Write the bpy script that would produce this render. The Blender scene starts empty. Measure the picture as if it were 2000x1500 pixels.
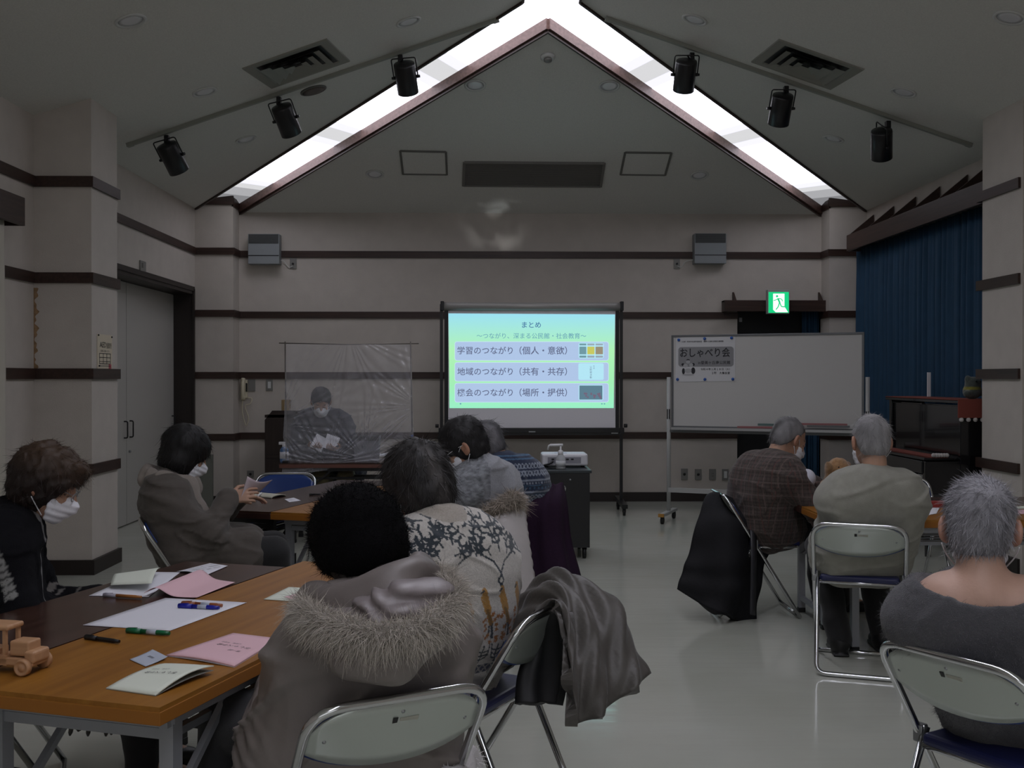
import bpy, bmesh, math, random
import numpy as np
from mathutils import Vector, Matrix, Euler

# ------------------------------------------------------------------ camera, world, exposure
S = bpy.context.scene
COL = S.collection
CAMH = 1.44
FPX = 2050.0                                   # focal length in pixels of the 2000x1500 frame
YAW = math.atan(43.0 / FPX)                    # camera looks a little to the right of the room axis
PITCH = -math.atan(11.0 / FPX)
cam_d = bpy.data.cameras.new('camera')
cam_d.sensor_width = 36.0
cam_d.lens = 36.0 * FPX / 2000.0
cam_d.clip_start = 0.05
cam_o = bpy.data.objects.new('camera', cam_d)
cam_o.location = (0, 0, CAMH)
cam_o.rotation_euler = (math.pi / 2 + PITCH, 0, -YAW)
COL.objects.link(cam_o)
S.camera = cam_o
wd = bpy.data.worlds.new('world')
S.world = wd
wd.use_nodes = True
wd.node_tree.nodes['Background'].inputs[0].default_value = (0.6, 0.7, 0.8, 1)
wd.node_tree.nodes['Background'].inputs[1].default_value = 0.0
S.view_settings.view_transform = 'Standard'
S.view_settings.look = 'None'
S.view_settings.gamma = 1.0
S.view_settings.use_curve_mapping = False
S.view_settings.exposure = 0.0
PANEL = 3.7
RIDGE = 8.6
FRONT_FILL_POWER = 26.0

RC = Euler((math.pi / 2 + PITCH, 0, -YAW)).to_matrix()
def ray(px, py):
    return RC @ Vector(((px - 1000) / FPX, (750 - py) / FPX, -1.0))
C0 = Vector((0, 0, CAMH))
def at(px, py, Y):
    """point seen at a pixel, at distance Y into the room"""
    d = ray(px, py); return C0 + d * (Y / d.y)
def onz(px, py, z):
    """point seen at a pixel, lying at height z"""
    d = ray(px, py); return C0 + d * ((z - CAMH) / d.z)
def onplane(px, py, p0, n):
    d = ray(px, py); p0 = Vector(p0); n = Vector(n)
    return C0 + d * ((p0 - C0).dot(n) / d.dot(n))
def onx(px, py, x):
    d = ray(px, py); return C0 + d * (x / d.x)

# ------------------------------------------------------------------ materials
def new_mat(name):
    m = bpy.data.materials.new(name); m.use_nodes = True
    return m, m.node_tree.nodes, m.node_tree.links, m.node_tree.nodes['Principled BSDF']
def srgb(r, g, b):
    f = lambda c: (c / 255 / 12.92) if c / 255 <= 0.04045 else ((c / 255 + 0.055) / 1.055) ** 2.4
    return (f(r), f(g), f(b))
def mat(name, color, rough=0.6, metal=0.0, bump=0.0, scale=40.0, attr=False, var=0.0, sheen=0.0, spec=0.5, coat=0.0, vscale=None, stretch=None):
    m, N, L, B = new_mat(name)
    B.inputs['Base Color'].default_value = (*color, 1)
    B.inputs['Roughness'].default_value = rough
    B.inputs['Metallic'].default_value = metal
    B.inputs['Specular IOR Level'].default_value = spec
    if sheen: B.inputs['Sheen Weight'].default_value = sheen
    if coat: B.inputs['Coat Weight'].default_value = coat
    tc = N.new('ShaderNodeTexCoord')
    src = None
    if attr:
        a = N.new('ShaderNodeAttribute'); a.attribute_name = 'Col'
        src = a.outputs['Color']
    vec = tc.outputs['Object']
    if stretch:
        mp = N.new('ShaderNodeMapping'); mp.inputs['Scale'].default_value = stretch
        L.new(vec, mp.inputs[0]); vec = mp.outputs[0]
    if var > 0:
        nz = N.new('ShaderNodeTexNoise'); nz.inputs['Scale'].default_value = vscale or scale * 0.3
        nz.inputs['Detail'].default_value = 4
        L.new(vec, nz.inputs['Vector'])
        mr = N.new('ShaderNodeMapRange')
        mr.inputs[1].default_value = 0.25; mr.inputs[2].default_value = 0.75
        mr.inputs[3].default_value = 1 - var; mr.inputs[4].default_value = 1 + var
        L.new(nz.outputs[0], mr.inputs[0])
        vm = N.new('ShaderNodeVectorMath'); vm.operation = 'SCALE'
        if src is not None: L.new(src, vm.inputs[0])
        else: vm.inputs[0].default_value = color
        L.new(mr.outputs[0], vm.inputs['Scale'])
        src = vm.outputs[0]
    if src is not None: L.new(src, B.inputs['Base Color'])
    if bump > 0:
        n2 = N.new('ShaderNodeTexNoise'); n2.inputs['Scale'].default_value = scale
        n2.inputs['Detail'].default_value = 3
        L.new(vec, n2.inputs['Vector'])
        bp = N.new('ShaderNodeBump'); bp.inputs['Strength'].default_value = bump
        bp.inputs['Distance'].default_value = 0.004
        L.new(n2.outputs[0], bp.inputs['Height'])
        L.new(bp.outputs[0], B.inputs['Normal'])
    return m
def emit(name, color, strength):
    m, N, L, B = new_mat(name)
    B.inputs['Base Color'].default_value = (*[min(c, 1) * 0.2 for c in color], 1)
    B.inputs['Emission Color'].default_value = (*color, 1)
    B.inputs['Emission Strength'].default_value = strength
    B.inputs['Roughness'].default_value = 0.9
    B.inputs['Specular IOR Level'].default_value = 0.1
    return m
def wood(name, c1, c2, axis=1, rough=0.35, scale=3.0, coat=0.0):
    m, N, L, B = new_mat(name)
    tc = N.new('ShaderNodeTexCoord'); mp = N.new('ShaderNodeMapping')
    s = [scale * 14] * 3; s[axis] = scale * 0.7
    mp.inputs['Scale'].default_value = s
    nz = N.new('ShaderNodeTexNoise'); nz.inputs['Scale'].default_value = 1.0; nz.inputs['Detail'].default_value = 6
    cr = N.new('ShaderNodeValToRGB')
    cr.color_ramp.elements[0].position = 0.32; cr.color_ramp.elements[1].position = 0.68
    cr.color_ramp.elements[0].color = (*c1, 1); cr.color_ramp.elements[1].color = (*c2, 1)
    L.new(tc.outputs['Object'], mp.inputs[0]); L.new(mp.outputs[0], nz.inputs['Vector'])
    L.new(nz.outputs[0], cr.inputs[0]); L.new(cr.outputs[0], B.inputs['Base Color'])
    B.inputs['Roughness'].default_value = rough
    if coat: B.inputs['Coat Weight'].default_value = coat
    return m

# ------------------------------------------------------------------ mesh helpers
def mesh_np(name, verts, faces_list, smooth=True, col=None):
    """verts (n,3); faces_list = list of (m,k) int arrays"""
    me = bpy.data.meshes.new(name)
    verts = np.ascontiguousarray(verts, dtype=np.float32)
    me.vertices.add(len(verts)); me.vertices.foreach_set('co', verts.ravel())
    fl = [np.asarray(f, dtype=np.int32) for f in faces_list if len(f)]
    loops = np.concatenate([f.ravel() for f in fl])
    tot = np.concatenate([np.full(len(f), f.shape[1], np.int32) for f in fl])
    start = np.concatenate([[0], np.cumsum(tot)[:-1]]).astype(np.int32)
    me.loops.add(len(loops)); me.loops.foreach_set('vertex_index', loops)
    me.polygons.add(len(tot)); me.polygons.foreach_set('loop_start', start)
    me.update(calc_edges=True)
    if smooth: me.polygons.foreach_set('use_smooth', np.ones(len(tot), dtype=bool))
    if col is not None:
        a = me.attributes.new('Col', 'FLOAT_COLOR', 'POINT')
        c = np.ones((len(verts), 4), np.float32); c[:, :3] = col
        a.data.foreach_set('color', c.ravel())
    return me
def link(name, me, m, parent=None):
    o = bpy.data.objects.new(name, me)
    if m is not None: me.materials.append(m)
    COL.objects.link(o)
    if parent is not None: o.parent = parent
    return o
def tag(o, label=None, cat=None, group=None, kind=None):
    if label: o['label'] = label
    if cat: o['category'] = cat
    if group: o['group'] = group
    if kind: o['kind'] = kind
    return o
def empty(name, loc, rotz=0.0, label=None, cat=None, group=None):
    o = bpy.data.objects.new(name, None); COL.objects.link(o)
    o.empty_display_size = 0.1
    o.location = loc; o.rotation_euler = (0, 0, rotz)
    return tag(o, label, cat, group)
def dup(root, loc, rotz, label=None, group=None):
    r = root.copy(); COL.objects.link(r); r.location = loc; r.rotation_euler = (0, 0, rotz)
    if label: r['label'] = label
    if group: r['group'] = group
    for ch in list(root.children):
        c = ch.copy(); COL.objects.link(c); c.parent = r
        for g in ch.children:
            d = g.copy(); COL.objects.link(d); d.parent = c
    return r
def smooth_path(pts, n=6):
    """Catmull-Rom through points"""
    P = [np.array(p, float) for p in pts]
    if len(P) < 3: return P
    out = []
    for i in range(len(P) - 1):
        p0 = P[i - 1] if i else 2 * P[0] - P[1]
        p1, p2 = P[i], P[i + 1]
        p3 = P[i + 2] if i + 2 < len(P) else 2 * P[-1] - P[-2]
        for k in range(n):
            t = k / n
            out.append(0.5 * ((2 * p1) + (-p0 + p2) * t + (2 * p0 - 5 * p1 + 4 * p2 - p3) * t * t + (-p0 + 3 * p1 - 3 * p2 + p3) * t ** 3))
    out.append(P[-1]); return out
def fillet(pts, r, n=5, closed=False):
    P = [np.array(p, float) for p in pts]; out = []
    m = len(P)
    for i in range(m):
        if not closed and i in (0, m - 1): out.append(P[i]); continue
        a, b, c = P[i - 1], P[i], P[(i + 1) % m]
        u = a - b; v = c - b
        lu, lv = np.linalg.norm(u), np.linalg.norm(v)
        rr = min(r, lu * 0.49, lv * 0.49)
        s = b + u / lu * rr; e = b + v / lv * rr
        for k in range(n + 1):
            t = k / n
            out.append((1 - t) ** 2 * s + 2 * t * (1 - t) * b + t * t * e)
    return out
class MB:
    def __init__(self): self.v = []; self.f = []; self.sm = []
    def add(self, vs, fs, smooth=False):
        o = len(self.v); self.v += [tuple(p) for p in vs]
        self.f += [tuple(i + o for i in f) for f in fs]; self.sm += [smooth] * len(fs); return self
    def box(self, c, s, R=None, bev=0.0):
        if bev > 0:
            bm = bmesh.new(); bmesh.ops.create_cube(bm, size=1.0)
            for v in bm.verts: v.co = Vector((v.co.x * s[0], v.co.y * s[1], v.co.z * s[2]))
            bmesh.ops.bevel(bm, geom=list(bm.edges), offset=bev, segments=3, profile=0.5, affect='EDGES')
            bm.verts.index_update()
            vs = [Vector(v.co) for v in bm.verts]; fs = [[q.index for q in f.verts] for f in bm.faces]; bm.free()
        else:
            vs = [Vector((x * s[0] / 2, y * s[1] / 2, z * s[2] / 2)) for x in (-1, 1) for y in (-1, 1) for z in (-1, 1)]
            fs = [(0, 1, 3, 2), (4, 6, 7, 5), (0, 4, 5, 1), (2, 3, 7, 6), (0, 2, 6, 4), (1, 5, 7, 3)]
        c = Vector(c)
        if R is not None: vs = [R @ v for v in vs]
        return self.add([v + c for v in vs], fs, False)
    def tube(self, pts, r, n=8, closed=False, caps=True, sq=False):
        P = [np.array(p, float) for p in pts]; m = len(P)
        rs = [r] * m if not hasattr(r, '__len__') else list(r)
        T = []
        for i in range(m):
            a = P[i - 1] if (i or closed) else P[0]; b = P[(i + 1) % m] if (i < m - 1 or closed) else P[-1]
            t = b - a; T.append(t / (np.linalg.norm(t) + 1e-12))
        up = np.array((0, 0, 1.0)) if abs(T[0][2]) < 0.9 else np.array((1.0, 0, 0))
        u = np.cross(T[0], up); u /= np.linalg.norm(u)
        vs = []; ph = math.pi / 4 if sq else 0
        for i in range(m):
            u = u - T[i] * np.dot(u, T[i]); u /= np.linalg.norm(u); w = np.cross(T[i], u)
            for k in range(n):
                a = 2 * math.pi * k / n + ph
                vs.append(P[i] + rs[i] * (math.cos(a) * u + math.sin(a) * w))
        fs = []
        for i in range(m if closed else m - 1):
            j = (i + 1) % m
            for k in range(n):
                q = (k + 1) % n; fs.append((i * n + k, j * n + k, j * n + q, i * n + q))
        self.add(vs, fs, not sq)
        if caps and not closed:
            o = len(self.v) - m * n
            self.f += [tuple(o + k for k in range(n)), tuple(o + (m - 1) * n + k for k in reversed(range(n)))]; self.sm += [False, False]
        return self
    def bar(self, a, b, w): return self.tube([a, b], w * 0.7071, 4, sq=True)
    def lathe(self, prof, c=(0, 0, 0), n=20, R=None):
        c = Vector(c); vs = []; fs = []
        for (r, z) in prof:
            for k in range(n):
                a = 2 * math.pi * k / n; p = Vector((r * math.cos(a), r * math.sin(a), z))
                if R is not None: p = R @ p
                vs.append(p + c)
        for i in range(len(prof) - 1):
            for k in range(n):
                q = (k + 1) % n; fs.append((i * n + k, i * n + q, (i + 1) * n + q, (i + 1) * n + k))
        self.add(vs, fs, True)
        o = len(self.v) - len(vs)
        if prof[0][0] > 1e-5: self.f.append(tuple(o + k for k in reversed(range(n)))); self.sm.append(False)
        if prof[-1][0] > 1e-5: self.f.append(tuple(o + (len(prof) - 1) * n + k for k in range(n))); self.sm.append(False)
        return self
    def ball(self, c, r, n=12):
        r = r if hasattr(r, '__len__') else (r, r, r)
        pr = [(math.sin(math.pi * i / n), -math.cos(math.pi * i / n)) for i in range(n + 1)]
        pr[0] = (0, -1); pr[-1] = (0, 1)
        o = len(self.v); self.lathe(pr, (0, 0, 0), n * 2)
        for i in range(o, len(self.v)):
            p = self.v[i]; self.v[i] = (p[0] * r[0] + c[0], p[1] * r[1] + c[1], p[2] * r[2] + c[2])
        return self
    def prism(self, poly, d):
        """planar polygon (3d pts) extruded by vector d"""
        n = len(poly); d = Vector(d); P = [Vector(p) for p in poly]
        vs = P + [p + d for p in P]
        fs = [tuple(range(n)), tuple(reversed(range(n, 2 * n)))] + [(i, i + n, (i + 1) % n + n, (i + 1) % n) for i in range(n)]
        return self.add(vs, fs)
    def grid(self, G, thick=0.0, smooth=True):
        """G: rows x cols of points; optional thickness along the averaged normals"""
        G = np.array(G, float); r, c = G.shape[:2]
        du = np.gradient(G, axis=1); dv = np.gradient(G, axis=0)
        nn = np.cross(du, dv); nn /= (np.linalg.norm(nn, axis=2, keepdims=True) + 1e-12)
        top = G.reshape(-1, 3)
        idx = np.arange(r * c).reshape(r, c)
        q = np.stack([idx[:-1, :-1], idx[:-1, 1:], idx[1:, 1:], idx[1:, :-1]], -1).reshape(-1, 4)
        self.add(top, [tuple(a) for a in q], smooth)
        if thick:
            o = len(self.v) - r * c
            bot = (G - nn * thick).reshape(-1, 3)
            self.add(bot, [tuple(a[::-1]) for a in q], smooth)
            o2 = o + r * c
            ring = list(idx[0, :]) + list(idx[1:, -1]) + list(idx[-1, -2::-1]) + list(idx[-2:0:-1, 0])
            for i in range(len(ring)):
                a, b = ring[i], ring[(i + 1) % len(ring)]
                self.f.append((o + a, o2 + a, o2 + b, o + b)); self.sm.append(False)
        return self
    def build(self, name, m, parent=None, fix=True):
        me = bpy.data.meshes.new(name)
        me.from_pydata(self.v, [], self.f)
        me.polygons.foreach_set('use_smooth', self.sm)
        if fix:
            bm = bmesh.new(); bm.from_mesh(me)
            bmesh.ops.recalc_face_normals(bm, faces=bm.faces); bm.to_mesh(me); bm.free()
        me.update()
        return link(name, me, m, parent)
def rotm(ax, ang): return Matrix.Rotation(ang, 3, ax)

# ---- text: meshes of the built-in font, laid on a plane given by origin, x direction and y direction
def text_mesh(lines, name, m, origin, xd, yd, parent=None, extrude=0.0006, bold=0.0):
    """lines: (text, x centre, y centre, width, [height stretch]) - each line is scaled to its width"""
    xd = Vector(xd).normalized(); yd = Vector(yd).normalized(); nd = xd.cross(yd)
    M = Matrix((xd, yd, nd)).transposed()
    V = []; F = []
    for ln in lines:
        t, x, y, wdt = ln[:4]; hs = ln[4] if len(ln) > 4 else 1.0
        cu = bpy.data.curves.new('t', 'FONT'); cu.body = t; cu.size = 1.0
        cu.resolution_u = 2; cu.offset = bold
        ob = bpy.data.objects.new('t', cu); COL.objects.link(ob)
        dg = bpy.context.evaluated_depsgraph_get()
        me = bpy.data.meshes.new_from_object(ob.evaluated_get(dg))
        co = np.array([v.co[:] for v in me.vertices])
        lo, hi = co.min(0), co.max(0); k = wdt / (hi[0] - lo[0]); c = (lo + hi) / 2
        o = len(V)
        for q in co: V.append(Vector(origin) + M @ Vector(((q[0] - c[0]) * k + x, (q[1] - c[1]) * k * hs + y, extrude)))
        for p in me.polygons: F.append(tuple(i + o for i in p.vertices))
        bpy.data.objects.remove(ob); bpy.data.curves.remove(cu); bpy.data.meshes.remove(me)
    me = bpy.data.meshes.new(name); me.from_pydata([tuple(v) for v in V], [], F); me.update()
    return link(name, me, m, parent)

# ------------------------------------------------------------------ implicit surfaces (bodies, clothes, plush, hair)
def vnoise(P, s, seed=0):
    """cheap smooth pseudo-noise in about -1..1 of points (...,3)"""
    r = np.random.RandomState(seed); out = 0
    for i in range(5):
        d = r.normal(size=3); d /= np.linalg.norm(d); f = s * (0.7 + 0.8 * r.rand())
        out = out + np.sin((P @ d) * f + r.rand() * 6.28 + 1.3 * np.sin((P @ r.normal(size=3)) * f * 0.45))
    return out / 3.0
class Sdf:
    def __init__(self): self.p = []
    def cap(self, a, b, ra, rb=None, k=0.02, op='u'):
        a = np.array(a, float); b = np.array(b, float); rb = ra if rb is None else rb; m = max(ra, rb)
        ab = b - a; L2 = float(ab @ ab) + 1e-9
        def f(P):
            q = P - a; t = np.clip((q @ ab) / L2, 0, 1)
            return np.linalg.norm(q - t[..., None] * ab, axis=-1) - (ra + (rb - ra) * t)
        self.p.append((f, np.minimum(a, b) - m, np.maximum(a, b) + m, k, op)); return self
    def path(self, pts, rs, k=0.02, op='u'):
        rs = [rs] * len(pts) if not hasattr(rs, '__len__') else rs
        for i in range(len(pts) - 1): self.cap(pts[i], pts[i + 1], rs[i], rs[i + 1], k, op)
        return self
    def ell(self, c, r, R=None, k=0.02, op='u'):
        c = np.array(c, float); r = np.array(r, float) * np.ones(3)
        R = np.eye(3) if R is None else np.array(R)
        ext = np.abs(R) @ r
        def f(P):
            q = (P - c) @ R
            k0 = np.linalg.norm(q / r, axis=-1); k1 = np.linalg.norm(q / (r * r), axis=-1) + 1e-9
            return k0 * (k0 - 1) / k1
        self.p.append((f, c - ext, c + ext, k, op)); return self
    def box(self, c, h, rad, R=None, k=0.01, op='u'):
        c = np.array(c, float); h = np.array(h, float); R = np.eye(3) if R is None else np.array(R)
        ext = np.abs(R) @ h
        def f(P):
            q = np.abs((P - c) @ R) - (h - rad)
            return np.linalg.norm(np.maximum(q, 0), axis=-1) + np.minimum(q.max(-1), 0) - rad
        self.p.append((f, c - ext, c + ext, k, op)); return self
    def plane(self, p, n, k=0.005, op='s'):
        p = np.array(p, float); n = np.array(n, float); n /= np.linalg.norm(n)
        self.p.append((lambda P: (P - p) @ n, None, None, k, op)); return self   # op 's' removes the side opposite the normal
    def mesh(self, vox, disp=None, extra=0.0):
        add = [q for q in self.p if q[4] == 'u']
        lo = np.min([q[1] for q in add], 0) - 3 * vox - extra; hi = np.max([q[2] for q in add], 0) + 3 * vox + extra
        n = np.ceil((hi - lo) / vox).astype(int) + 1
        ax = [lo[i] + vox * np.arange(n[i]) for i in range(3)]
        D = np.full(n, 0.15, np.float32)
        for (f, l, h, k, op) in self.p:
            mg = max(k, 0.0) + 2 * vox + extra
            if l is None: i0 = np.zeros(3, int); i1 = n
            else:
                i0 = np.clip(np.floor((l - mg - lo) / vox).astype(int), 0, n); i1 = np.clip(np.ceil((h + mg - lo) / vox).astype(int) + 1, 0, n)
            if (i1 <= i0).any(): continue
            sl = tuple(slice(i0[i], i1[i]) for i in range(3))
            P = np.stack(np.meshgrid(*[ax[i][sl[i]] for i in range(3)], indexing='ij'), -1)
            d = f(P); o = D[sl]
            if op == 'u':
                hh = np.maximum(k - np.abs(d - o), 0) / k if k > 0 else 0
                D[sl] = np.minimum(d, o) - hh * hh * k * 0.25
            else:
                d = -d
                hh = np.maximum(k - np.abs(d - o), 0) / k if k > 0 else 0
                D[sl] = np.maximum(d, o) + hh * hh * k * 0.25
        if disp is not None:
            near = np.abs(D) < 0.06
            ix = np.argwhere(near)
            P = lo + vox * ix
            D[near] += disp(P)
        return nets(D, lo, vox)
def nets(D, lo, vox):
    Sg = D < 0
    c = np.zeros(tuple(s - 1 for s in D.shape), np.int8)
    offs = [(i, j, k) for i in (0, 1) for j in (0, 1) for k in (0, 1)]
    nx, ny, nz = c.shape
    for (i, j, k) in offs: c += Sg[i:i + nx, j:j + ny, k:k + nz]
    act = (c > 0) & (c < 8)
    idx = np.argwhere(act); ids = np.full(c.shape, -1, np.int32); ids[act] = np.arange(len(idx))
    vals = {o: D[idx[:, 0] + o[0], idx[:, 1] + o[1], idx[:, 2] + o[2]] for o in offs}
    acc = np.zeros((len(idx), 3)); cnt = np.zeros(len(idx))
    for o in offs:
        for a in range(3):
            if o[a]: continue
            o2 = list(o); o2[a] = 1; o2 = tuple(o2)
            v0, v1 = vals[o], vals[o2]; m = (v0 < 0) != (v1 < 0)
            t = v0[m] / (v0[m] - v1[m])
            p = np.tile(np.array(o, float), (m.sum(), 1)); p[:, a] = t
            acc[m] += p; cnt[m] += 1
    V = lo + vox * (idx + acc / np.maximum(cnt, 1)[:, None])
    Q = []
    for a in range(3):
        b, d = (a + 1) % 3, (a + 2) % 3
        s0 = [slice(None)] * 3; s1 = [slice(None)] * 3
        s0[a] = slice(0, -1); s1[a] = slice(1, None)
        e = Sg[tuple(s0)] != Sg[tuple(s1)]
        E = np.argwhere(e)
        E = E[(E[:, b] > 0) & (E[:, d] > 0) & (E[:, b] < D.shape[b] - 1) & (E[:, d] < D.shape[d] - 1)]
        if not len(E): continue
        def g(db, dd):
            q = E.copy(); q[:, b] -= db; q[:, d] -= dd; return ids[q[:, 0], q[:, 1], q[:, 2]]
        q = np.stack([g(1, 1), g(0, 1), g(0, 0), g(1, 0)], -1)
        ins = Sg[E[:, 0], E[:, 1], E[:, 2]]
        q[~ins] = q[~ins][:, ::-1]
        Q.append(q)
    Q = np.concatenate(Q); Q = Q[(Q >= 0).all(1)]
    return V, Q
def vnormals(V, Q):
    n = np.cross(V[Q[:, 2]] - V[Q[:, 0]], V[Q[:, 3]] - V[Q[:, 1]])
    N = np.zeros_like(V)
    for i in range(4): np.add.at(N, Q[:, i], n)
    return N / (np.linalg.norm(N, axis=1, keepdims=True) + 1e-12)
def strands(P, N, length, width, dirs, seed=0, droop=0.0, segs=3, curl=0.0):
    """thin tapering ribbons rooted at P; dirs = growth direction per strand. Returns verts, quads, root index"""
    r = np.random.RandomState(seed); n = len(P)
    L = length * (0.55 + 0.9 * r.rand(n)) if np.isscalar(length) else length
    d = dirs + 0.25 * r.normal(size=(n, 3)); d /= np.linalg.norm(d, axis=1, keepdims=True)
    side = np.cross(d, r.normal(size=(n, 3))); side /= np.linalg.norm(side, axis=1, keepdims=True)
    bend = r.normal(size=(n, 3)) * curl
    vs = []
    for s in range(segs + 1):
        t = s / segs
        c = P + d * (L * t)[:, None] + bend * (L * t * t)[:, None]
        c[:, 2] -= droop * (L * t * t)
        w = width * (1 - 0.85 * t)
        vs += [c - side * w, c + side * w]
    V = np.stack(vs, 1).reshape(-1, 3); m = 2 * (segs + 1)
    b = (np.arange(n) * m)[:, None]
    F = np.concatenate([np.concatenate([b + 2 * s, b + 2 * s + 1, b + 2 * s + 3, b + 2 * s + 2], 1) for s in range(segs)])
    return V, F, np.repeat(np.arange(n), m)
# ------------------------------------------------------------------ room: dimensions
XL, XR, YB, YF = -3.34, 4.32, 12.25, -4.0
XM = (XL + XR) / 2
EAVE, SLOPE = 3.365, 0.30
CXL, CXR, CY = -2.91, 3.89, 11.96          # corner columns
PXL, PXR, PY0, PY1 = -2.92, 3.90, 7.76, 8.29   # wall pillars
RW = 0.235                                  # half width of the ridge light trough
zl = lambda x: EAVE + SLOPE * (x - XL)
zr = lambda x: EAVE + SLOPE * (XR - x)
zb = lambda y: EAVE + SLOPE * (YB - y)
YO = CY - (XM - RW - XL)                    # where the hip troughs open into the ridge trough
ZO = zl(XM - RW)
YI = YB - (XM - CXL); ZI = zb(YI)

M_wall = mat('wall_plaster', (0.535, 0.49, 0.44), 0.9, bump=0.35, scale=120, var=0.05, vscale=6)
M_ceil = mat('ceiling_board', (0.70, 0.70, 0.655), 0.95, bump=0.25, scale=160, var=0.07, vscale=90)
M_trim = wood('dark_stained_wood', (0.026, 0.013, 0.009), (0.050, 0.025, 0.018), axis=1, rough=0.45)
M_trimx = wood('dark_stained_wood_across', (0.026, 0.013, 0.009), (0.050, 0.025, 0.018), axis=0, rough=0.45)
M_board = wood('reddish_wood', (0.085, 0.045, 0.036), (0.15, 0.085, 0.07), axis=0, rough=0.5)
M_base = mat('brown_baseboard', (0.018, 0.012, 0.010), 0.45)
M_black = mat('black', (0.006, 0.006, 0.007), 0.5)
M_blackm = mat('black_metal', (0.008, 0.008, 0.009), 0.35)
M_white = mat('white_paint', (0.80, 0.80, 0.82), 0.6)
M_grille = mat('grey_grille', (0.17, 0.165, 0.15), 0.6)
M_frame = mat('grey_frame', (0.14, 0.14, 0.125), 0.6)
M_plate = mat('steel_plate', (0.24, 0.235, 0.22), 0.45, 0.3)
M_door = mat('cream_door', (0.47, 0.455, 0.42), 0.35, bump=0.05, scale=30)
M_chrome = mat('chrome', (0.62, 0.63, 0.64), 0.16, 1.0)
M_steel = mat('grey_steel', (0.33, 0.34, 0.35), 0.35, 0.8)

# floor: polished vinyl tiles
M_floor, N, L, B = new_mat('polished_floor')
tc = N.new('ShaderNodeTexCoord')
nz = N.new('ShaderNodeTexNoise'); nz.inputs['Scale'].default_value = 1.3; nz.inputs['Detail'].default_value = 5
L.new(tc.outputs['Object'], nz.inputs['Vector'])
cr = N.new('ShaderNodeValToRGB')
cr.color_ramp.elements[0].position = 0.3; cr.color_ramp.elements[1].position = 0.7
cr.color_ramp.elements[0].color = (0.44, 0.45, 0.39, 1); cr.color_ramp.elements[1].color = (0.50, 0.51, 0.455, 1)
L.new(nz.outputs[0], cr.inputs[0])
sp = N.new('ShaderNodeSeparateXYZ'); L.new(tc.outputs['Object'], sp.inputs[0])
def seam(out, period, off):
    a = N.new('ShaderNodeMath'); a.operation = 'ADD'; a.inputs[1].default_value = off; L.new(out, a.inputs[0])
    b = N.new('ShaderNodeMath'); b.operation = 'PINGPONG'; b.inputs[1].default_value = period / 2; L.new(a.outputs[0], b.inputs[0])
    c = N.new('ShaderNodeMath'); c.operation = 'LESS_THAN'; c.inputs[1].default_value = 0.004; L.new(b.outputs[0], c.inputs[0])
    return c.outputs[0]
mx = N.new('ShaderNodeMath'); mx.operation = 'MAXIMUM'
L.new(seam(sp.outputs[1], 9.0, 3.8), mx.inputs[1])
mixc = N.new('ShaderNodeMixRGB'); mixc.blend_type = 'MULTIPLY'; mixc.inputs[2].default_value = (0.93, 0.93, 0.92, 1)
L.new(mx.outputs[0], mixc.inputs[0]); L.new(cr.outputs[0], mixc.inputs[1]); L.new(mixc.outputs[0], B.inputs['Base Color'])
B.inputs['Roughness'].default_value = 0.10
B.inputs['Specular IOR Level'].default_value = 0.55
n2 = N.new('ShaderNodeTexNoise'); n2.inputs['Scale'].default_value = 5.0; n2.inputs['Detail'].default_value = 2
mp = N.new('ShaderNodeMapping'); mp.inputs['Scale'].default_value = (0.5, 3.0, 1.0)
L.new(tc.outputs['Object'], mp.inputs[0]); L.new(mp.outputs[0], n2.inputs['Vector'])
bp = N.new('ShaderNodeBump'); bp.inputs['Strength'].default_value = 0.06; bp.inputs['Distance'].default_value = 0.02
L.new(n2.outputs[0], bp.inputs['Height']); L.new(bp.outputs[0], B.inputs['Normal'])

def struct(mb, name, m, kind='structure', **k):
    o = mb.build(name, m, **k); o['kind'] = kind; return o

b = MB(); b.box(((XL + XR) / 2, (YF + YB) / 2, -0.05), (XR - XL + 0.8, YB - YF + 0.8, 0.1)); struct(b, 'floor', M_floor)

# walls ------------------------------------------------------------
DW0, DW1, DWH = 8.45, 11.90, 2.45           # left doorway
b = MB()
w = 0.12
b.box((XL - w / 2, (YF + DW0) / 2, 1.75), (w, DW0 - YF, 3.5))
b.box((XL - w / 2, (DW0 + DW1) / 2, (DWH + 3.5) / 2), (w, DW1 - DW0, 3.5 - DWH))
b.box((XL - w / 2, (DW1 + YB + 0.1) / 2, 1.75), (w, YB + 0.1 - DW1, 3.5))
b.box(((XL + PXL) / 2, (PY0 + PY1) / 2, 1.78), (PXL - XL, PY1 - PY0, 3.56))
b.box(((XL + CXL) / 2, (CY + YB) / 2, 1.725), (CXL - XL, YB - CY, 3.45))
struct(b, 'wall_left', M_wall)
b = MB()
b.box((XR + w / 2, (YF + YB) / 2, 1.75), (w, YB - YF, 3.5))
b.box(((XR + PXR) / 2, (PY0 + PY1) / 2 - 0.1, 1.78), (XR - PXR, PY1 - PY0 + 0.1, 3.56))
b.box(((XR + CXR) / 2, (CY + YB) / 2, 1.725), (XR - CXR, YB - CY, 3.45))
struct(b, 'wall_right', M_wall)
BD0, BD1, BDH = at(1440, 700, YB).x, at(1605, 700, YB).x, 2.28   # back doorway
b = MB()
b.box(((XL + BD0) / 2, YB + w / 2, 1.75), (BD0 - XL, w, 3.5))
b.box(((XR + BD1) / 2, YB + w / 2, 1.75), (XR - BD1, w, 3.5))
b.box(((BD0 + BD1) / 2, YB + w / 2, (BDH + 3.5) / 2), (BD1 - BD0, w, 3.5 - BDH))
struct(b, 'wall_back', M_wall)
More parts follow.
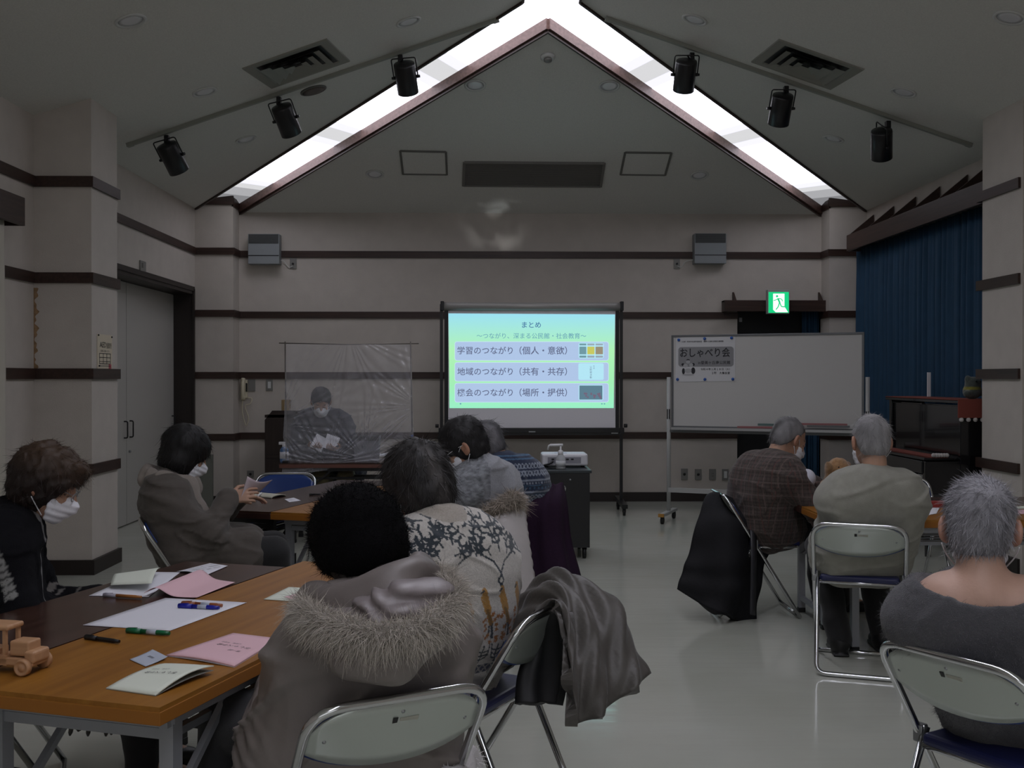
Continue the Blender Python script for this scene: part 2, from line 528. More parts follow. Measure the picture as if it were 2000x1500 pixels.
b = MB(); b.box((XM, YF - 0.06, 2.3), (XR - XL + 0.3, 0.12, 4.7)); struct(b, 'wall_front', M_wall)

# ceiling: three sloping planes with open light troughs between them -------------
th = 0.05
b = MB()
up = (0, 0, th)
b.prism([(XL, YF, EAVE), (XL, CY, EAVE), (XM - RW, YO, ZO), (XM - RW, YF, ZO)], up)
b.prism([(XR, YF, EAVE), (XR, CY, EAVE), (XM + RW, YO, ZO), (XM + RW, YF, ZO)], up)
b.prism([(CXL, YB, EAVE), (XM, YI, ZI), (CXR, YB, EAVE)], up)
struct(b, 'ceiling', M_ceil)
# inside of the troughs: white recess above the ceiling planes
H = 0.14
M_recess = mat('white_recess', (0.88, 0.88, 0.90), 0.7)
b = MB()
OL = [(XL, CY, EAVE), (XM - RW, YO, ZO)]; IL = [(CXL, YB, EAVE), (XM, YI, ZI)]
OR = [(XR, CY, EAVE), (XM + RW, YO, ZO)]; IR = [(CXR, YB, EAVE), (XM, YI, ZI)]
hz = lambda p, h=H: (p[0], p[1], p[2] + h)
b.add([hz(OL[0]), hz(OL[1]), hz(IL[1]), hz(IL[0])], [(0, 1, 2, 3)])
b.add([hz(OR[0]), hz(OR[1]), hz(IR[1]), hz(IR[0])], [(0, 1, 2, 3)])
b.add([hz(OL[1]), hz(OR[1]), hz(IL[1])], [(0, 1, 2)])
b.add([hz(OL[1]), hz(OR[1]), (XM + RW, YF, ZO + H), (XM - RW, YF, ZO + H)], [(0, 1, 2, 3)])
for a, c in ((OL[0], OL[1]), (IL[0], IL[1]), (OR[0], OR[1]), (IR[0], IR[1]), ((XM - RW, YF, ZO), OL[1]), ((XM + RW, YF, ZO), OR[1]), (OL[0], IL[0]), (OR[0], IR[0])):
    b.add([hz(a, 0.03), hz(c, 0.03), hz(c), hz(a)], [(0, 1, 2, 3)])
struct(b, 'ceiling_light_recess', M_recess, fix=False)

# luminous diffuser panels of the lights in the troughs: bright over the lamps, light fade between and beyond them stepped into strip emission
DZ = 0.085
GLOW = {'bright': emit('light_panel_bright', (0.97, 0.965, 1.09), PANEL), 'ridge': emit('light_panel_ridge', (0.97, 0.965, 1.09), RIDGE), 'edge': emit('light_panel_fade_step', (0.97, 0.965, 1.09), 0.98), 'gap_fade': emit('light_panel_fade_gap', (0.98, 0.98, 1.0), 0.70), 'end': emit('light_panel_fade_low', (0.96, 0.96, 1.0), 0.42), 'tip': emit('light_panel_fade_tip', (0.95, 0.95, 1.0), 0.24)}
def panel(quads, label):
    """quads: (kind, four corners)"""
    t = empty('ceiling_light_panel', quads[0][1][0], 0, label, 'ceiling light', 'luminous ceiling light panels'); l = t.location
    for kd, q in quads:
        mb = MB(); mb.prism([Vector(p) - l for p in q], (0, 0, 0.012)); mb.build({'bright': 'lamp_lens', 'ridge': 'lamp_lens', 'edge': 'lens_fade_step', 'gap_fade': 'lens_fade_dim', 'end': 'lens_fade_dim', 'tip': 'lens_fade_end'}[kd], GLOW[kd], t)
for side, (O, I) in (('left', (OL, IL)), ('right', (OR, IR))):
    O0, O1, I0, I1 = (Vector(hz(p, DZ)) for p in (O[0], O[1], I[0], I[1]))
    def qd(t0, t1): return [O0.lerp(O1, t0), O0.lerp(O1, t1), I0.lerp(I1, t1), I0.lerp(I1, t0)]
    panel([('bright', qd(0.155, 0.385)), ('tip', qd(0, 0.06)), ('end', qd(0.06, 0.105)), ('gap_fade', qd(0.105, 0.13)), ('edge', qd(0.13, 0.155)), ('edge', qd(0.385, 0.41))], 'glowing white light panel in the %s sloping trough, lowest of three' % side)
    panel([('bright', qd(0.48, 0.70)), ('gap_fade', qd(0.41, 0.455)), ('edge', qd(0.455, 0.48)), ('edge', qd(0.70, 0.725))], 'glowing white light panel in the %s sloping trough, middle of three' % side)
    panel([('bright', qd(0.80, 1.0)), ('gap_fade', qd(0.725, 0.775)), ('edge', qd(0.775, 0.80))], 'glowing white light panel in the %s sloping trough, highest of three' % side)
panel([('bright', [hz(OL[1], DZ), hz(OR[1], DZ), hz(IL[1], DZ)])], 'glowing white triangular light panel at the apex where the troughs meet')
for k in range(6):
    y1 = YO - 2.05 * k; y0 = max(YF, YO - 2.05 * (k + 1))
    if y1 <= YF: break
    panel([('ridge' if k else 'bright', [(XM - RW, y1, ZO + DZ), (XM + RW, y1, ZO + DZ), (XM + RW, y0, ZO + DZ), (XM - RW, y0, ZO + DZ)])], 'glowing white light panel of the ridge trough, %s behind the apex' % ('first', 'second', 'third', 'fourth', 'fifth', 'sixth')[k])

# wooden boards along the troughs
tn = [0]
def trim(mb, m):
    tn[0] += 1; return struct(mb, 'trim_%d' % tn[0], m)
def edge_board(a, c, out, m, lo=-0.03, hi=0.10, t=0.024):
    out = Vector(out).normalized() * t
    a, c = Vector(a), Vector(c)
    mb = MB(); mb.prism([a + Vector((0, 0, lo)), c + Vector((0, 0, lo)), c + Vector((0, 0, hi)), a + Vector((0, 0, hi))], out)
    return trim(mb, m)
edge_board(OL[0], OL[1], (1, 1, 0), M_trimx, -0.02, 0.06, 0.02)
edge_board(OR[0], OR[1], (-1, 1, 0), M_trimx, -0.02, 0.06, 0.02)
edge_board(IL[0], IL[1], (-1, -1, 0), M_board, -0.005, 0.105)
edge_board(IR[0], IR[1], (1, -1, 0), M_board, -0.005, 0.105)
edge_board(IL[0], IL[1], (1, 1, 0), M_trimx, -0.03, 0.0, 0.02)
edge_board(IR[0], IR[1], (-1, 1, 0), M_trimx, -0.03, 0.0, 0.02)
edge_board((XM - RW, YF, ZO), OL[1], (1, 0, 0), M_trim, -0.02, 0.06, 0.02)
edge_board((XM + RW, YF, ZO), OR[1], (-1, 0, 0), M_trim, -0.02, 0.06, 0.02)
for s, X0, CX in ((-1, XL, CXL), (1, XR, CXR)):     # dark boards closing the troughs over the corner columns
    mb = MB()
    mb.box(((X0 + CX) / 2, CY - 0.01, 3.455), (abs(CX - X0) + 0.02, 0.03, 0.10))
    mb.box((CX - s * 0.0, (CY + YB) / 2, 3.455 - 0.02), (0.03, YB - CY, 0.10))
    mb.box(((X0 + CX) / 2, (CY + YB) / 2, 3.49), (abs(CX - X0), YB - CY, 0.03))
    trim(mb, M_trimx)
# horizontal dark trims and baseboards ---------------------------------------------
TZ = (0.773, 1.474, 2.176, 2.88)
tb = 0.02; thh = 0.078
def band(pts, z, h=thh, m=None, name=None, t=tb, zoff=0):
    """band of height h following a plan polyline on its room side (left of travel direction)"""
    mb = MB(); P = [Vector((p[0], p[1], 0)) for p in pts]
    n = len(P); nrm = []
    for i in range(n - 1):
        d = (P[i + 1] - P[i]).normalized(); nrm.append(Vector((d.y, -d.x, 0)))
    off = []
    for i in range(n):
        if i == 0: o = nrm[0]
        elif i == n - 1: o = nrm[-1]
        else:
            a, c = nrm[i - 1], nrm[i]; o = (a + c) / (1 + a.dot(c))
        off.append(o * t)
    for i in range(n - 1):
        a, c = P[i], P[i + 1]; ao, co = a + off[i], c + off[i + 1]
        vs = [a, c, co, ao]
        mb.prism([v + Vector((0, 0, z - h / 2)) for v in vs], (0, 0, h))
    if name:
        o = struct(mb, name, m or M_base); return o
    return trim(mb, m or M_trim)
lp = [(XL, PY0), (PXL, PY0), (PXL, PY1), (XL, PY1)]
e = 0.0
back_pts = lambda x0, x1: [(x0, YB), (x1, YB)]
wb_x = (at(485, 500, YB).x, at(546, 500, YB).x)
# back wall + columns
for i, z in enumerate(TZ):
    L0 = [(XL, CY), (CXL, CY), (CXL, YB)]
    R0 = [(CXR, YB), (CXR, CY), (XR - 0.1, CY)]
    if i == 3: band(L0 + R0, z, m=M_trimx)
    else:
        band(L0 + [(BD0, YB)], z, m=M_trimx); band([(BD1, YB)] + R0, z, m=M_trimx)
# left wall before the pillar, pillar, wall over the door
for i, z in enumerate(TZ):
    y0 = 2.0 if i == 3 else 7.16
    pts = [(XL, y0)] + lp
    if i == 3: pts.append((XL, CY))
    band(pts, z)
for i, z in enumerate(TZ):
    band([(XR, PY1), (PXR, PY1), (PXR, PY0 - 0.1), (XR, PY0 - 0.1), (XR, 2.0)], z)
band([(XL, YF), (XL, PY0), (PXL, PY0), (PXL, PY1), (XL, PY1), (XL, DW0)], 0.054, 0.108, name='baseboard_left', t=0.025)
band([(XL, CY), (CXL, CY), (CXL, YB), (BD0, YB)], 0.054, 0.108, name='baseboard_back', t=0.02)
band([(BD1, YB), (CXR, YB), (CXR, CY), (XR, CY), (XR, PY1), (PXR, PY1), (PXR, PY0 - 0.1), (XR, PY0 - 0.1), (XR, YF)], 0.054, 0.108, name='baseboard_right', t=0.02)

# left doorway: recess, black jamb, two cream leaves ------------------------------------
RX = XL - 0.24
b = MB()
b.box(((XL + RX) / 2 - 0.05, DW1 + 0.02, DWH / 2), (XL - RX + 0.1, 0.05, DWH))
b.box(((XL + RX) / 2 - 0.05, DW0 - 0.02, DWH / 2), (XL - RX + 0.1, 0.05, DWH))
b.box(((XL + RX) / 2 - 0.05, (DW0 + DW1) / 2, DWH - 0.03), (XL - RX + 0.1, DW1 - DW0, 0.07))
b.box((XL + 0.004, (DW0 + DW1) / 2, DWH - 0.005), (0.02, DW1 - DW0 + 0.02, 0.05))
b.box((XL + 0.004, DW1 + 0.0, DWH / 2), (0.02, 0.045, DWH))
trim(b, M_base)
d = empty('door_1', (RX, (DW0 + DW1) / 2, 0)); d['kind'] = 'structure'
ym = onx(243, 800, RX).y
for (y0, y1) in ((DW0, ym - 0.006), (ym + 0.006, DW1 - 0.01)):
    b = MB(); b.box((0, (y0 + y1) / 2 - (DW0 + DW1) / 2, DWH / 2 - 0.03), (0.04, y1 - y0, DWH - 0.08)); b.build('door_leaf', M_door, d)
for y in (ym - 0.07, ym + 0.09, DW1 - 0.08):
    b = MB(); b.tube(fillet([(0.02, 0, 0), (0.055, 0, 0), (0.055, 0, 0.16), (0.02, 0, 0.16)], 0.02), 0.007, 8)
    o = b.build('door_handle', M_blackm, d); o.location = (0.0, y - (DW0 + DW1) / 2, 0.86)
b = MB(); b.lathe([(0.012, 0), (0.012, 0.02)], n=10, R=rotm('Y', math.pi / 2)); o = b.build('lock', M_steel, d); o.location = (0.02, ym + 0.07 - (DW0 + DW1) / 2, 0.72)
# back doorway
b = MB()
b.box(((BD0 + BD1) / 2, YB + 0.33, BDH / 2), (BD1 - BD0 + 0.1, 0.06, BDH))
b.box((BD0 - 0.02, YB + 0.2, BDH / 2), (0.04, 0.3, BDH)); b.box((BD1 + 0.02, YB + 0.2, BDH / 2), (0.04, 0.3, BDH))
b.box(((BD0 + BD1) / 2, YB + 0.2, BDH + 0.02), (BD1 - BD0 + 0.1, 0.3, 0.04))
b.box(((BD0 + BD1) / 2, YB + 0.2, 0.01), (BD1 - BD0, 0.3, 0.02))
trim(b, M_black)
b = MB(); b.box(((BD0 + BD1) / 2, YB + 0.28, BDH / 2), (BD1 - BD0 - 0.02, 0.04, BDH - 0.06)); d2 = struct(b, 'door_2', M_black)
b = MB(); b.box((at(1446, 612, YB + 0.25).x, YB + 0.25, 2.14), (0.035, 0.03, 0.05)); b.build('door_closer', M_steel, d2)

# curtains and their pelmets -------------------------------------------------------
M_blue = mat('blue_curtain', (0.010, 0.048, 0.10), 0.8, bump=0.3, scale=200, var=0.12, vscale=8)
M_cream = mat('cream_curtain', (0.50, 0.47, 0.40), 0.85, bump=0.2, scale=200)
def curtain(p0, p1, z0, z1, m, folds, amp, label, seed=0, name='curtain', inward=(0, 0, 0)):
    r = np.random.RandomState(seed)
    p0 = np.array(p0, float); p1 = np.array(p1, float); dv = p1 - p0; ln = np.linalg.norm(dv); dv /= ln
    nv = np.array([-dv[1], dv[0]])
    nU, nV = folds * 12 + 1, 14
    u = np.linspace(0, 1, nU); ph = np.cumsum(r.uniform(0.6, 1.4, nU)); ph = ph / ph[-1] * folds * 2 * np.pi
    a2 = np.interp(u, np.linspace(0, 1, folds + 1), r.uniform(0.45, 1.15, folds + 1))
    G = np.zeros((nV, nU, 3))
    for i, v in enumerate(np.linspace(0, 1, nV)):
        k = 0.55 + 0.45 * min(1, (v) * 4)
        o = amp * k * a2 * np.sin(ph + 0.25 * np.sin(v * 2 + np.arange(nU) * 0.02)) + 0.25 * amp * np.sin(2.3 * ph + v)
        s = u * ln + 0.3 * amp * np.cos(ph) * k
        G[i, :, 0] = p0[0] + dv[0] * s + nv[0] * o; G[i, :, 1] = p0[1] + dv[1] * s + nv[1] * o
        G[i, :, 2] = z1 + (z0 - z1) * v
    mb = MB(); mb.grid(G, 0.004)
    o = mb.build(name, m, fix=True); return tag(o, label, 'curtain')
curtain((4.17, 11.90), (4.17, 8.32), 0.06, 2.90, M_blue, 26, 0.035, 'wide dark blue pleated curtain covering the right wall behind the piano', 1)
cx0, cx1 = at(1566, 650, YB + 0.12).x, at(1604, 650, YB + 0.12).x
curtain((cx0, YB + 0.12), (cx1, YB + 0.12), 0.05, 2.27, M_blue, 4, 0.03, 'narrow blue curtain strip in the dark doorway behind the whiteboard', 2)
curtain((-3.22, 4.5), (-3.22, 7.0), 0.05, 2.52, M_cream, 16, 0.03, 'cream curtain at the far left edge beside the pillar', 3)
def fin(mb, a, bq, c, d): mb.prism([a, bq, c], d)
t = empty('curtain_pelmet', (4.02, 10.0, 2.95), 0, 'long brown pelmet board with triangular brackets above the blue curtain', 'pelmet')
PT = 3.045
b = MB(); b.box((0, 0, 0.005), (0.03, 3.44, 0.18), bev=0.003); b.box((0.15, 0, 0.08), (0.29, 3.40, 0.02)); b.box((0.15, 1.71, 0.005), (0.29, 0.02, 0.18)); b.build('pelmet_board', M_trim, t)
for x in (1705, 1744, 1787, 1834, 1888, 1925):
    y = onx(x, 430, 4.30).y
    b = MB(); b.prism([(0.29, y - 10, 0.09), (0.0, y - 10, 0.09), (0.29, y - 10, 0.33)], (0, 0.025, 0)); b.build('bracket', M_trimx, t)
t = empty('curtain_pelmet', ((BD0 + BD1) / 2, YB - 0.1, 2.28), 0, 'short brown pelmet box above the dark back doorway', 'pelmet')
pw = at(1615, 590, YB - 0.15).x - at(1415, 590, YB - 0.15).x; pc = (at(1615, 590, YB - 0.15).x + at(1415, 590, YB - 0.15).x) / 2 - (BD0 + BD1) / 2
b = MB(); b.box((pc, -0.05, 0.0), (pw, 0.03, 0.13), bev=0.003); b.box((pc, 0.03, 0.055), (pw, 0.15, 0.02))
for s in (-1, 1): b.box((pc + s * (pw / 2 - 0.012), 0.03, 0), (0.024, 0.15, 0.13))
b.build('pelmet_board', M_trimx, t)
for x in (1432, 1516, 1600):
    X = at(x, 570, YB - 0.05).x - (BD0 + BD1) / 2
    b = MB(); b.prism([(X, 0.10, 0.065), (X, -0.03, 0.065), (X, 0.10, 0.17)], (0.022, 0, 0)); b.build('bracket', M_trimx, t)
t = empty('curtain_pelmet', (-3.2, 5.6, 2.57), 0, 'brown pelmet box over the cream curtain at the left edge', 'pelmet')
b = MB(); b.box((0.03, 0, 0), (0.03, 3.2, 0.19), bev=0.003); b.box((-0.05, 0, 0.085), (0.17, 3.2, 0.02)); b.box((-0.05, 1.59, 0), (0.17, 0.024, 0.19)); b.build('pelmet_board', M_trim, t)

# old glue stain running down the corner beside the left pillar
M_stain = mat('glue_stain', (0.30, 0.19, 0.10), 0.9, var=0.3, vscale=40)
rs_ = random.Random(8); ptsL, ptsR = [], []
for k in range(80):
    y = 562 + 160 * k / 79; ptsL.append(at(65.5, y, PY0 - 0.002)); ptsR.append(at(67.5 + max(0, 3.5 + 3 * math.sin(k * 0.35) + 2.2 * math.sin(k * 0.83 + 1) + 1.2 * rs_.random() - 1.5 * (k > 50)), y, PY0 - 0.002))
b = MB(); n_ = len(ptsL); b.add(ptsL + ptsR, [(i, i + 1, n_ + i + 1, n_ + i) for i in range(n_ - 1)]); struct(b, 'wall_stain', M_stain, fix=False)
# ------------------------------------------------------------------ ceiling fittings
NL = Vector((-SLOPE, 0, 1)).normalized(); NR = Vector((SLOPE, 0, 1)).normalized(); NB = Vector((0, SLOPE, 1)).normalized()
PLN = {'l': ((XL, 0, EAVE), NL), 'r': ((XR, 0, EAVE), NR), 'b': ((0, YB, EAVE), NB)}
def cpt(px, py, s): return onplane(px, py, *PLN[s])
def cframe(s, xd=None):
    n = -PLN[s][1]                       # pointing down into the room
    xd = Vector(xd) if xd is not None else (Vector((1, 0, SLOPE)) if s == 'l' else Vector((1, 0, -SLOPE)) if s == 'r' else Vector((1, 0, 0)))
    xd = (xd - n * xd.dot(n)).normalized(); yd = n.cross(xd)
    return Matrix((xd, yd, n)).transposed()
M_dl = mat('downlight_rim', (0.62, 0.63, 0.61), 0.5)
M_lens = mat('downlight_lens', (0.75, 0.76, 0.78), 0.25)
def downlight(px, py, s, label, r=0.10):
    p = cpt(px, py, s)
    t = empty('ceiling_downlight', p, 0, label, 'ceiling light', 'ceiling downlights'); R = cframe(s)
    b = MB(); b.lathe([(r, 0.0), (r, 0.008), (r * 0.84, 0.010), (r * 0.78, 0.002)], n=28, R=R); b.build('rim', M_dl, t)
    b = MB(); b.lathe([(0.0005, 0.006), (r * 0.5, 0.006), (r * 0.80, 0.003)], n=28, R=R); b.build('lens', M_lens, t)
for px_, py_, s_, lb in ((255, 40, 'l', 'round white downlight near the top left corner of the ceiling'),
        (400, 179, 'l', 'round white downlight left of the left air diffuser'),
        (480, 272, 'l', 'round white downlight below the left track rail near the left light trough'),
        (798, 42, 'l', 'round white downlight above the highest left track spotlight'),
        (1357, 38, 'r', 'round white downlight above the highest right track spotlight'),
        (1765, 180, 'r', 'round white downlight right of the right air diffuser'),
        (1628, 271, 'r', 'round white downlight between the two lower right track spotlights'),
        (1972, 34, 'r', 'round white downlight near the top right corner of the ceiling'),
        (928, 166, 'b', 'round white downlight on the back slope, upper left below the light trough'),
        (1190, 168, 'b', 'round white downlight on the back slope, upper right below the light trough'),
        (732, 340, 'b', 'round white downlight on the back slope left of the left ceiling hatch'),
        (1366, 342, 'b', 'round white downlight on the back slope right of the right ceiling hatch')):
    downlight(px_, py_, s_, lb)
p = cpt(1070, 110, 'b'); R = cframe('b')
t = empty('smoke_detector', p, 0, 'small round smoke detector near the top of the back slope', 'smoke detector')
b = MB(); b.lathe([(0.065, 0), (0.065, 0.015), (0.05, 0.03)], n=24, R=R); b.build('base', M_dl, t)
b = MB(); b.lathe([(0.036, 0.03), (0.036, 0.045), (0.025, 0.052), (0.0005, 0.052)], n=20, R=R); b.build('sensor', M_plate, t)
p = cpt(612, 176, 'l'); R = cframe('l')
t = empty('ceiling_speaker', p, 0, 'round brown ceiling speaker beside the left air diffuser', 'speaker')
M_brn = mat('brown_grille', (0.12, 0.10, 0.085), 0.7, bump=0.6, scale=300)
b = MB(); b.lathe([(0.115, 0), (0.115, 0.008), (0.10, 0.012)], n=30, R=R); b.build('rim', M_frame, t)
b = MB(); b.lathe([(0.10, 0.012), (0.05, 0.015), (0.0005, 0.016)], n=30, R=R); b.build('grille', M_brn, t)
# square diffusers
M_diff = mat('diffuser_metal', (0.26, 0.26, 0.225), 0.5)
def diffuser(corners, s, label):
    P = [cpt(x, y, s) for x, y in corners]
    c = sum(P, Vector()) / 4; xd = ((P[1] - P[0]) + (P[2] - P[3])) / 2; yd0 = ((P[3] - P[0]) + (P[2] - P[1])) / 2
    R = cframe(s, xd); w_, h_ = xd.length, yd0.length
    t = empty('air_diffuser', c, 0, label, 'air diffuser', 'square ceiling air diffusers')
    def ring(k0, k1, z0, z1):
        vs = []
        for k, z in ((k0, z0), (k1, z1)):
            for sx, sy in ((-1, -1), (1, -1), (1, 1), (-1, 1)): vs.append(c * 0 + R @ Vector((sx * w_ / 2 * k, sy * h_ / 2 * k, z)))
        return vs, [(i, (i + 1) % 4, 4 + (i + 1) % 4, 4 + i) for i in range(4)]
    b = MB(); b.add(*ring(1.0, 0.99, 0.0, 0.012)); b.add(*ring(0.99, 0.80, 0.012, 0.010)); b.add(*ring(0.80, 0.76, 0.010, 0.001)); b.build('frame', M_diff, t, fix=False)
    b = MB(); b.add(*ring(0.78, 0.0, 0.0015, 0.0015)); b.build('dark_throat', M_black, t, fix=False)
    for k in (0.70, 0.48, 0.26):
        b = MB(); b.add(*ring(k, k - 0.17, 0.034, 0.012)); b.add(*ring(k - 0.005, k - 0.175, 0.031, 0.009)); b.build('vane', M_diff, t, fix=False)
diffuser(((482, 130), (652, 70), (671, 122), (520, 174)), 'l', 'square metal air diffuser with dark slots on the left slope')
diffuser(((1515, 74), (1683, 132), (1629, 176), (1473, 121)), 'r', 'square metal air diffuser with dark slots on the right slope')
# return grille and hatches on the back slope
def slab(corners, s, z0, z1, inset=0.0):
    P = [cpt(x, y, s) for x, y in corners]; n = -PLN[s][1]
    mb = MB(); mb.prism([p + n * z0 for p in P], n * (z1 - z0)); return mb, P
gc = ((907, 316), (1180, 318), (1173, 363), (905, 361))
P = [cpt(x, y, 'b') for x, y in gc]; n = -NB
t = empty('air_grille', sum(P, Vector()) / 4, 0, 'wide grey return air grille in the middle of the back slope', 'air grille')
loc = t.location
b = MB()
for i in range(4):
    a, c = P[i] - loc, P[(i + 1) % 4] - loc; b.bar(a + n * 0.006, c + n * 0.006, 0.03)
b.build('frame', M_grille, t)
b = MB(); b.prism([p - loc + n * 0.001 for p in P], n * 0.004); b.build('backing', mat('grille_dark', (0.07, 0.068, 0.06), 0.7), t)
b = MB()
for k in range(1, 22):
    f = k / 22; a = P[0].lerp(P[3], f) - loc; c = P[1].lerp(P[2], f) - loc; b.bar(a + n * 0.008, c + n * 0.008, 0.012)
b.build('slats', M_grille, t)
for hc, side in ((((782, 294), (871, 296), (873, 340), (787, 339)), 'left'), (((1221, 297), (1311, 298), (1299, 341), (1212, 340)), 'right')):
    P = [cpt(x, y, 'b') for x, y in hc]
    t = empty('ceiling_hatch', sum(P, Vector()) / 4, 0, 'square ceiling access hatch with grey frame, %s of the air grille' % side, 'ceiling hatch', 'ceiling hatches'); loc = t.location
    b = MB(); b.prism([p - loc + n * 0.001 for p in P], n * 0.004); b.build('panel', M_ceil, t)
    b = MB()
    for i in range(4): b.bar(P[i] - loc + n * 0.004, P[(i + 1) % 4] - loc + n * 0.004, 0.022)
    b.build('frame', M_frame, t)
# lighting tracks and spotlights
M_track = mat('track_metal', (0.30, 0.31, 0.27), 0.5)
for a, c, s, side in (((258, 277), (962, 38), 'l', 'left'), ((1195, 36), (1888, 277), 'r', 'right')):
    A, Cc = cpt(*a, s), cpt(*c, s); n = -PLN[s][1]
    b = MB(); d = (Cc - A).normalized(); sd = n.cross(d) * 0.018
    b.prism([A - sd, A + sd, A + sd + n * 0.03, A - sd + n * 0.03], Cc - A)
    o = b.build('lighting_track', M_track); tag(o, 'grey lighting track rail along the %s ceiling slope' % side, 'lighting track', 'lighting tracks')
    for E_, q_ in ((A, -0.05), (Cc, 0.05)):
        b = MB(); b.prism([E_ - sd * 1.2, E_ + sd * 1.2, E_ + sd * 1.2 + n * 0.034, E_ - sd * 1.2 + n * 0.034], d * q_); b.build('end_cap', M_track, o)
M_spot = mat('spotlight_black', (0.010, 0.010, 0.011), 0.38, bump=0.05, scale=80)
def spotlight(px, py, s, bpx, bpy_, tip, label, yoke=1):
    p = cpt(px, py, s); n = -PLN[s][1]; p = p + n * 0.03
    t = empty('track_spotlight', p, 0, label, 'spotlight', 'black track spotlights')
    cbody = at(bpx, bpy_, p.y) - p
    ax = (at(*tip, p.y + 0.09) - p - cbody).normalized()      # from body centre to the mouth
    b = MB(); b.box((0, 0, -0.035), (0.04, 0.05, 0.07), bev=0.006); b.build('mount', M_spot, t)
    q = Vector((0, 0, -0.07))
    piv = cbody - ax * 0.035
    rt = ax.cross(Vector((0, 1, 0))).normalized() if abs(ax.y) < 0.9 else Vector((1, 0, 0))
    rt = Vector((1, 0, 0)) - ax * ax.x; rt.normalize()
    if not yoke: rt = Vector((0, 1, 0)) - ax * ax.y; rt.normalize()
    upv = -ax
    r = 0.088
    b = MB(); b.tube([q, q + (piv - ax * 0.13 - q) * 0.9, piv - ax * 0.13], 0.006, 8); b.build('stem', M_spot, t)
    ytop = piv - ax * 0.13
    b = MB(); b.tube(fillet([piv - rt * (r + 0.012) + ax * 0.03, ytop - rt * (r + 0.012), ytop + rt * (r + 0.012), piv + rt * (r + 0.012) + ax * 0.03], 0.02), 0.0055, 6); b.build('yoke', M_spot, t)
    R = Matrix((rt, ax.cross(rt), ax)).transposed()
    b = MB(); b.lathe([(0.03, -0.13), (r * 0.96, -0.12), (r, -0.105), (r, 0.13), (r - 0.006, 0.132), (r - 0.008, 0.06)], cbody, n=28, R=R); b.build('lamp_body', M_spot, t)
    b = MB(); b.lathe([(0.0005, 0.06), (r - 0.01, 0.085)], cbody, n=24, R=R); b.build('reflector', M_steel, t, fix=False)
    for sgn in (-1, 1):
        b = MB(); b.tube([piv + rt * sgn * r + ax * 0.03, piv + rt * sgn * (r + 0.03) + ax * 0.03], [0.014, 0.011], 10); b.build('knob', M_spot, t)
    b = MB(); b.tube(smooth_path([q, q + Vector((0.03, -0.02, -0.03)), ytop + rt * 0.03 + ax * 0.05, cbody - ax * 0.11]), 0.004, 6); b.build('cable', M_spot, t)
spotlight(324, 258, 'l', 337, 308, (354, 342), 'black track spotlight, lowest of three on the left rail')
spotlight(543, 183, 'l', 559, 234, (572, 268), 'black track spotlight, middle of three on the left rail')
spotlight(780, 101, 'l', 793, 152, (798, 186), 'black track spotlight, highest of three on the left rail')
spotlight(1353, 97, 'r', 1338, 147, (1334, 182), 'black track spotlight, highest of three on the right rail')
spotlight(1537, 162, 'r', 1525, 213, (1519, 248), 'black track spotlight, middle of three on the right rail')
spotlight(1736, 230, 'r', 1722, 281, (1722, 316), 'black track spotlight, lowest of three on the right rail', 0)

# ------------------------------------------------------------------ things on the back wall
def wall_box(x0, y0, x1, y1, Y): # pixel rectangle -> centre, size at depth Y
    a, c = at(x0, y0, Y), at(x1, y1, Y); return (a + c) / 2, abs(c.x - a.x), abs(a.z - c.z)
M_spk = mat('speaker_grey', (0.25, 0.27, 0.28), 0.5); M_spkd = mat('speaker_dark', (0.10, 0.105, 0.105), 0.6)
for (x0, y0, x1, y1, side, pl) in ((485, 457, 546, 516, 'left', (566, 504, 579, 525)), (1356, 456, 1418, 515, 'right', (1316, 504, 1328, 525))):
    c, w_, h_ = wall_box(x0, y0, x1, y1, YB - 0.12)
    t = empty('wall_speaker', (c.x, YB, c.z), 0, 'square grey wall speaker with louvred top, high on the %s of the back wall' % side, 'speaker', 'wall speakers')
    b = MB(); b.box((0, -0.07, 0), (w_, 0.14, h_), bev=0.006); b.build('body', M_spk, t)
    b = MB()
    for k in range(9): b.box((0, -0.143, h_ * (0.47 - 0.033 * k)), (w_ * 0.94, 0.012, h_ * 0.016))
    b.box((0, -0.139, h_ * 0.335), (w_ * 0.95, 0.004, h_ * 0.31)); b.build('louvre', M_spkd, t)
    b = MB(); b.box((0, -0.1405, -h_ * 0.22), (w_ * 0.98, 0.004, 0.009)); b.build('groove', M_black, t)
    c2, w2, h2 = wall_box(*pl, YB - 0.01)
    o = empty('wall_socket', (c2.x, YB, c2.z), 0, 'small wall socket plate beside the %s wall speaker' % side, 'socket')
    b = MB(); b.box((0, -0.006, 0), (w2, 0.012, h2), bev=0.002); b.build('plate', M_plate, o)
    b = MB(); b.tube([(0, -0.012, -0.005), (0, -0.03, -0.005)], 0.012, 10); b.build('plug', M_black, o)
    sg = 1 if side == 'left' else -1
    b = MB(); b.tube(smooth_path([(c2.x, YB - 0.03, c2.z - 0.03), (c2.x - sg * 0.05, YB - 0.02, c2.z - 0.045), (c2.x - sg * 0.10, YB - 0.03, c2.z + 0.02), (c.x + sg * w_ * 0.48, YB - 0.05, c.z - h_ * 0.35)]), 0.004, 6)
    tag(b.build('speaker_cable', M_dl), 'thin pale cable between the %s wall speaker and its socket' % side, 'cable')
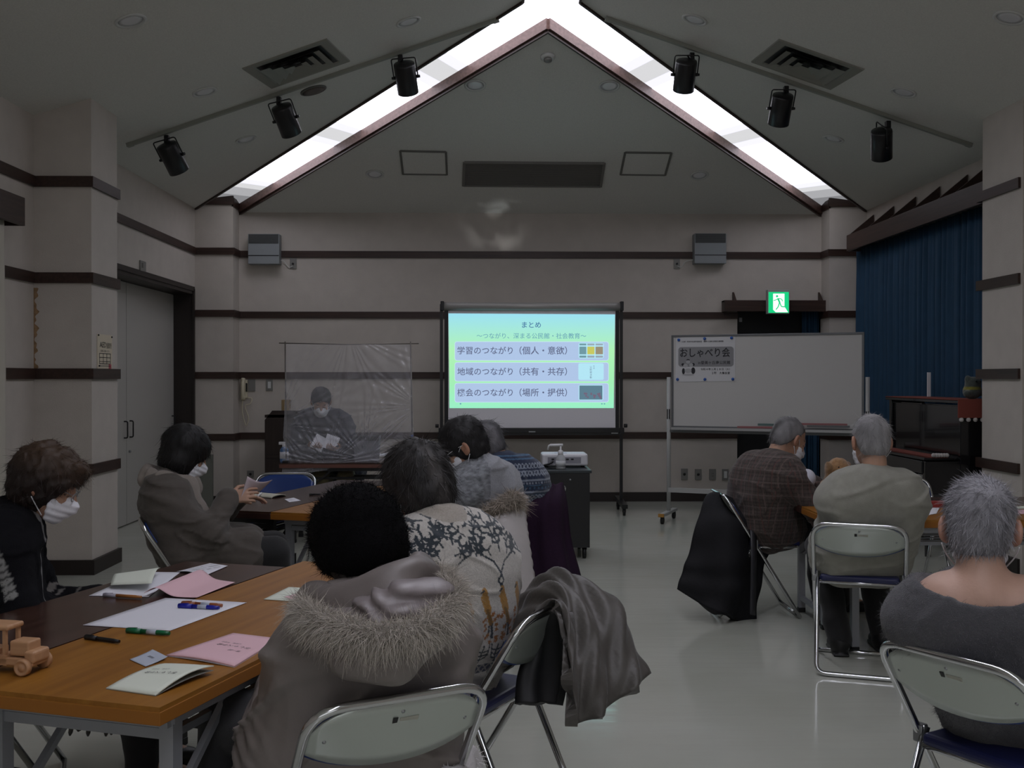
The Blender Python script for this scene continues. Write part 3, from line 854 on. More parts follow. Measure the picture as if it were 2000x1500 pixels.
def socket(px0, py0, px1, py1, Y, label, kind, m=None):
    c, w_, h_ = wall_box(px0, py0, px1, py1, Y)
    o = empty('wall_socket', (c.x, Y, c.z), 0, label, 'socket')
    b = MB(); b.box((0, -0.006, 0), (w_, 0.012, h_), bev=0.002); b.build('plate', m or M_plate, o)
    if kind == 'jack':
        b = MB(); b.lathe([(0.016, 0), (0.013, 0.006), (0.005, 0.006)], (0, -0.012, 0), n=14, R=rotm('X', math.pi / 2)); b.build('jack', M_black, o)
    if kind == 'switch':
        b = MB(); b.box((0, -0.014, 0), (w_ * 0.45, 0.008, h_ * 0.6), bev=0.002); b.build('switch_rocker', M_dl, o)
    if kind == 'outlet':
        b = MB()
        for s in (-1, 1): b.box((s * 0.007, -0.013, 0.012), (0.003, 0.003, 0.012)); b.box((s * 0.007, -0.013, -0.018), (0.003, 0.003, 0.012))
        b.build('slots', M_black, o)
socket(1330, 915, 1343, 937, YB, 'grey socket plate, leftmost of four low on the wall behind the whiteboard stand', 'jack')
socket(1357, 916, 1370, 937, YB, 'grey socket plate, second from left of four behind the whiteboard stand', 'jack')
socket(1385, 916, 1398, 937, YB, 'grey socket plate, third from left of four behind the whiteboard stand', 'outlet')
socket(1410, 916, 1423, 938, YB, 'pale switch plate, rightmost of four low plates behind the whiteboard stand', 'switch')
socket(485, 741, 499, 764, YB, 'grey wall plate right beside the wall telephone', 'none')
socket(520, 741, 533, 763, YB, 'grey switch plate right of the wall telephone plate', 'switch')
socket(483, 919, 496, 933, YB, 'low dark socket near the left corner beside the lectern', 'jack')
pp = onx(277, 520, XL)
o = empty('wall_plate', (XL, pp.y, pp.z), 0, 'small grey square plate on the left wall above the doors', 'wall plate')
b = MB(); b.box((0.008, 0, 0), (0.016, 0.16, 0.10), bev=0.003); b.build('plate', M_plate, o)
b = MB(); b.box((0.018, -0.03, 0.005), (0.006, 0.03, 0.045)); b.build('lens', M_frame, o)
# wall telephone
pp = at(476, 760, YB - 0.05)
t = empty('wall_telephone', (pp.x, YB, pp.z), 0, 'cream wall telephone handset with coiled cord beside the corner column', 'telephone')
M_cr = mat('cream_plastic', (0.62, 0.57, 0.42), 0.4)
b = MB(); b.box((0, -0.02, 0), (0.075, 0.04, 0.21), bev=0.008); b.build('cradle', M_cr, t)
b = MB(); b.tube(smooth_path([(-0.005, -0.05, 0.12), (-0.005, -0.075, 0.06), (-0.005, -0.078, -0.05), (-0.005, -0.05, -0.115)]), [0.026] * 3 + [0.02] * 12 + [0.026] * 4, 10); b.build('handset', M_cr, t)
b = MB(); b.box((0.03, -0.042, 0.02), (0.018, 0.006, 0.10)); b.build('keypad', M_black, t)
b = MB(); b.tube(smooth_path([(-0.01, -0.05, -0.12), (-0.02, -0.04, -0.26), (0.02, -0.03, -0.42), (0.05, -0.03, -0.33), (0.01, -0.03, -0.2), (0.07, -0.03, -0.17), (0.085, -0.02, -0.11), (0.04, -0.02, -0.10)]), 0.006, 6); b.build('cord', M_cr, t)
# exit sign
c, w_, h_ = wall_box(1501, 569, 1541, 611, YB - 0.30)
t = empty('exit_sign', (c.x, YB - 0.30, c.z), 0, 'lit green and white running man exit sign above the back doorway', 'exit sign')
b = MB(); b.box((0, 0.05, 0.006), (w_ + 0.012, 0.09, h_ + 0.03), bev=0.004); b.box((0, 0.15, 0), (0.06, 0.12, 0.06)); b.build('case', mat('sign_case', (0.42, 0.44, 0.42), 0.5), t)
Eg = emit('sign_green', (0.01, 0.62, 0.22), 1.0); Ew = emit('sign_white', (0.9, 1.0, 0.97), 1.15)
b = MB(); b.box((0, 0.003, -0.004), (w_ - 0.004, 0.004, h_ - 0.008)); b.build('green_panel', Eg, t)
u = w_ / 40.0
def sg(pts): return [((x - 20) * u, 0, (20 - y) * u - 0.004) for x, y in pts]
b = MB(); b.prism(sg([(9, 3), (31, 3), (31, 28), (38, 39), (14, 39), (9, 34)]), (0, -0.003, 0)); o = b.build('white_doorway', Ew, t)
b = MB()
cx_, cy_ = sg([(16.5, 8)])[0][0], sg([(16.5, 8)])[0][2]
b.prism([(cx_ + 2.2 * u * math.cos(a), 0, cy_ + 2.2 * u * math.sin(a)) for a in np.linspace(0, 2 * math.pi, 16)[:-1]], (0, -0.004, 0))
for pl, wd_ in (([(18, 12), (22, 21)], 3.2), ([(18.5, 12.5), (13.5, 15.5), (9.8, 16.5)], 1.6), ([(20, 12.5), (25.5, 13.5), (27.5, 18)], 1.6), ([(21, 21), (19, 28), (14.5, 34)], 2.0), ([(22, 21), (25, 28), (32, 28.5)], 2.0)):
    for i in range(len(pl) - 1):
        (xa, ya), (xb, yb) = pl[i], pl[i + 1]; L_ = math.hypot(xb - xa, yb - ya); nx_, ny_ = -(yb - ya) / L_ * wd_ / 2, (xb - xa) / L_ * wd_ / 2
        b.prism(sg([(xa + nx_, ya + ny_), (xb + nx_, yb + ny_), (xb - nx_, yb - ny_), (xa - nx_, ya - ny_)]), (0, -0.004, 0))
o = b.build('running_man', Eg, t)
# notice about the defibrillator on the left pillar
pa = onx(189, 652, PXL); pb = onx(218, 725, PXL)
t = empty('notice_sheet', (PXL, (pa.y + pb.y) / 2, (pa.z + pb.z) / 2), 0, 'cream AED notice sheet pinned to the left pillar', 'notice')
wy, hz_ = pb.y - pa.y, pa.z - pb.z
M_paper = mat('cream_paper', (0.62, 0.55, 0.42), 0.8); M_ink = mat('ink', (0.02, 0.02, 0.025), 0.7)
b = MB(); b.box((0.003, 0, 0), (0.003, wy, hz_)); b.build('sheet', M_paper, t)
xd, yd = (0, 1, 0), (0, 0, 1)
org = (0.006, 0, 0)
text_mesh([('AED', -wy * 0.14, hz_ * 0.22, wy * 0.42, 0.85), ('設置施設', wy * 0.27, hz_ * 0.24, wy * 0.34), ('自動体外式', wy * 0.27, hz_ * 0.16, wy * 0.34), ('緊急時 ご使用ください', 0, hz_ * 0.05, wy * 0.6)], 'heading', M_ink, org, xd, yd, t)
b = MB()
for z in (-0.02, -0.13, -0.24, -0.30, -0.36): b.box((0.0055, 0, hz_ * z), (0.002, wy * 0.74, 0.004))
for y in (-0.37, -0.12, 0.12, 0.37): b.box((0.0055, wy * y, hz_ * -0.16), (0.002, 0.004, hz_ * 0.28))
b.build('printed_table', M_ink, t)
b = MB(); b.box((0.0055, wy * 0.34, hz_ * -0.40), (0.002, 0.05, 0.05)); b.build('red_stamp', mat('red_print', (0.45, 0.10, 0.12), 0.8), t)
b = MB()
for sy, sz in ((-0.45, 0.47), (0.45, 0.45), (-0.4, -0.36)): b.ball((0.008, wy * sy, hz_ * sz), 0.007, 6)
b.build('pins', M_black, t)

# lectern, board and things in the back left corner ------------------------------------
YL = 11.3
c, w_, h_ = wall_box(517, 800, 600, 968, YL); zt = at(517, 802, YL).z
t = empty('lectern', (c.x, YL, 0), 0, 'dark brown lectern cabinet with sloping side standing behind the presenter', 'lectern')
M_lec = wood('lectern_wood', (0.018, 0.010, 0.008), (0.03, 0.018, 0.014), axis=2, rough=0.4)
x0 = -w_ / 2
b = MB(); b.prism([(x0, 0, 0), (x0, 0, zt - 0.10), (x0 + 0.08, 0, zt), (w_ / 2, 0, zt), (w_ / 2, 0, 0)], (0, 0.03, 0)); b.build('front_panel', M_lec, t)
for x in (x0, w_ / 2 - 0.03):
    b = MB(); b.box((x + 0.015, 0.25, (zt - 0.1) / 2), (0.03, 0.46, zt - 0.10)); b.build('side_panel', M_lec, t)
b = MB(); b.box((0, 0.25, zt - 0.06), (w_, 0.5, 0.03)); b.build('top_panel', M_lec, t)
b = MB(); b.box((0, -0.01, zt * 0.55), (w_ * 0.9, 0.02, 0.03)); b.build('moulding', M_lec, t)
M_card = mat('cardboard', (0.30, 0.21, 0.10), 0.8)
c2, w2, h2 = wall_box(547, 792, 562, 821, YL)
b = MB(); b.box((0, 0, 0), (w2, 0.10, h2), bev=0.003); o = b.build('cardboard_box', M_card); o.location = (c2.x, YL + 0.12, zt - 0.045 + h2 / 2); tag(o, 'small tan cardboard box on the dark lectern, left of the plastic sheet', 'box')
c2, w2, h2 = wall_box(391, 879, 418, 975, 11.7)
b = MB(); b.box((0, 0, 0.30), (w2, 0.05, 0.60), bev=0.008); b.box((0, -0.027, 0.30), (w2 * 0.8, 0.004, 0.5)); o = b.build('folded_board', mat('grey_board', (0.16, 0.165, 0.14), 0.6)); o.location = (c2.x, 11.66, 0); tag(o, 'grey flat board standing in front of the left corner column', 'board')

# ------------------------------------------------------------------ projection screen on its stand
YS = 11.2
SX = lambda x: at(x, 700, YS).x
SZ = lambda y: at(1040, y, YS).z
t = empty('projection_screen', (SX(1038), YS, 0), 0, 'projection screen on black wheeled stand showing a bright green and blue slide', 'projection screen')
ox = SX(1038)
M_fab = emit('screen_fabric', (0.50, 0.48, 0.55), 0.22)
M_fab = mat('screen_fabric', (0.80, 0.78, 0.82), 0.9)
b = MB(); b.box((SX(1037) - ox, 0, (SZ(606) + SZ(836)) / 2), (SX(1204) - SX(871), 0.004, SZ(606) - SZ(836))); b.build('screen_fabric', M_fab, t)
for xa, xb in ((868, 875.5), (1202, 1209)):
    b = MB(); b.box(((SX(xa) + SX(xb)) / 2 - ox, -0.006, (SZ(604) + SZ(836)) / 2), (SX(xb) - SX(xa), 0.004, SZ(604) - SZ(836))); b.build('black_border', M_black, t)
b = MB(); b.tube([(SX(865) - ox, 0.0, SZ(599)), (SX(1213) - ox, 0.0, SZ(599))], 0.045, 16); b.build('roller_case', mat('screen_case', (0.34, 0.33, 0.31), 0.45, 0.2), t)
for xa in (864, 1214):
    b = MB(); b.box((SX(xa) - ox, 0.0, SZ(598)), (0.035, 0.10, 0.10), bev=0.006); b.build('case_end', M_black, t)
b = MB(); b.box((SX(1038) - ox, -0.005, SZ(840.5)), (SX(1212) - SX(866), 0.035, 0.055), bev=0.004); b.box((SX(1038) - ox, 0.0, SZ(848)), (SX(1214) - SX(864), 0.03, 0.02)); b.build('bottom_bar', M_blackm, t)
b = MB(); b.box((SX(1039) - ox, -0.03, SZ(843)), (0.07, 0.02, 0.012)); b.box((SX(1200) - ox, -0.02, SZ(846)), (0.07, 0.02, 0.01)); b.build('handle', M_steel, t)
for xa, s in ((862, -1), (1214, 1)):
    X = SX(xa) - ox
    b = MB(); b.bar((X, 0.03, 0.09), (X, 0.03, SZ(594)), 0.032); b.build('post', M_blackm, t)
    b = MB(); b.bar((X - s * 0.05, 0.03, SZ(845)), (X - s * 0.05, 0.03, SZ(664)), 0.02); b.build('inner_post', M_blackm, t)
    b = MB(); b.box((X, 0.03, SZ(842)), (0.06, 0.06, 0.07), bev=0.006); b.tube([(X + s * 0.03, 0.03, SZ(832)), (X + s * 0.065, 0.03, SZ(832))], 0.02, 8); b.build('clamp_knob', M_black, t)
    b = MB(); b.prism([(X - 0.03, 0.34, 0.11), (X + 0.03, 0.34, 0.11), (X + 0.035, -0.25, 0.075), (X - 0.025, -0.25, 0.075)], (0, 0, 0.04)); b.build('foot', M_blackm, t)
    for yy in (0.30, -0.22):
        b = MB(); b.tube([(X - 0.012, yy, 0.034), (X + 0.012, yy, 0.034)], 0.034, 14); b.box((X, yy, 0.06), (0.035, 0.03, 0.05)); b.build('caster', M_black, t)
# the slide: coloured light thrown on the screen; vertical gradient belongs to the slide itself
def slide_mat():
    m, N, L, B = new_mat('slide_background')
    tc = N.new('ShaderNodeTexCoord'); sp = N.new('ShaderNodeSeparateXYZ'); L.new(tc.outputs['Generated'], sp.inputs[0])
    cr = N.new('ShaderNodeValToRGB'); e = cr.color_ramp.elements
    e[0].position = 0.0; e[0].color = (*srgb(150, 238, 196), 1); e[1].position = 1.0; e[1].color = (*srgb(152, 222, 240), 1)
    k = e.new(0.28); k.color = (*srgb(160, 236, 178), 1); k = e.new(0.62); k.color = (*srgb(172, 240, 178), 1)
    L.new(sp.outputs[2], cr.inputs[0]); L.new(cr.outputs[0], B.inputs['Emission Color']); B.inputs['Emission Strength'].default_value = 1.0
    B.inputs['Base Color'].default_value = (0.1, 0.1, 0.1, 1); B.inputs['Roughness'].default_value = 1; B.inputs['Specular IOR Level'].default_value = 0
    return m
sl = (876, 612.5, 1200, 797.5)
b = MB(); b.prism([(SX(876) - ox, -0.003, SZ(612.5)), (SX(1201) - ox, -0.003, SZ(614)), (SX(1198.5) - ox, -0.003, SZ(797)), (SX(878) - ox, -0.003, SZ(797)),], (0, -0.001, 0))
sld = b.build('slide', slide_mat(), t)
def rrect(x0, y0, x1, y1, r, y, n=4):
    pts = []
    for cx, cy, a0 in ((x1 - r, y0 + r, -90), (x1 - r, y1 - r, 0), (x0 + r, y1 - r, 90), (x0 + r, y0 + r, 180)):
        for k in range(n + 1):
            a = math.radians(a0 + 90 * k / n); pts.append((SX(cx + r * math.cos(a)) - ox, y, SZ(cy + r * math.sin(a))))
    return pts
E_box = emit('slide_panel_blue', srgb(172, 194, 226), 1.0); E_edge = emit('slide_panel_edge', srgb(196, 222, 240), 1.0)
rows = ((668, 703.5), (708.5, 744), (749, 785))
b = MB(); b2 = MB()
for y0, y1 in rows:
    b.prism(rrect(889, y0, 1188, y1, 4, -0.0045), (0, -0.001, 0)); b2.prism(rrect(888, y0 - 1, 1189, y1 + 1, 4.5, -0.0042), (0, -0.0006, 0))
b2.build('slide_panel_edges', E_edge, sld); b.build('slide_panels', E_box, sld)
E_txt = emit('slide_text_dark', srgb(96, 104, 132), 1.0); E_txt2 = emit('slide_text_blue', srgb(72, 118, 160), 1.0); E_txt3 = emit('slide_text_pale', srgb(104, 160, 178), 1.0)
u = SX(1039) - SX(1038)
TX = lambda x: (x - 1038) * u
o0 = (0, -0.0062, 0); xd, yd = (1, 0, 0), (0, 0, 1)
text_mesh([('まとめ', TX(1038), SZ(634.5), 37 * u)], 'slide_title', E_txt2, o0, xd, yd, sld, bold=0.012)
text_mesh([('～つながり、深まる公民館・社会教育～', TX(1038), SZ(656), 214 * u)], 'slide_subtitle', E_txt3, o0, xd, yd, sld, bold=0.006)
for ln_ in [('学習のつながり', TX(947.5), SZ(684.5), 108 * u), ('（個人・意欲）', TX(1061), SZ(684.5), 93 * u),
           ('地域のつながり', TX(947.5), SZ(725.5), 108 * u), ('（共有・共存）', TX(1061), SZ(725.5), 93 * u),
           ('機会のつながり', TX(947.5), SZ(766.5), 108 * u), ('（場所・提供）', TX(1061), SZ(766.5), 93 * u)]:
    text_mesh([ln_], 'slide_text', E_txt, o0, xd, yd, sld, bold=0.010)
b = MB(); b.prism(rrect(1130, 669.5, 1179, 700, 3, -0.0058), (0, -0.0006, 0)); b.prism(rrect(1129.5, 709.5, 1179, 742, 3, -0.0058), (0, -0.0006, 0)); b.prism(rrect(1130, 751.5, 1178, 782, 3, -0.0058), (0, -0.0006, 0))
b.build('slide_picture_frames', emit('slide_cyan', srgb(176, 226, 240), 1.0), sld)
def pic(rects, name, col):
    b = MB()
    for (x0, y0, x1, y1) in rects: b.prism(rrect(x0, y0, x1, y1, 0.6, -0.0068, 1), (0, -0.0006, 0))
    b.build(name, emit(name, srgb(*col), 1.0), sld)
pic([(1131.5, 671, 1145, 674.5), (1131.5, 677, 1145, 692), (1131.5, 694.5, 1145, 698.5)], 'slide_picture_teal', (110, 150, 160))
for r4 in [(1147, 671, 1161, 674.5), (1163, 671, 1177.5, 674.5), (1163, 694.5, 1177.5, 698.5), (1147, 694.5, 1161, 698.5)]: pic([r4], 'slide_picture_grey', (150, 165, 178))
pic([(1147, 677, 1161, 692)], 'slide_picture_yellow', (196, 196, 96))
pic([(1163, 677, 1177.5, 692)], 'slide_picture_brown', (150, 140, 118))
pic([(1131.5, 753, 1176.5, 780.5)], 'slide_picture_room', (92, 124, 140))
b = MB()
r_ = random.Random(4)
for k in range(16):
    x = 1134 + 40 * r_.random(); y = 766 + 10 * r_.random(); b.prism(rrect(x, y, x + 3.5, y + 3 + 2 * r_.random(), 0.8, -0.0076, 2), (0, -0.0005, 0))
b.build('slide_picture_people', emit('slide_people', srgb(112, 100, 120), 1.0), sld)
text_mesh([('社', TX(1160), SZ(715), 3 * u), ('会', TX(1160), SZ(719), 3 * u), ('公', TX(1154), SZ(717), 4 * u), ('民', TX(1154), SZ(722), 4 * u), ('館', TX(1154), SZ(727), 4 * u), ('活', TX(1154), SZ(732), 4 * u), ('動', TX(1154), SZ(737), 4 * u)], 'slide_small_text', E_txt, o0, xd, yd, sld)
b = MB(); b.prism(rrect(898, 787, 901, 790, 1, -0.0058, 2), (0, -0.0006, 0)); b.prism(rrect(1174, 787.5, 1177, 790, 1, -0.0058, 2), (0, -0.0006, 0)); b.prism(rrect(1179, 787.5, 1182, 790, 1, -0.0058, 2), (0, -0.0006, 0)); b.build('slide_footer_marks', E_txt3, sld)
# projector light: the slide also lights the room through its emission

# ------------------------------------------------------------------ whiteboard
A = at(1312, 745, 10.55); Bp = at(1688, 745, 9.80)
dx = (Bp - A); dx.z = 0; bw = dx.length; ang = math.atan2(dx.y, dx.x)
mid = (A + Bp) / 2
t = empty('whiteboard', (mid.x, mid.y, 0), ang, 'large white rolling whiteboard with a poster, standing before the dark doorway', 'whiteboard')
zt, zb_ = 1.872, 0.945
M_wb = mat('whiteboard_surface', (0.56, 0.55, 0.53), 0.25); M_wbf = mat('whiteboard_frame', (0.16, 0.165, 0.17), 0.4, 0.4); M_wbl = mat('stand_paint', (0.42, 0.42, 0.41), 0.4)
b = MB(); b.box((0, 0, (zt + zb_) / 2), (bw - 0.02, 0.02, zt - zb_ - 0.02)); b.build('panel', M_wb, t)
b = MB()
for z in (zt - 0.008, zb_ + 0.008): b.box((0, 0, z), (bw, 0.035, 0.022), bev=0.003)
for x in (-bw / 2 + 0.01, bw / 2 - 0.01): b.box((x, 0, (zt + zb_) / 2), (0.022, 0.035, zt - zb_), bev=0.003)
b.build('frame', M_wbf, t)
b = MB(); b.box((0, 0, zb_ - 0.035), (bw + 0.05, 0.03, 0.03), bev=0.004); b.build('lower_rail', M_wbf, t)
b = MB(); b.box((0.0, -0.055, zb_ - 0.012), (bw * 0.98, 0.09, 0.012)); b.box((0, -0.098, zb_ - 0.005), (bw * 0.98, 0.006, 0.025)); b.build('pen_tray', mat('tray_light', (0.5, 0.5, 0.5), 0.35, 0.5), t)
for s in (-1, 1):
    X = s * (bw / 2 + 0.03)
    b = MB(); b.tube([(X, 0, 0.09), (X, 0, zt - 0.42)], 0.021, 12); b.build('post', M_wbl, t)
    b = MB(); b.box((X, 0, 1.08), (0.03, 0.04, 0.10)); b.build('pivot', M_black, t)
    b = MB(); b.box((X, -0.02, 0.09), (0.055, 0.56, 0.03), bev=0.006); b.build('foot', M_wbl, t)
    b = MB()
    b.box((X, -0.30, 0.09), (0.06, 0.02, 0.034), bev=0.004); b.build('foot_cap', mat('orange_cap', (0.40, 0.20, 0.04), 0.5), t)
    for yy in (-0.25, 0.21):
        b = MB(); b.tube([(X - 0.013, yy, 0.038), (X + 0.013, yy, 0.038)], 0.038, 14); b.box((X, yy, 0.065), (0.03, 0.03, 0.03)); b.build('caster', M_black, t)
b = MB(); b.bar((-bw / 2 - 0.03, 0, 0.315), (bw / 2 + 0.03, 0, 0.315), 0.045); b.build('crossbar', M_wbl, t)
Rw = Matrix.Rotation(ang, 3, 'Z'); Tw = Vector((mid.x, mid.y, 0))
def wbp(px, py, off=-0.012):                # pixel -> local coordinates on the board face
    n = Rw @ Vector((0, -1, 0)); p0 = Tw + Rw @ Vector((0, off, 0))
    p = onplane(px, py, p0, n); return Rw.inverted() @ (p - Tw)
def on_board(mb, name, m, label, cat, group=None):
    o = mb.build(name, m); o.location = Tw; o.rotation_euler = (0, 0, ang); return tag(o, label, cat, group)
pt = empty('poster', Tw, ang, 'white poster with grey rounded box and black Japanese heading on the whiteboard', 'poster')
q = [wbp(*p) for p in ((1321, 659), (1436, 655), (1436, 744), (1319, 746))]
b = MB(); b.prism(q, (0, -0.0012, 0)); b.build('sheet', mat('poster_paper', (0.62, 0.62, 0.63), 0.7), pt)
a0, a1 = wbp(1325, 678), wbp(1433, 716)
def rr2(x0, z0, x1, z1, r, y):
    pts = []
    for cx, cz, a in ((x1 - r, z0 + r, -90), (x1 - r, z1 - r, 0), (x0 + r, z1 - r, 90), (x0 + r, z0 + r, 180)):
        for k in range(5): g = math.radians(a + 22.5 * k); pts.append((cx + r * math.cos(g), y, cz + r * math.sin(g)))
    return pts
b = MB(); b.prism(rr2(a0.x, a1.z, a1.x, a0.z, 0.03, -0.0135), (0, -0.0008, 0)); b.build('grey_box', mat('poster_grey', (0.26, 0.26, 0.27), 0.7), pt)
ub = (wbp(1433, 700).x - wbp(1325, 700).x) / 108.0
def bt(txt, px, py, wpx, hs=1.0): p = wbp(px, py); return (txt, p.x, p.z, wpx * ub, hs)
text_mesh([bt('おしゃべり会', 1377, 688.5, 98, 1.15)], 'heading', M_ink, (0, -0.0145, 0), xd, yd, pt, bold=0.015)
text_mesh([bt('in登美ヶ丘南公民館', 1395, 708, 62), bt('令和４年１月１８日（火）', 1397, 721, 57), bt('２階　大集会室', 1408, 728.5, 35), bt('（公財）奈良市生涯学習財団　登美ヶ丘南公民館主催事業', 1372, 667, 82)], 'text', M_ink, (0, -0.0145, 0), xd, yd, pt, bold=0.01)
# little drawing of two figures reading
b = MB()
def blob(px, py, rx, rz, y=-0.0142):
    p = wbp(px, py); b.prism([(p.x + rx * ub * math.cos(a), y, p.z + rz * ub * math.sin(a)) for a in np.linspace(0, 2 * math.pi, 17)[:-1]], (0, -0.0006, 0))
for a in ((1344, 703, 3.2, 1.6), (1334, 712, 3, 2.6), (1354, 712, 3, 3.0), (1335, 725, 3, 6), (1354, 724, 4, 6.5)): blob(*a)
b.build('drawing_dark', M_ink, pt)
b = MB()
for a in ((1344, 707, 4, 3.5), (1339, 714, 4.5, 3.5), (1350, 713, 4, 3.5), (1344, 724, 7, 4.5), (1344, 732, 12, 1.8)): blob(*a, y=-0.0149)
b.build('drawing_light', mat('poster_light', (0.42, 0.42, 0.43), 0.7), pt)
M_mag = mat('blue_magnet', (0.02, 0.09, 0.36), 0.3)
for (x, y), nm in zip(((1326, 664), (1376.5, 661.5), (1429, 660), (1323.5, 741), (1377, 741), (1431.5, 740.5)), ('top left corner', 'middle of the top edge', 'top right corner', 'bottom left corner', 'middle of the bottom edge', 'bottom right corner')):
    p = wbp(x, y); b = MB(); b.lathe([(0.0145, 0), (0.015, 0.006), (0.011, 0.011), (0.0005, 0.012)], (p.x, -0.014, p.z), n=16, R=rotm('X', math.pi / 2))
    on_board(b, 'magnet', M_mag, 'round blue magnet holding the %s of the poster' % nm, 'magnet', 'blue magnets on the whiteboard')
M_red = mat('pink_plastic', (0.33, 0.13, 0.13), 0.5); M_teal = mat('teal_plastic', (0.10, 0.17, 0.16), 0.5)
for (xa, ya, xb, yb, m, lb, dy) in ((1440, 834, 1535, 836, M_red, 'left reddish flat ruler on the whiteboard tray', 0.0), (1480, 829, 1520, 830, M_teal, 'short teal ruler above the left red one on the whiteboard tray', 0.02), (1560, 828, 1655, 829, M_red, 'right reddish flat ruler leaning on the whiteboard tray', 0.012), (1576, 832, 1660, 833, M_wbf, 'grey ruler below the right red one on the whiteboard tray', -0.01)):
    p, q2 = wbp(xa, ya, -0.06 + dy), wbp(xb, yb, -0.06 + dy); zt_ = max(p.z, zb_ + 0.005)
    b = MB(); b.box(((p.x + q2.x) / 2, -0.06 + dy, zt_ ), (abs(q2.x - p.x), 0.012, 0.02), bev=0.002)
    on_board(b, 'board_ruler', m, lb, 'ruler', 'rulers on the whiteboard tray')

# ------------------------------------------------------------------ piano in the alcove
PX0, PX1, PYa, PYb, PZ = 3.80, 4.10, 8.36, 9.86, 1.262
t = empty('upright_piano', (PX0, (PYa + PYb) / 2, 0), 0, 'black upright piano against the blue curtain, red cloth on its lid', 'piano')
M_pia = mat('piano_black', (0.006, 0.006, 0.007), 0.16, coat=0.3); cy = (PYa + PYb) / 2; ln = PYb - PYa
M_redc = mat('red_cloth', (0.20, 0.045, 0.030), 0.85, bump=0.3, scale=150); M_pom = mat('white_pompom', (0.55, 0.52, 0.50), 0.95, bump=0.6, scale=200)
b = MB(); b.box((0.16, 0, 0.64), (0.26, ln - 0.06, 1.16)); b.build('case', M_pia, t)
for s in (-1, 1):
    b = MB(); b.box((0.14, s * (ln / 2 - 0.02), PZ / 2), (0.32, 0.045, PZ - 0.03), bev=0.004); b.build('side_panel', M_pia, t)
    b = MB(); b.box((-0.15, s * (ln / 2 - 0.03), 0.64), (0.30, 0.06, 0.26), bev=0.006); b.build('key_block', M_pia, t)
    b = MB(); b.tube([(-0.26, s * (ln / 2 - 0.05), 0.0), (-0.26, s * (ln / 2 - 0.05), 0.52)], [0.024, 0.034], 10); b.build('leg', M_pia, t)
b = MB(); b.box((0.13, 0, PZ - 0.012), (0.36, ln + 0.04, 0.024), bev=0.004); b.build('lid', M_pia, t)
b = MB(); b.box((0.02, 0, 1.0), (0.03, ln - 0.12, 0.42)); b.box((0.03, 0.1, 1.0), (0.03, 0.03, 0.45)); b.build('front_panel', M_pia, t)
b = MB(); b.box((-0.15, 0, 0.72), (0.32, ln - 0.1, 0.10), bev=0.006); b.box((-0.14, 0, 0.785), (0.30, ln - 0.1, 0.022), bev=0.005); b.build('keyboard_lid', M_pia, t)
b = MB(); b.box((0.12, 0, 0.32), (0.05, ln - 0.1, 0.56)); b.build('lower_panel', M_pia, t)
b = MB(); b.box((-0.302, -ln / 2 + 0.10, 0.64), (0.004, 0.09, 0.04)); b.build('name_plate', M_plate, t)
for (cx, sx, z, sz, cyo, ly, lb) in ((0.12, 0.34, PZ + 0.006, 0.008, 0, ln + 0.05, 'red cloth runner over the top of the piano'), (-0.16, 0.13, 0.80, 0.008, 0.0, ln - 0.1, 'red cloth runner on the keyboard lid of the piano')):
    o = empty('cloth_runner', (PX0 + cx, cy, z), 0, lb, 'cloth')
    b = MB(); b.box((0, 0, 0), (sx, ly, sz), bev=0.002)
    if z > 1: b.box((0.0, -ly / 2, -0.07), (sx, 0.008, 0.15))
    b.build('cloth', M_redc, o)
    for k in range(6):
        for e_ in (-1, 1):
            if z > 1 and e_ > 0: continue
            b = MB(); b.ball((-sx / 2 + sx * (k + 0.5) / 6, e_ * (ly / 2 + 0.0), -0.16 if z > 1 else 0.018), 0.018, 6); b.build('pompom', M_pom, o)
tp = at(1810, 779, 9.3); top = at(1811, 727, 9.3)
b = MB(); b.box((0, 0, 0), (0.03, 0.012, 1.0)); o = b.build('white_stick', M_white); zc = PZ + 0.012; o.scale = (1, 1, top.z - zc); o.location = (4.02, at(1810, 750, 9.3).y, (top.z + zc) / 2)
o.location.y = onx(1810, 750, 4.0).y; tag(o, 'thin white stick standing on top of the piano', 'stick')
# plush toy on the piano
def sdf_obj(sd, name, m, parent, vox, col=None, disp=None, hairs=None):
    Vv, Qq = sd.mesh(vox, disp)
    c = None
    if col is not None:
        c = col(Vv, vnormals(Vv, Qq)); 
    me = mesh_np(name, Vv, [Qq], True, c)
    return link(name, me, m, parent)
M_fur = mat('plush_fur', (0.5, 0.5, 0.5), 0.95, bump=0.8, scale=260, attr=True, var=0.25, vscale=60, sheen=0.3)
pp = at(1905, 782, 8.55)
t = empty('plush_toy', (3.95, 8.52, PZ + 0.012), 0.4, 'small grey green stuffed toy with yellow band sitting on the piano', 'plush toy')
s_ = Sdf(); s_.ell((0, 0, 0.06), (0.075, 0.07, 0.065)); s_.ell((0, -0.01, 0.13), (0.065, 0.06, 0.05), k=0.03); s_.ell((0.06, 0, 0.15), (0.03, 0.02, 0.035)); s_.ell((-0.05, 0, 0.16), (0.025, 0.02, 0.03)); s_.ell((0.09, -0.02, 0.05), (0.04, 0.03, 0.03)); s_.ell((-0.08, -0.03, 0.04), (0.04, 0.03, 0.03))
def pc_(Vv, Nn):
    c = np.tile(np.array([[0.07, 0.085, 0.075]]), (len(Vv), 1)); m_ = (np.abs(Vv[:, 2] - 0.085) < 0.013) & (Vv[:, 0] < 0.05); c[m_] = (0.22, 0.20, 0.03); return c
sdf_obj(s_, 'body', M_fur, t, 0.006, pc_)
b = MB()
for x in (-0.025, 0.02): b.ball((x, -0.065, 0.14), 0.008, 6)
b.build('eyes', M_black, t)
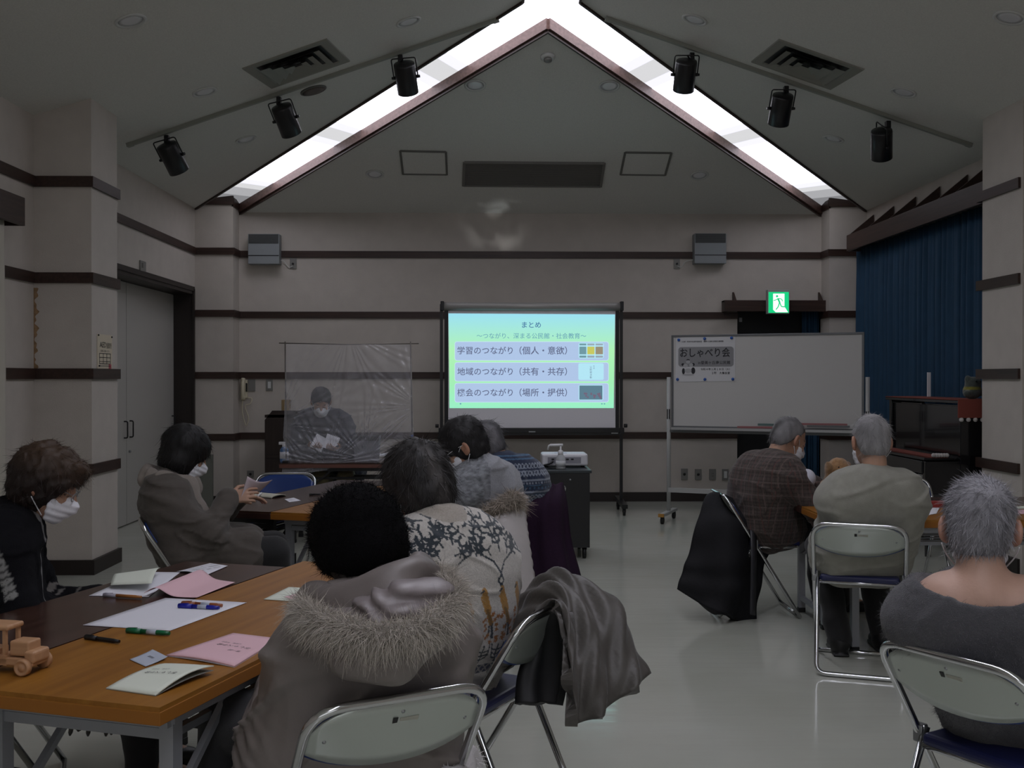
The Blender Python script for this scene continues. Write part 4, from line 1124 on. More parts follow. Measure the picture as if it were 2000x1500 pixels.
# ------------------------------------------------------------------ projector cart
YCt = 8.35
x0, x1 = at(1046, 950, YCt).x, at(1152, 950, YCt).x; zc = at(1100, 918.5, YCt).z; cw = x1 - x0; cd_ = 0.58
t = empty('projector_cart', ((x0 + x1) / 2, YCt + cd_ / 2, 0), 0, 'black wheeled projector cart in the middle of the floor', 'cart')
b = MB(); b.box((0, 0, zc - 0.012), (cw + 0.03, cd_ + 0.02, 0.024), bev=0.004); b.build('top_shelf', mat('cart_top', (0.02, 0.028, 0.032), 0.3), t)
b = MB(); b.box((0, -cd_ / 2 + 0.012, (zc + 0.05) / 2 + 0.02), (cw, 0.022, zc - 0.11)); b.build('front_panel', M_blackm, t)
b = MB(); b.box((cw / 2 - 0.012, 0, (zc + 0.05) / 2 + 0.02), (0.022, cd_ - 0.03, zc - 0.11)); b.build('side_panel', M_blackm, t)
b = MB(); b.bar((-cw / 2 + 0.015, cd_ / 2 - 0.02, 0.08), (-cw / 2 + 0.015, cd_ / 2 - 0.02, zc - 0.02), 0.028); b.build('post', M_blackm, t)
b = MB(); b.box((0, 0, 0.10), (cw, cd_, 0.02)); b.box((0, 0.02, 0.40), (cw - 0.03, cd_ - 0.06, 0.02)); b.build('shelf', M_blackm, t)
b = MB(); b.lathe([(0.008, 0), (0.008, 0.006), (0.0005, 0.007)], (0.06, -cd_ / 2, zc - 0.075), n=12, R=rotm('X', math.pi / 2)); b.build('lock', M_steel, t)
for sx in (-1, 1):
    for sy in (-1, 1):
        p = (sx * (cw / 2 - 0.04), sy * (cd_ / 2 - 0.05), 0.045)
        b = MB(); b.tube([(p[0] - 0.014, p[1], p[2]), (p[0] + 0.014, p[1], p[2])], 0.045, 14); b.box((p[0], p[1], 0.085), (0.04, 0.04, 0.03)); b.build('caster', M_black, t)
TOPC = zc
M_proj = mat('projector_white', (0.72, 0.72, 0.76), 0.35)
pa, pb = at(1057, 905, 8.72).x, at(1146, 905, 8.72).x
t = empty('projector', ((pa + pb) / 2, 8.74, TOPC), 0, 'white projector on the black cart behind the pump bottle', 'projector')
pw = pb - pa
b = MB(); b.box((0, 0, 0.062), (pw, 0.27, 0.10), bev=0.018); b.build('body', M_proj, t)
b = MB(); b.box((-0.005, -0.134, 0.06), (pw * 0.72, 0.008, 0.05)); b.build('port_panel', mat('port_grey', (0.30, 0.30, 0.34), 0.5), t)
b = MB()
for k in range(5): b.box((-0.10 + 0.04 * k, -0.14, 0.068), (0.022, 0.006, 0.012))
b.build('ports', M_black, t)
b = MB(); b.box((-0.03, -0.03, 0.1125), (0.10, 0.05, 0.002)); b.build('control_panel', mat('ctl', (0.45, 0.46, 0.60), 0.4), t)
for s in (-1, 1):
    b = MB(); b.lathe([(0.016, 0), (0.016, 0.016)], (s * (pw / 2 - 0.04), -0.08, 0), n=12); b.build('foot', M_black, t)
b = MB(); b.lathe([(0.04, 0), (0.04, 0.03), (0.03, 0.03)], (0.08, 0.135, 0.06), n=18, R=rotm('X', -math.pi / 2)); b.build('lens', M_black, t)
cx = (pa + pb) / 2
b = MB(); b.tube(smooth_path([(cx - 0.10, 8.59, TOPC + 0.05), (cx - 0.13, 8.55, TOPC + 0.035), (x0 + 0.05, 8.45, TOPC + 0.02), (x0 - 0.015, 8.42, TOPC - 0.05), (x0 - 0.03, 8.42, TOPC - 0.2), (x0 - 0.06, 8.42, 0.25), (x0 - 0.10, 8.5, 0.01)]), 0.008, 8)
tag(b.build('power_cable', M_black), 'black cable hanging from the projector over the left edge of the cart', 'cable')
b = MB(); b.tube(smooth_path([(cx - 0.01, 8.59, TOPC + 0.05), (cx - 0.03, 8.55, TOPC + 0.03), (cx - 0.03, 8.5, TOPC + 0.008), (cx - 0.10, 8.48, TOPC + 0.008), (cx - 0.15, 8.5, TOPC + 0.008)]), 0.006, 8)
tag(b.build('video_cable', M_black), 'short black cable looping on the cart top in front of the projector', 'cable')
# pump bottle
M_clear, N, L, B = new_mat('clear_bottle')
B.inputs['Base Color'].default_value = (0.80, 0.82, 0.84, 1); B.inputs['Roughness'].default_value = 0.15; B.inputs['Transmission Weight'].default_value = 0.45; B.inputs['IOR'].default_value = 1.2
bx = at(1095, 916, 8.47).x
t = empty('pump_bottle', (bx, 8.47, TOPC), 0, 'clear hand sanitizer pump bottle with white nozzle on the cart', 'bottle')
b = MB(); b.lathe([(0.0005, 0), (0.036, 0.0), (0.040, 0.006), (0.040, 0.075), (0.036, 0.095), (0.022, 0.112), (0.018, 0.118)], n=24); b.build('body', M_clear, t)
b = MB(); b.lathe([(0.0406, 0.02), (0.0406, 0.068)], n=24); b.build('label', mat('bottle_label', (0.62, 0.64, 0.66), 0.5), t, fix=False)
b = MB(); b.lathe([(0.021, 0.112), (0.021, 0.145), (0.012, 0.152), (0.007, 0.156), (0.007, 0.190)], n=18); b.build('collar', M_white, t)
b = MB(); b.tube(fillet([(0.018, 0, 0.194), (-0.095, 0, 0.192), (-0.105, 0, 0.155)], 0.012), [0.011] * 2 + [0.007] * 7, 10); b.build('nozzle', M_white, t)

# ------------------------------------------------------------------ folding tables
M_teak = wood('teak_laminate', (0.23, 0.088, 0.010), (0.325, 0.138, 0.020), axis=1, rough=0.42, scale=2.2)
M_teak.node_tree.nodes['Principled BSDF'].inputs['Specular IOR Level'].default_value = 0.32
M_teake = mat('teak_edge', (0.30, 0.115, 0.018), 0.45, spec=0.3)
M_rose = wood('dark_brown_laminate', (0.036, 0.015, 0.010), (0.068, 0.032, 0.022), axis=1, rough=0.22, scale=2.2)
M_rosee = mat('dark_edge', (0.04, 0.015, 0.012), 0.35)
M_tleg = mat('table_leg_grey', (0.30, 0.31, 0.33), 0.4, 0.2)
UT = math.radians(18.0)
def folding_table(origin, rotz, w_, l_, dark, label, legm=None):
    """origin: near right corner of the top; length along +y, width towards -x"""
    t = empty('folding_table', (origin[0], origin[1], 0), rotz, label, 'table', 'folding tables')
    m, e = (M_rose, M_rosee) if dark else (M_teak, M_teake); lm = legm or (M_blackm if dark else M_tleg)
    b = MB(); b.box((-w_ / 2, l_ / 2, 0.6945), (w_ - 0.004, l_ - 0.004, 0.011)); b.build('table_top', m, t)
    b = MB(); b.box((-w_ / 2, l_ / 2, 0.6735), (w_, l_, 0.031), bev=0.002); b.build('edge_band', e, t)
    b = MB(); b.box((-w_ / 2, 0.10, 0.64), (w_ - 0.08, 0.03, 0.035)); b.box((-w_ / 2, l_ - 0.10, 0.64), (w_ - 0.08, 0.03, 0.035))
    for x in (-0.045, -w_ + 0.045): b.box((x, l_ / 2, 0.643), (0.03, l_ - 0.2, 0.03))
    b.build('under_frame', lm, t)
    for y in (0.12, l_ - 0.12):
        for x in (-0.055, -w_ + 0.055):
            b = MB(); b.bar((x, y, 0.03), (x, y, 0.655), 0.038); lg = b.build('leg', lm, t)
            b = MB(); b.box((x, y, 0.015), (0.042, 0.042, 0.03), bev=0.004); b.build('leg_cap', M_black, lg)
            b = MB(); b.box((x, y + (0.03 if y < l_ / 2 else -0.03), 0.42), (0.03, 0.03, 0.06)); b.build('lock_lever', M_black, lg)
        s = 1 if y < l_ / 2 else -1
        for zz in (0.60, 0.09):
            b = MB(); b.bar((-0.055, y, zz), (-w_ + 0.055, y, zz), 0.026); b.build('crossbar', lm, t)
        for x in (-0.085, -w_ + 0.085):
            b = MB(); b.bar((x, y, 0.36), (x, y + s * 0.34, 0.645), 0.018); b.build('brace', lm, t)
    for x in (-0.12, -w_ + 0.12):
        b = MB(); b.bar((x, 0.22, 0.56), (x, l_ - 0.22, 0.56), 0.02); b.build('shelf_rail', lm, t)
    b = MB()
    for k in range(3): b.tube([(-0.12 - (w_ - 0.24) * (k + 1) / 4, 0.22, 0.562), (-0.12 - (w_ - 0.24) * (k + 1) / 4, l_ - 0.22, 0.562)], 0.005, 6)
    for yy in (0.22, l_ / 2, l_ - 0.22): b.tube([(-0.12, yy, 0.562), (-w_ + 0.12, yy, 0.562)], 0.005, 6)
    b.build('wire_shelf', lm, t)
    return t
uu = np.array((math.sin(UT), math.cos(UT))); nn = np.array((-math.cos(UT), math.sin(UT)))
Nr = np.array((-0.741, 2.368)); Fr = np.array((-1.216, 5.835)) - 0.6 * nn
folding_table(Nr, -UT, 0.60, 1.80, False, 'teak coloured folding table in the left foreground carrying booklets and markers')
folding_table(Nr + 0.604 * nn - 0.14 * uu, -UT, 0.45, 1.80, True, 'dark brown folding table at the left edge, before the black striped jacket')
folding_table(Fr, -UT, 0.60, 1.80, False, 'teak coloured folding table farther back, beside the seated people by the cart')
folding_table(Fr + 0.604 * nn + 0.0 * uu, -UT, 0.45, 1.80, True, 'dark brown folding table farther back, under the pink sheet')
# right group, standing square to the room
folding_table((3.60, 6.03), math.pi / 2, 0.60, 1.80, False, 'teak folding table on the right carrying the plush dog and papers')
folding_table((3.60, 6.484), math.pi / 2, 0.45, 1.80, True, 'dark brown folding table on the right, behind the teak one', M_tleg)
# presenter's desk
dl = at(545, 905, 9.18).x
td = folding_table((dl + 1.8, 9.63), math.pi / 2, 0.45, 1.80, True, 'narrow presenter desk behind the plastic sheet')
M_deskedge = mat('desk_edge', (0.15, 0.06, 0.045), 0.35)
for ch in td.children:
    if ch.name.startswith('edge_band'): ch.data = ch.data.copy(); ch.data.materials[0] = M_deskedge

# ------------------------------------------------------------------ folding chairs
M_cback = mat('chair_back_paint', (0.50, 0.54, 0.50), 0.26, 0.45)
M_seat = mat('blue_vinyl', (0.012, 0.016, 0.075), 0.35)
M_blueback = mat('blue_vinyl_bright', (0.02, 0.05, 0.20), 0.3)
CW = 0.215
def make_chair(label, stickers=True):
    t = empty('folding_chair', (0, 0, 0), 0, label, 'chair', 'folding pipe chairs')
    r = 0.0115
    A = lambda s: [(s * CW, -0.215, 0.70), (s * CW, -0.035, 0.44), (s * CW, 0.235, 0.022)]
    top = fillet([(-CW, 0.235, 0.012), (-CW, -0.03, 0.44), (-CW, -0.215, 0.735), (CW, -0.215, 0.735), (CW, -0.03, 0.44), (CW, 0.235, 0.012)], 0.085, 7)
    b = MB(); b.tube(top + [], r, 10, closed=False); b.tube([(-CW, 0.235, 0.012), (CW, 0.235, 0.012)], r, 10); b.build('front_frame', M_chrome, t)
    rear = fillet([(-CW + 0.018, -0.03, 0.47), (-CW + 0.018, -0.235, 0.013), (CW - 0.018, -0.235, 0.013), (CW - 0.018, -0.03, 0.47)], 0.05, 5)
    b = MB(); b.tube(rear, r, 10); b.build('rear_frame', M_chrome, t)
    for s in (-1, 1):
        b = MB(); b.box((s * (CW - 0.003), -0.035, 0.45), (0.03, 0.03, 0.05), bev=0.004); b.build('hinge', M_steel, t)
    b = MB(); b.tube(fillet([(-CW + 0.02, -0.05, 0.425), (-CW + 0.02, 0.235, 0.432), (CW - 0.02, 0.235, 0.432), (CW - 0.02, -0.05, 0.425)], 0.05, 5) , r * 0.9, 8); b.tube([(-CW + 0.02, -0.05, 0.425), (CW - 0.02, -0.05, 0.425)], r * 0.9, 8); b.build('seat_frame', M_chrome, t)
    b = MB(); b.box((0, 0.09, 0.445), (0.375, 0.31, 0.035), bev=0.014); b.build('seat', M_seat, t)
    # curved back plate: painted metal behind, padded vinyl in front
    nU, nV = 17, 7
    def plate(dy):
        G = np.zeros((nV, nU, 3))
        for j in range(nU):
            u = -1 + 2 * j / (nU - 1); x = u * (CW - 0.008)
            zt_ = 0.732 - 0.055 * abs(u) ** 5; zb_ = 0.612 - 0.035 * (1 - u * u) + 0.015 * abs(u) ** 4
            for i in range(nV):
                v = i / (nV - 1); z = zt_ + (zb_ - zt_) * v
                y = -0.035 - (z - 0.44) * (0.18 / 0.295) - 0.030 * (1 - u * u) * (0.25 + v) + dy
                G[i, j] = (x, y, z)
        return G
    b = MB(); b.grid(plate(0.0), 0.004); b.build('back_plate', M_cback, t)
    b = MB(); b.grid(plate(0.020), 0.014); b.build('back_cushion', M_blueback, t)
    if stickers:
        py_ = lambda x, z: -0.035 - (z - 0.44) * 0.61 - 0.03 * (1 - (x / (CW - 0.008)) ** 2) * (0.25 + (0.732 - z) / 0.15)
        for (x, z) in ((-0.17, 0.655), (0.17, 0.655), (0.0, 0.705)):
            b = MB(); b.ball((x, py_(x, z) - 0.002, z), 0.0055, 5); b.build('screw', M_steel, t)
        z = 0.68
        b = MB(); b.box((0.018, py_(0.018, z) - 0.0035, z), (0.045, 0.0012, 0.020), R=rotm('X', 0.55)); b.build('label_sticker', mat('sticker', (0.42, 0.42, 0.36), 0.6), t)
        b = MB(); b.box((-0.016, py_(-0.016, z) - 0.0037, z), (0.012, 0.0014, 0.026), R=rotm('X', 0.55)); b.build('label_print', M_black, t)
    return t
CH0 = make_chair('chrome folding chair with grey metal back, under the person in the fur trimmed coat')
first = [True]
def chair(x, y, rz, label):
    if first[0]:
        first[0] = False; CH0.location = (x, y, 0); CH0.rotation_euler = (0, 0, rz); return CH0
    return dup(CH0, (x, y, 0), rz, label)
def chair_tops(pl, pr, label, z=0.70, w=None):
    """chair whose left and right upper back corners are seen at two pixels"""
    a, c = onz(*pl, z), onz(*pr, z); m = (a + c) / 2
    d = (c - a); rz = math.atan2(d.y, d.x)
    off = Matrix.Rotation(rz, 3, 'Z') @ Vector((0, -0.20, 0))
    return chair(m.x - off.x, m.y - off.y, rz, label), rz
c4, rz4 = chair_tops((604, 1420), (947, 1362), '')
CH0['label'] = 'chrome folding chair with grey metal back, under the person in the fur trimmed coat'
R_ = math.radians
c5 = chair(0.0, 3.30, R_(62), 'folding chair with a grey brown coat over its back, beside the bird sweater')
c10 = chair(1.34, 2.74, R_(-60), 'chrome folding chair at the lower right under the dark grey sweater')
c9 = chair(1.845, 5.20, R_(-20), 'folding chair under the person in the pale grey green shirt')
c8 = chair(1.62, 6.45, R_(-90), 'folding chair with a black coat over its back, under the plaid jacket')
c6 = chair(-0.11, 5.72, R_(68), 'folding chair covered by a white quilted coat with fur collar')
c7 = chair(0.22, 6.75, R_(66), 'folding chair covered by a dark purple coat')
c2 = chair(-1.57, 5.48, R_(-78), 'folding chair under the person in the grey brown long coat and scarf')
c1 = chair(-1.74, 3.67, R_(-70), 'folding chair at the left edge under the person in the black striped jacket')
cE = chair(-1.50, 7.55, R_(180), 'empty folding chair with shiny blue back beyond the dark table')
cF = chair(2.86, 7.10, R_(180), 'empty folding chair on the far side of the right tables, before the piano')
c3 = chair(-1.42, 9.95, R_(180), 'folding chair of the presenter behind the desk')
c11 = chair(3.42, 5.02, R_(12), 'folding chair at the right picture edge before the right tables')
CHAIR = dict(c1=c1, c2=c2, c3=c3, c5=c5, c6=c6, c7=c7, c8=c8, c9=c9, c10=c10)
# ------------------------------------------------------------------ papers, pens and small things on the tables
TT = 0.7005
M_wpap = mat('white_paper', (0.76, 0.76, 0.82), 0.75); M_pink = mat('pink_paper', (0.76, 0.49, 0.54), 0.75); M_pgrn = mat('pale_green_paper', (0.70, 0.74, 0.64), 0.75); M_blup = mat('pale_blue_card', (0.44, 0.48, 0.56), 0.7)
def bilin(c, u, v):
    return (c[0] * (1 - u) + c[1] * u) * (1 - v) + (c[3] * (1 - u) + c[2] * u) * v
def sheet(corners, name, m, label, cat, z=TT, thick=0.0006, lift=None, text=None, group=None, n=10, pages=None):
    """paper lying at height z whose four corners are seen at the given pixels (going round); lift(u,v) -> extra height"""
    P = [onz(x, y, z + 0.001) for x, y in corners]; c = sum(P, Vector()) / 4; c.z = z
    t = empty(name, c, 0, label, cat, group)
    G = np.zeros((n + 1, n + 1, 3))
    for i in range(n + 1):
        for j in range(n + 1):
            u, v = j / n, i / n; p = bilin(P, u, v) - c; p.z += thick + (lift(u, v) if lift else 0); G[i, j] = p
    nz = np.cross(G[0, -1] - G[0, 0], G[-1, 0] - G[0, 0])[2]
    b = MB(); b.grid(G, thick if nz > 0 else -thick); o = b.build('sheet' if not pages else 'cover', m, t)
    if pages:
        G2 = G.copy(); G2[:, :, 2] = np.maximum(G2[:, :, 2] - thick - 0.0004, 0.0008) * 0.5; b = MB(); b.grid(G2, (0.0006 if nz > 0 else -0.0006)); b.build('pages', pages, t)
    if text:
        for tx in text:
            xd = (P[1] - P[0]) * tx['sx'] if tx.get('ax', 0) == 0 else (P[3] - P[0]) * tx['sx']
            yd = Vector((0, 0, 1)).cross(xd)
            lines = []
            for (s_, u, v, wd) in tx['lines']:
                q = bilin(P, u, v) - c; q.z = thick + (lift(u, v) if lift else 0)
                o = text_mesh([(s_, 0, 0, wd)], 'printed_text', M_ink, q, xd, yd, t, extrude=0.0)
                e1, e2 = P[1] - P[0], P[3] - P[0]; de = e1.x * e2.y - e1.y * e2.x
                for vt in o.data.vertices:          # follow the curve of the sheet
                    w = vt.co + c - P[0]; uu_ = (w.x * e2.y - w.y * e2.x) / de; vv_ = (e1.x * w.y - e1.y * w.x) / de
                    vt.co.z = thick + 0.002 + (lift(min(max(uu_, 0), 1), min(max(vv_, 0), 1)) if lift else 0)
    return t
def pen(a, bq, label, m, r=0.006, z=TT, m2=None, cat='pen', name='pen', group=None, kind='marker'):
    A, Bq = onz(*a, z + r), onz(*bq, z + r); d = Bq - A; L_ = d.length; d.normalize()
    t = empty(name, A, 0, label, cat, group)
    b = MB(); b.tube([Vector(), d * L_ * 0.34], [r * 1.04, r * 1.04], 12); b.build('cap', m, t)
    b = MB(); b.tube([d * L_ * 0.34, d * L_ * 0.86, d * L_ * 0.88, d * L_], [r * 0.92, r * 0.92, r * 0.8, r * 0.72], 12); b.build('barrel', m2 or m, t)
    if kind == 'marker':
        b = MB(); b.tube([d * L_ * 0.48, d * L_ * 0.70], [r * 0.95] * 2, 12); b.build('label_band', M_blup, t)
    b = MB(); up = Vector((0, 0, 1)); b.tube([d * L_ * 0.03 + up * r, d * L_ * 0.25 + up * r * 1.25], 0.0012, 6); b.build('clip', m, t)
    return t
sheet(((161.7, 1221), (323, 1168), (482, 1177), (332, 1232)), 'paper_sheet', M_wpap, 'large blank white sheet in the middle of the near teak table, two markers on it', 'paper')
M_mb = mat('blue_marker', (0.01, 0.015, 0.30), 0.35); M_mo = mat('orange_marker', (0.30, 0.09, 0.03), 0.35); M_mg = mat('green_marker', (0.005, 0.13, 0.05), 0.35)
pen((349, 1183), (428, 1187), 'blue marker lying on the large white sheet', M_mb, 0.0075, TT + 0.001, cat='marker', name='marker', group='markers on the near table')
pen((355.6, 1178.5), (434, 1182.5), 'orange marker lying just behind the blue one on the white sheet', M_mo, 0.0075, TT + 0.001, cat='marker', name='marker', group='markers on the near table')
pen((248, 1231), (331, 1237), 'green marker on the near table at the front edge of the white sheet', M_mg, 0.0075, cat='marker', name='marker', group='markers on the near table')
pen((167, 1244), (233, 1253), 'black pen on the near table between the toy car and the white sheet', M_black, 0.0065, kind='pen')
tx_b = lambda ax, sx: [dict(ax=ax, sx=sx, lines=[('おしゃべり会', 0.52, 0.52, 0.105), ('自分史づくり', 0.42, 0.44, 0.06), ('第一回', 0.62, 0.70, 0.035)])]
sheet(((325, 1281), (455.6, 1238), (545.6, 1249), (458, 1303)), 'booklet', M_pink, 'pink booklet with black printing at the right edge of the near table', 'booklet', thick=0.003,
      lift=lambda u, v: 0.006 * math.sin(math.pi * v) * (1 - u), text=[dict(ax=1, sx=-1, lines=[('おしゃべり会', 0.52, 0.55, 0.115), ('公民館　学習会', 0.62, 0.42, 0.07), ('第一回', 0.38, 0.70, 0.04)])], pages=M_wpap)
sheet(((253, 1288), (298, 1273), (327, 1287.5), (284, 1302)), 'card', M_blup, 'small pale blue card between the two booklets at the front of the near table', 'card', thick=0.0008,
      lift=lambda u, v: 0.006 * u * u, text=[dict(ax=1, sx=-1, lines=[('参加者', 0.6, 0.5, 0.03)])])
sheet(((207, 1345), (311.6, 1298), (418, 1316), (303.5, 1359)), 'booklet', M_pgrn, 'pale green booklet with lifted cover nearest the front corner of the table', 'booklet', thick=0.002,
      lift=lambda u, v: 0.020 * max(0, math.sin(math.pi * u * 0.62)) * v ** 0.7 + 0.006 * math.sin(math.pi * u), text=[dict(ax=1, sx=-1, lines=[('おしゃべり会', 0.5, 0.52, 0.095), ('公民館　学習会', 0.62, 0.40, 0.055)])], pages=mat('grey_pages', (0.22, 0.22, 0.20), 0.8))
sheet(((515, 1171), (564, 1147), (612, 1150), (607, 1177)), 'paper_sheet', M_pgrn, 'pale green paper on the near table beside the black hat person', 'paper', thick=0.0015, text=[dict(ax=0, sx=1, lines=[('資料', 0.45, 0.55, 0.05)])])
sheet(((554, 1166), (604, 1154), (640, 1160), (612, 1179)), 'paper_sheet', M_pink, 'pink paper lying on the pale green one beside the black hat person', 'paper', z=TT + 0.003)
sheet(((173.6, 1163.5), (279, 1117), (352, 1118), (290, 1166)), 'paper_sheet', M_wpap, 'white sheet under the folded green booklet on the dark near table', 'paper')
sheet(((345, 1117), (410, 1100.5), (445, 1105.6), (398, 1126)), 'leaflet', M_wpap, 'printed grey white leaflet at the far end of the dark near table', 'paper', lift=lambda u, v: 0.008 * math.sin(math.pi * v) * (1 - u) + 0.001,
      text=[dict(ax=0, sx=1, lines=[('公民館だより　講座案内', 0.5, 0.5, 0.17), ('日時　場所　申込み', 0.5, 0.75, 0.12), ('みなさまの参加をお待ちしています', 0.5, 0.25, 0.17)])])
sheet(((216, 1150), (228, 1129), (313, 1122), (296, 1154)), 'booklet', M_pgrn, 'folded pale green booklet propped up on the white sheet', 'booklet', z=TT + 0.002, thick=0.0015, lift=lambda u, v: 0.028 * math.sin(math.pi * min(1, 0.15 + u * 0.7)) + 0.012 * v,
      text=[dict(ax=1, sx=1, lines=[('あいうえお　かきくけこ', 0.5, 0.35, 0.10), ('さしすせそ　たちつてと', 0.5, 0.65, 0.10)])] if False else None)
sheet(((281, 1165.5), (374, 1127), (459, 1138), (384.5, 1168)), 'folder', M_pink, 'pink paper folder with rolled left edge on the near table', 'folder', z=TT + 0.001, thick=0.001, lift=lambda u, v: 0.030 * math.exp(-((v - 0.22) / 0.22) ** 2) + 0.001 if True else 0, n=16)
M_penw = mat('clear_pen', (0.45, 0.43, 0.52), 0.3); M_oran = mat('orange_grip', (0.42, 0.17, 0.05), 0.4)
pen((202.5, 1161.5), (276, 1166), 'white and orange ballpoint pen beside the rolled pink folder', M_penw, 0.006, TT + 0.001, M_oran, kind='pen')
# wooden toy truck at the left edge
M_toy = wood('light_wood', (0.42, 0.22, 0.11), (0.52, 0.30, 0.16), axis=0, rough=0.5, scale=4)
w0 = onz(71, 1317, 0.70)
t = empty('wooden_toy_car', (w0.x - 0.10, w0.y + 0.045, 0.70), math.radians(-14), 'pale wooden toy car with round wheels at the left table edge', 'toy car')
b = MB(); b.box((0.0, 0, 0.030), (0.21, 0.062, 0.020), bev=0.004); b.prism([(-0.02, -0.031, 0.02), (0.03, -0.031, 0.02), (0.03, -0.031, 0.045), (0.005, -0.031, 0.045)], (0, 0.062, 0)); b.build('chassis', M_toy, t)
b = MB(); b.box((0.062, 0, 0.062), (0.055, 0.05, 0.038), bev=0.005); b.build('hood', M_toy, t)
b = MB(); b.box((0.095, 0, 0.043), (0.03, 0.066, 0.032), bev=0.008); b.build('fender', M_toy, t)
for s in (-1, 1):
    for x in (0.022, -0.075):
        b = MB(); b.box((x, s * 0.024, 0.075), (0.009, 0.009, 0.075)); b.build('post', M_toy, t)
b = MB(); b.box((-0.028, 0, 0.113), (0.125, 0.066, 0.014), bev=0.006); b.build('roof', M_toy, t)
b = MB(); b.box((-0.03, 0, 0.048), (0.05, 0.05, 0.02), bev=0.003); b.build('seat_block', M_toy, t)
for s in (-1, 1):
    for x in (0.085, -0.075):
        b = MB(); b.lathe([(0.0005, 0.010), (0.008, 0.010), (0.009, 0.007), (0.014, 0.007), (0.016, 0.011), (0.020, 0.010), (0.021, 0.005), (0.021, -0.005), (0.0005, -0.005)], (x, s * 0.038, 0.021), n=24, R=rotm('X', math.radians(90) * -s)); b.build('wheel', M_toy, t)
# far dark table
sheet(((487, 969), (515, 965), (559, 968.6), (530, 973.5)), 'notebook', mat('cream_pages', (0.52, 0.51, 0.42), 0.7), 'open cream notebook with dark cover beyond the pink sheet', 'notebook', thick=0.004, lift=lambda u, v: 0.012 * math.sin(math.pi * u) ** 0.5, pages=M_black)
sheet(((555.5, 975), (573.6, 972), (587.7, 977.7), (565, 981)), 'card', M_wpap, 'small white card near the seam of the far tables', 'card', text=[dict(ax=0, sx=1, lines=[('名', 0.4, 0.5, 0.02)])])
sheet(((440, 985), (462, 975), (490, 975), (478, 986)), 'paper_sheet', M_pink, 'pink paper lying under the hand holding the sheet', 'paper')
pen((418, 989), (466, 986.5), 'dark blue and white pen at the front edge of the far dark table', M_white, 0.008, TT, M_mb, kind='pen')
pen((604, 966), (626, 965), 'thin dark pen on the far dark table left of the black hat', M_black, 0.006, kind='pen')
pen((503, 969), (511, 962.5), 'short white pen in the fold of the open notebook', M_white, 0.006, TT + 0.015, kind='pen')
# right table
sheet(((1800, 987.5), (1838, 988), (1829, 1003), (1801, 1009)), 'paper_sheet', M_wpap, 'white paper on the right table next to the grey green shirt', 'paper')
b = MB(); q = onz(1825, 984, 0.72); b.box((0, 0, 0), (0.17, 0.07, 0.035), bev=0.006); o = b.build('pencil_case', mat('red_case', (0.25, 0.025, 0.02), 0.5)); o.location = (q.x, q.y, 0.718); tag(o, 'red pencil case on the right table behind the white paper', 'pencil case')
pen((1833, 989), (1852, 986), 'blue pen lying beside the white paper on the right table', M_mb, 0.008)
b = MB(); q = onz(1805, 978, 0.72); b.box((0, 0, 0), (0.05, 0.05, 0.04), bev=0.004); o = b.build('small_box', M_wpap); o.location = (q.x, q.y + 0.1, 0.721); tag(o, 'small white box on the right table at the elbow of the grey green shirt', 'box')
sheet(((1982, 989), (2010, 988), (2016, 993), (1984, 994)), 'paper_sheet', M_pgrn, 'pale paper under the hand at the right edge of the picture', 'paper')
sheet(((1984, 996), (2014, 995), (2020, 1004), (1986, 1004)), 'paper_sheet', M_pink, 'pink paper near the front edge of the right table at the picture edge', 'paper')
# white ball and plush dog
q = at(1576, 935, 6.15)
b = MB(); b.ball((0, 0, 0), (0.052, 0.052, 0.058), 14); o = b.build('white_ball', mat('white_rubber', (0.62, 0.62, 0.70), 0.6)); o.location = (q.x, q.y, q.z); tag(o, 'white balloon like ball held between the plaid jacket and the plush dog', 'ball')
q = at(1636, 915, 5.85)
t = empty('plush_dog', (q.x, q.y, TT), 0.1, 'golden brown plush dog with droopy ears sitting on the right table', 'plush dog')
hz0 = q.z - TT
s_ = Sdf(); s_.ell((-0.02, 0.02, 0.09), (0.085, 0.08, 0.10), k=0.03); s_.ell((0, -0.01, hz0), (0.062, 0.06, 0.062), k=0.03); s_.ell((0.012, -0.06, hz0 - 0.022), (0.032, 0.038, 0.026), k=0.02)
s_.ell((-0.058, 0.0, hz0 - 0.01), (0.018, 0.032, 0.052), k=0.012); s_.ell((0.062, 0.0, hz0 - 0.01), (0.016, 0.03, 0.05), k=0.012)
s_.cap((-0.06, -0.02, 0.16), (-0.075, -0.06, 0.08), 0.032, 0.028); s_.cap((0.05, -0.02, 0.16), (0.06, -0.06, 0.08), 0.032, 0.028)
s_.cap((-0.06, -0.03, 0.04), (-0.08, -0.10, 0.035), 0.04, 0.034); s_.cap((0.05, -0.03, 0.04), (0.07, -0.10, 0.035), 0.04, 0.034)
def dogc(Vv, Nn):
    c = np.tile(np.array([[0.34, 0.19, 0.085]]), (len(Vv), 1)); e_ = (np.abs(Vv[:, 0]) > 0.05) & (Vv[:, 2] > hz0 - 0.07) & (Vv[:, 2] < hz0 + 0.05); c[e_] *= 0.62; return c
sdf_obj(s_, 'body', M_fur, t, 0.005, dogc, lambda P: 0.003 * vnoise(P, 110, 4))
b = MB()
for x in (-0.022, 0.03): b.ball((x, -0.062, hz0 + 0.012), 0.0065, 6)
b.build('eyes', M_black, t)
b = MB(); b.ball((0.012, -0.097, hz0 - 0.012), (0.012, 0.008, 0.008), 6); b.build('nose', M_black, t)

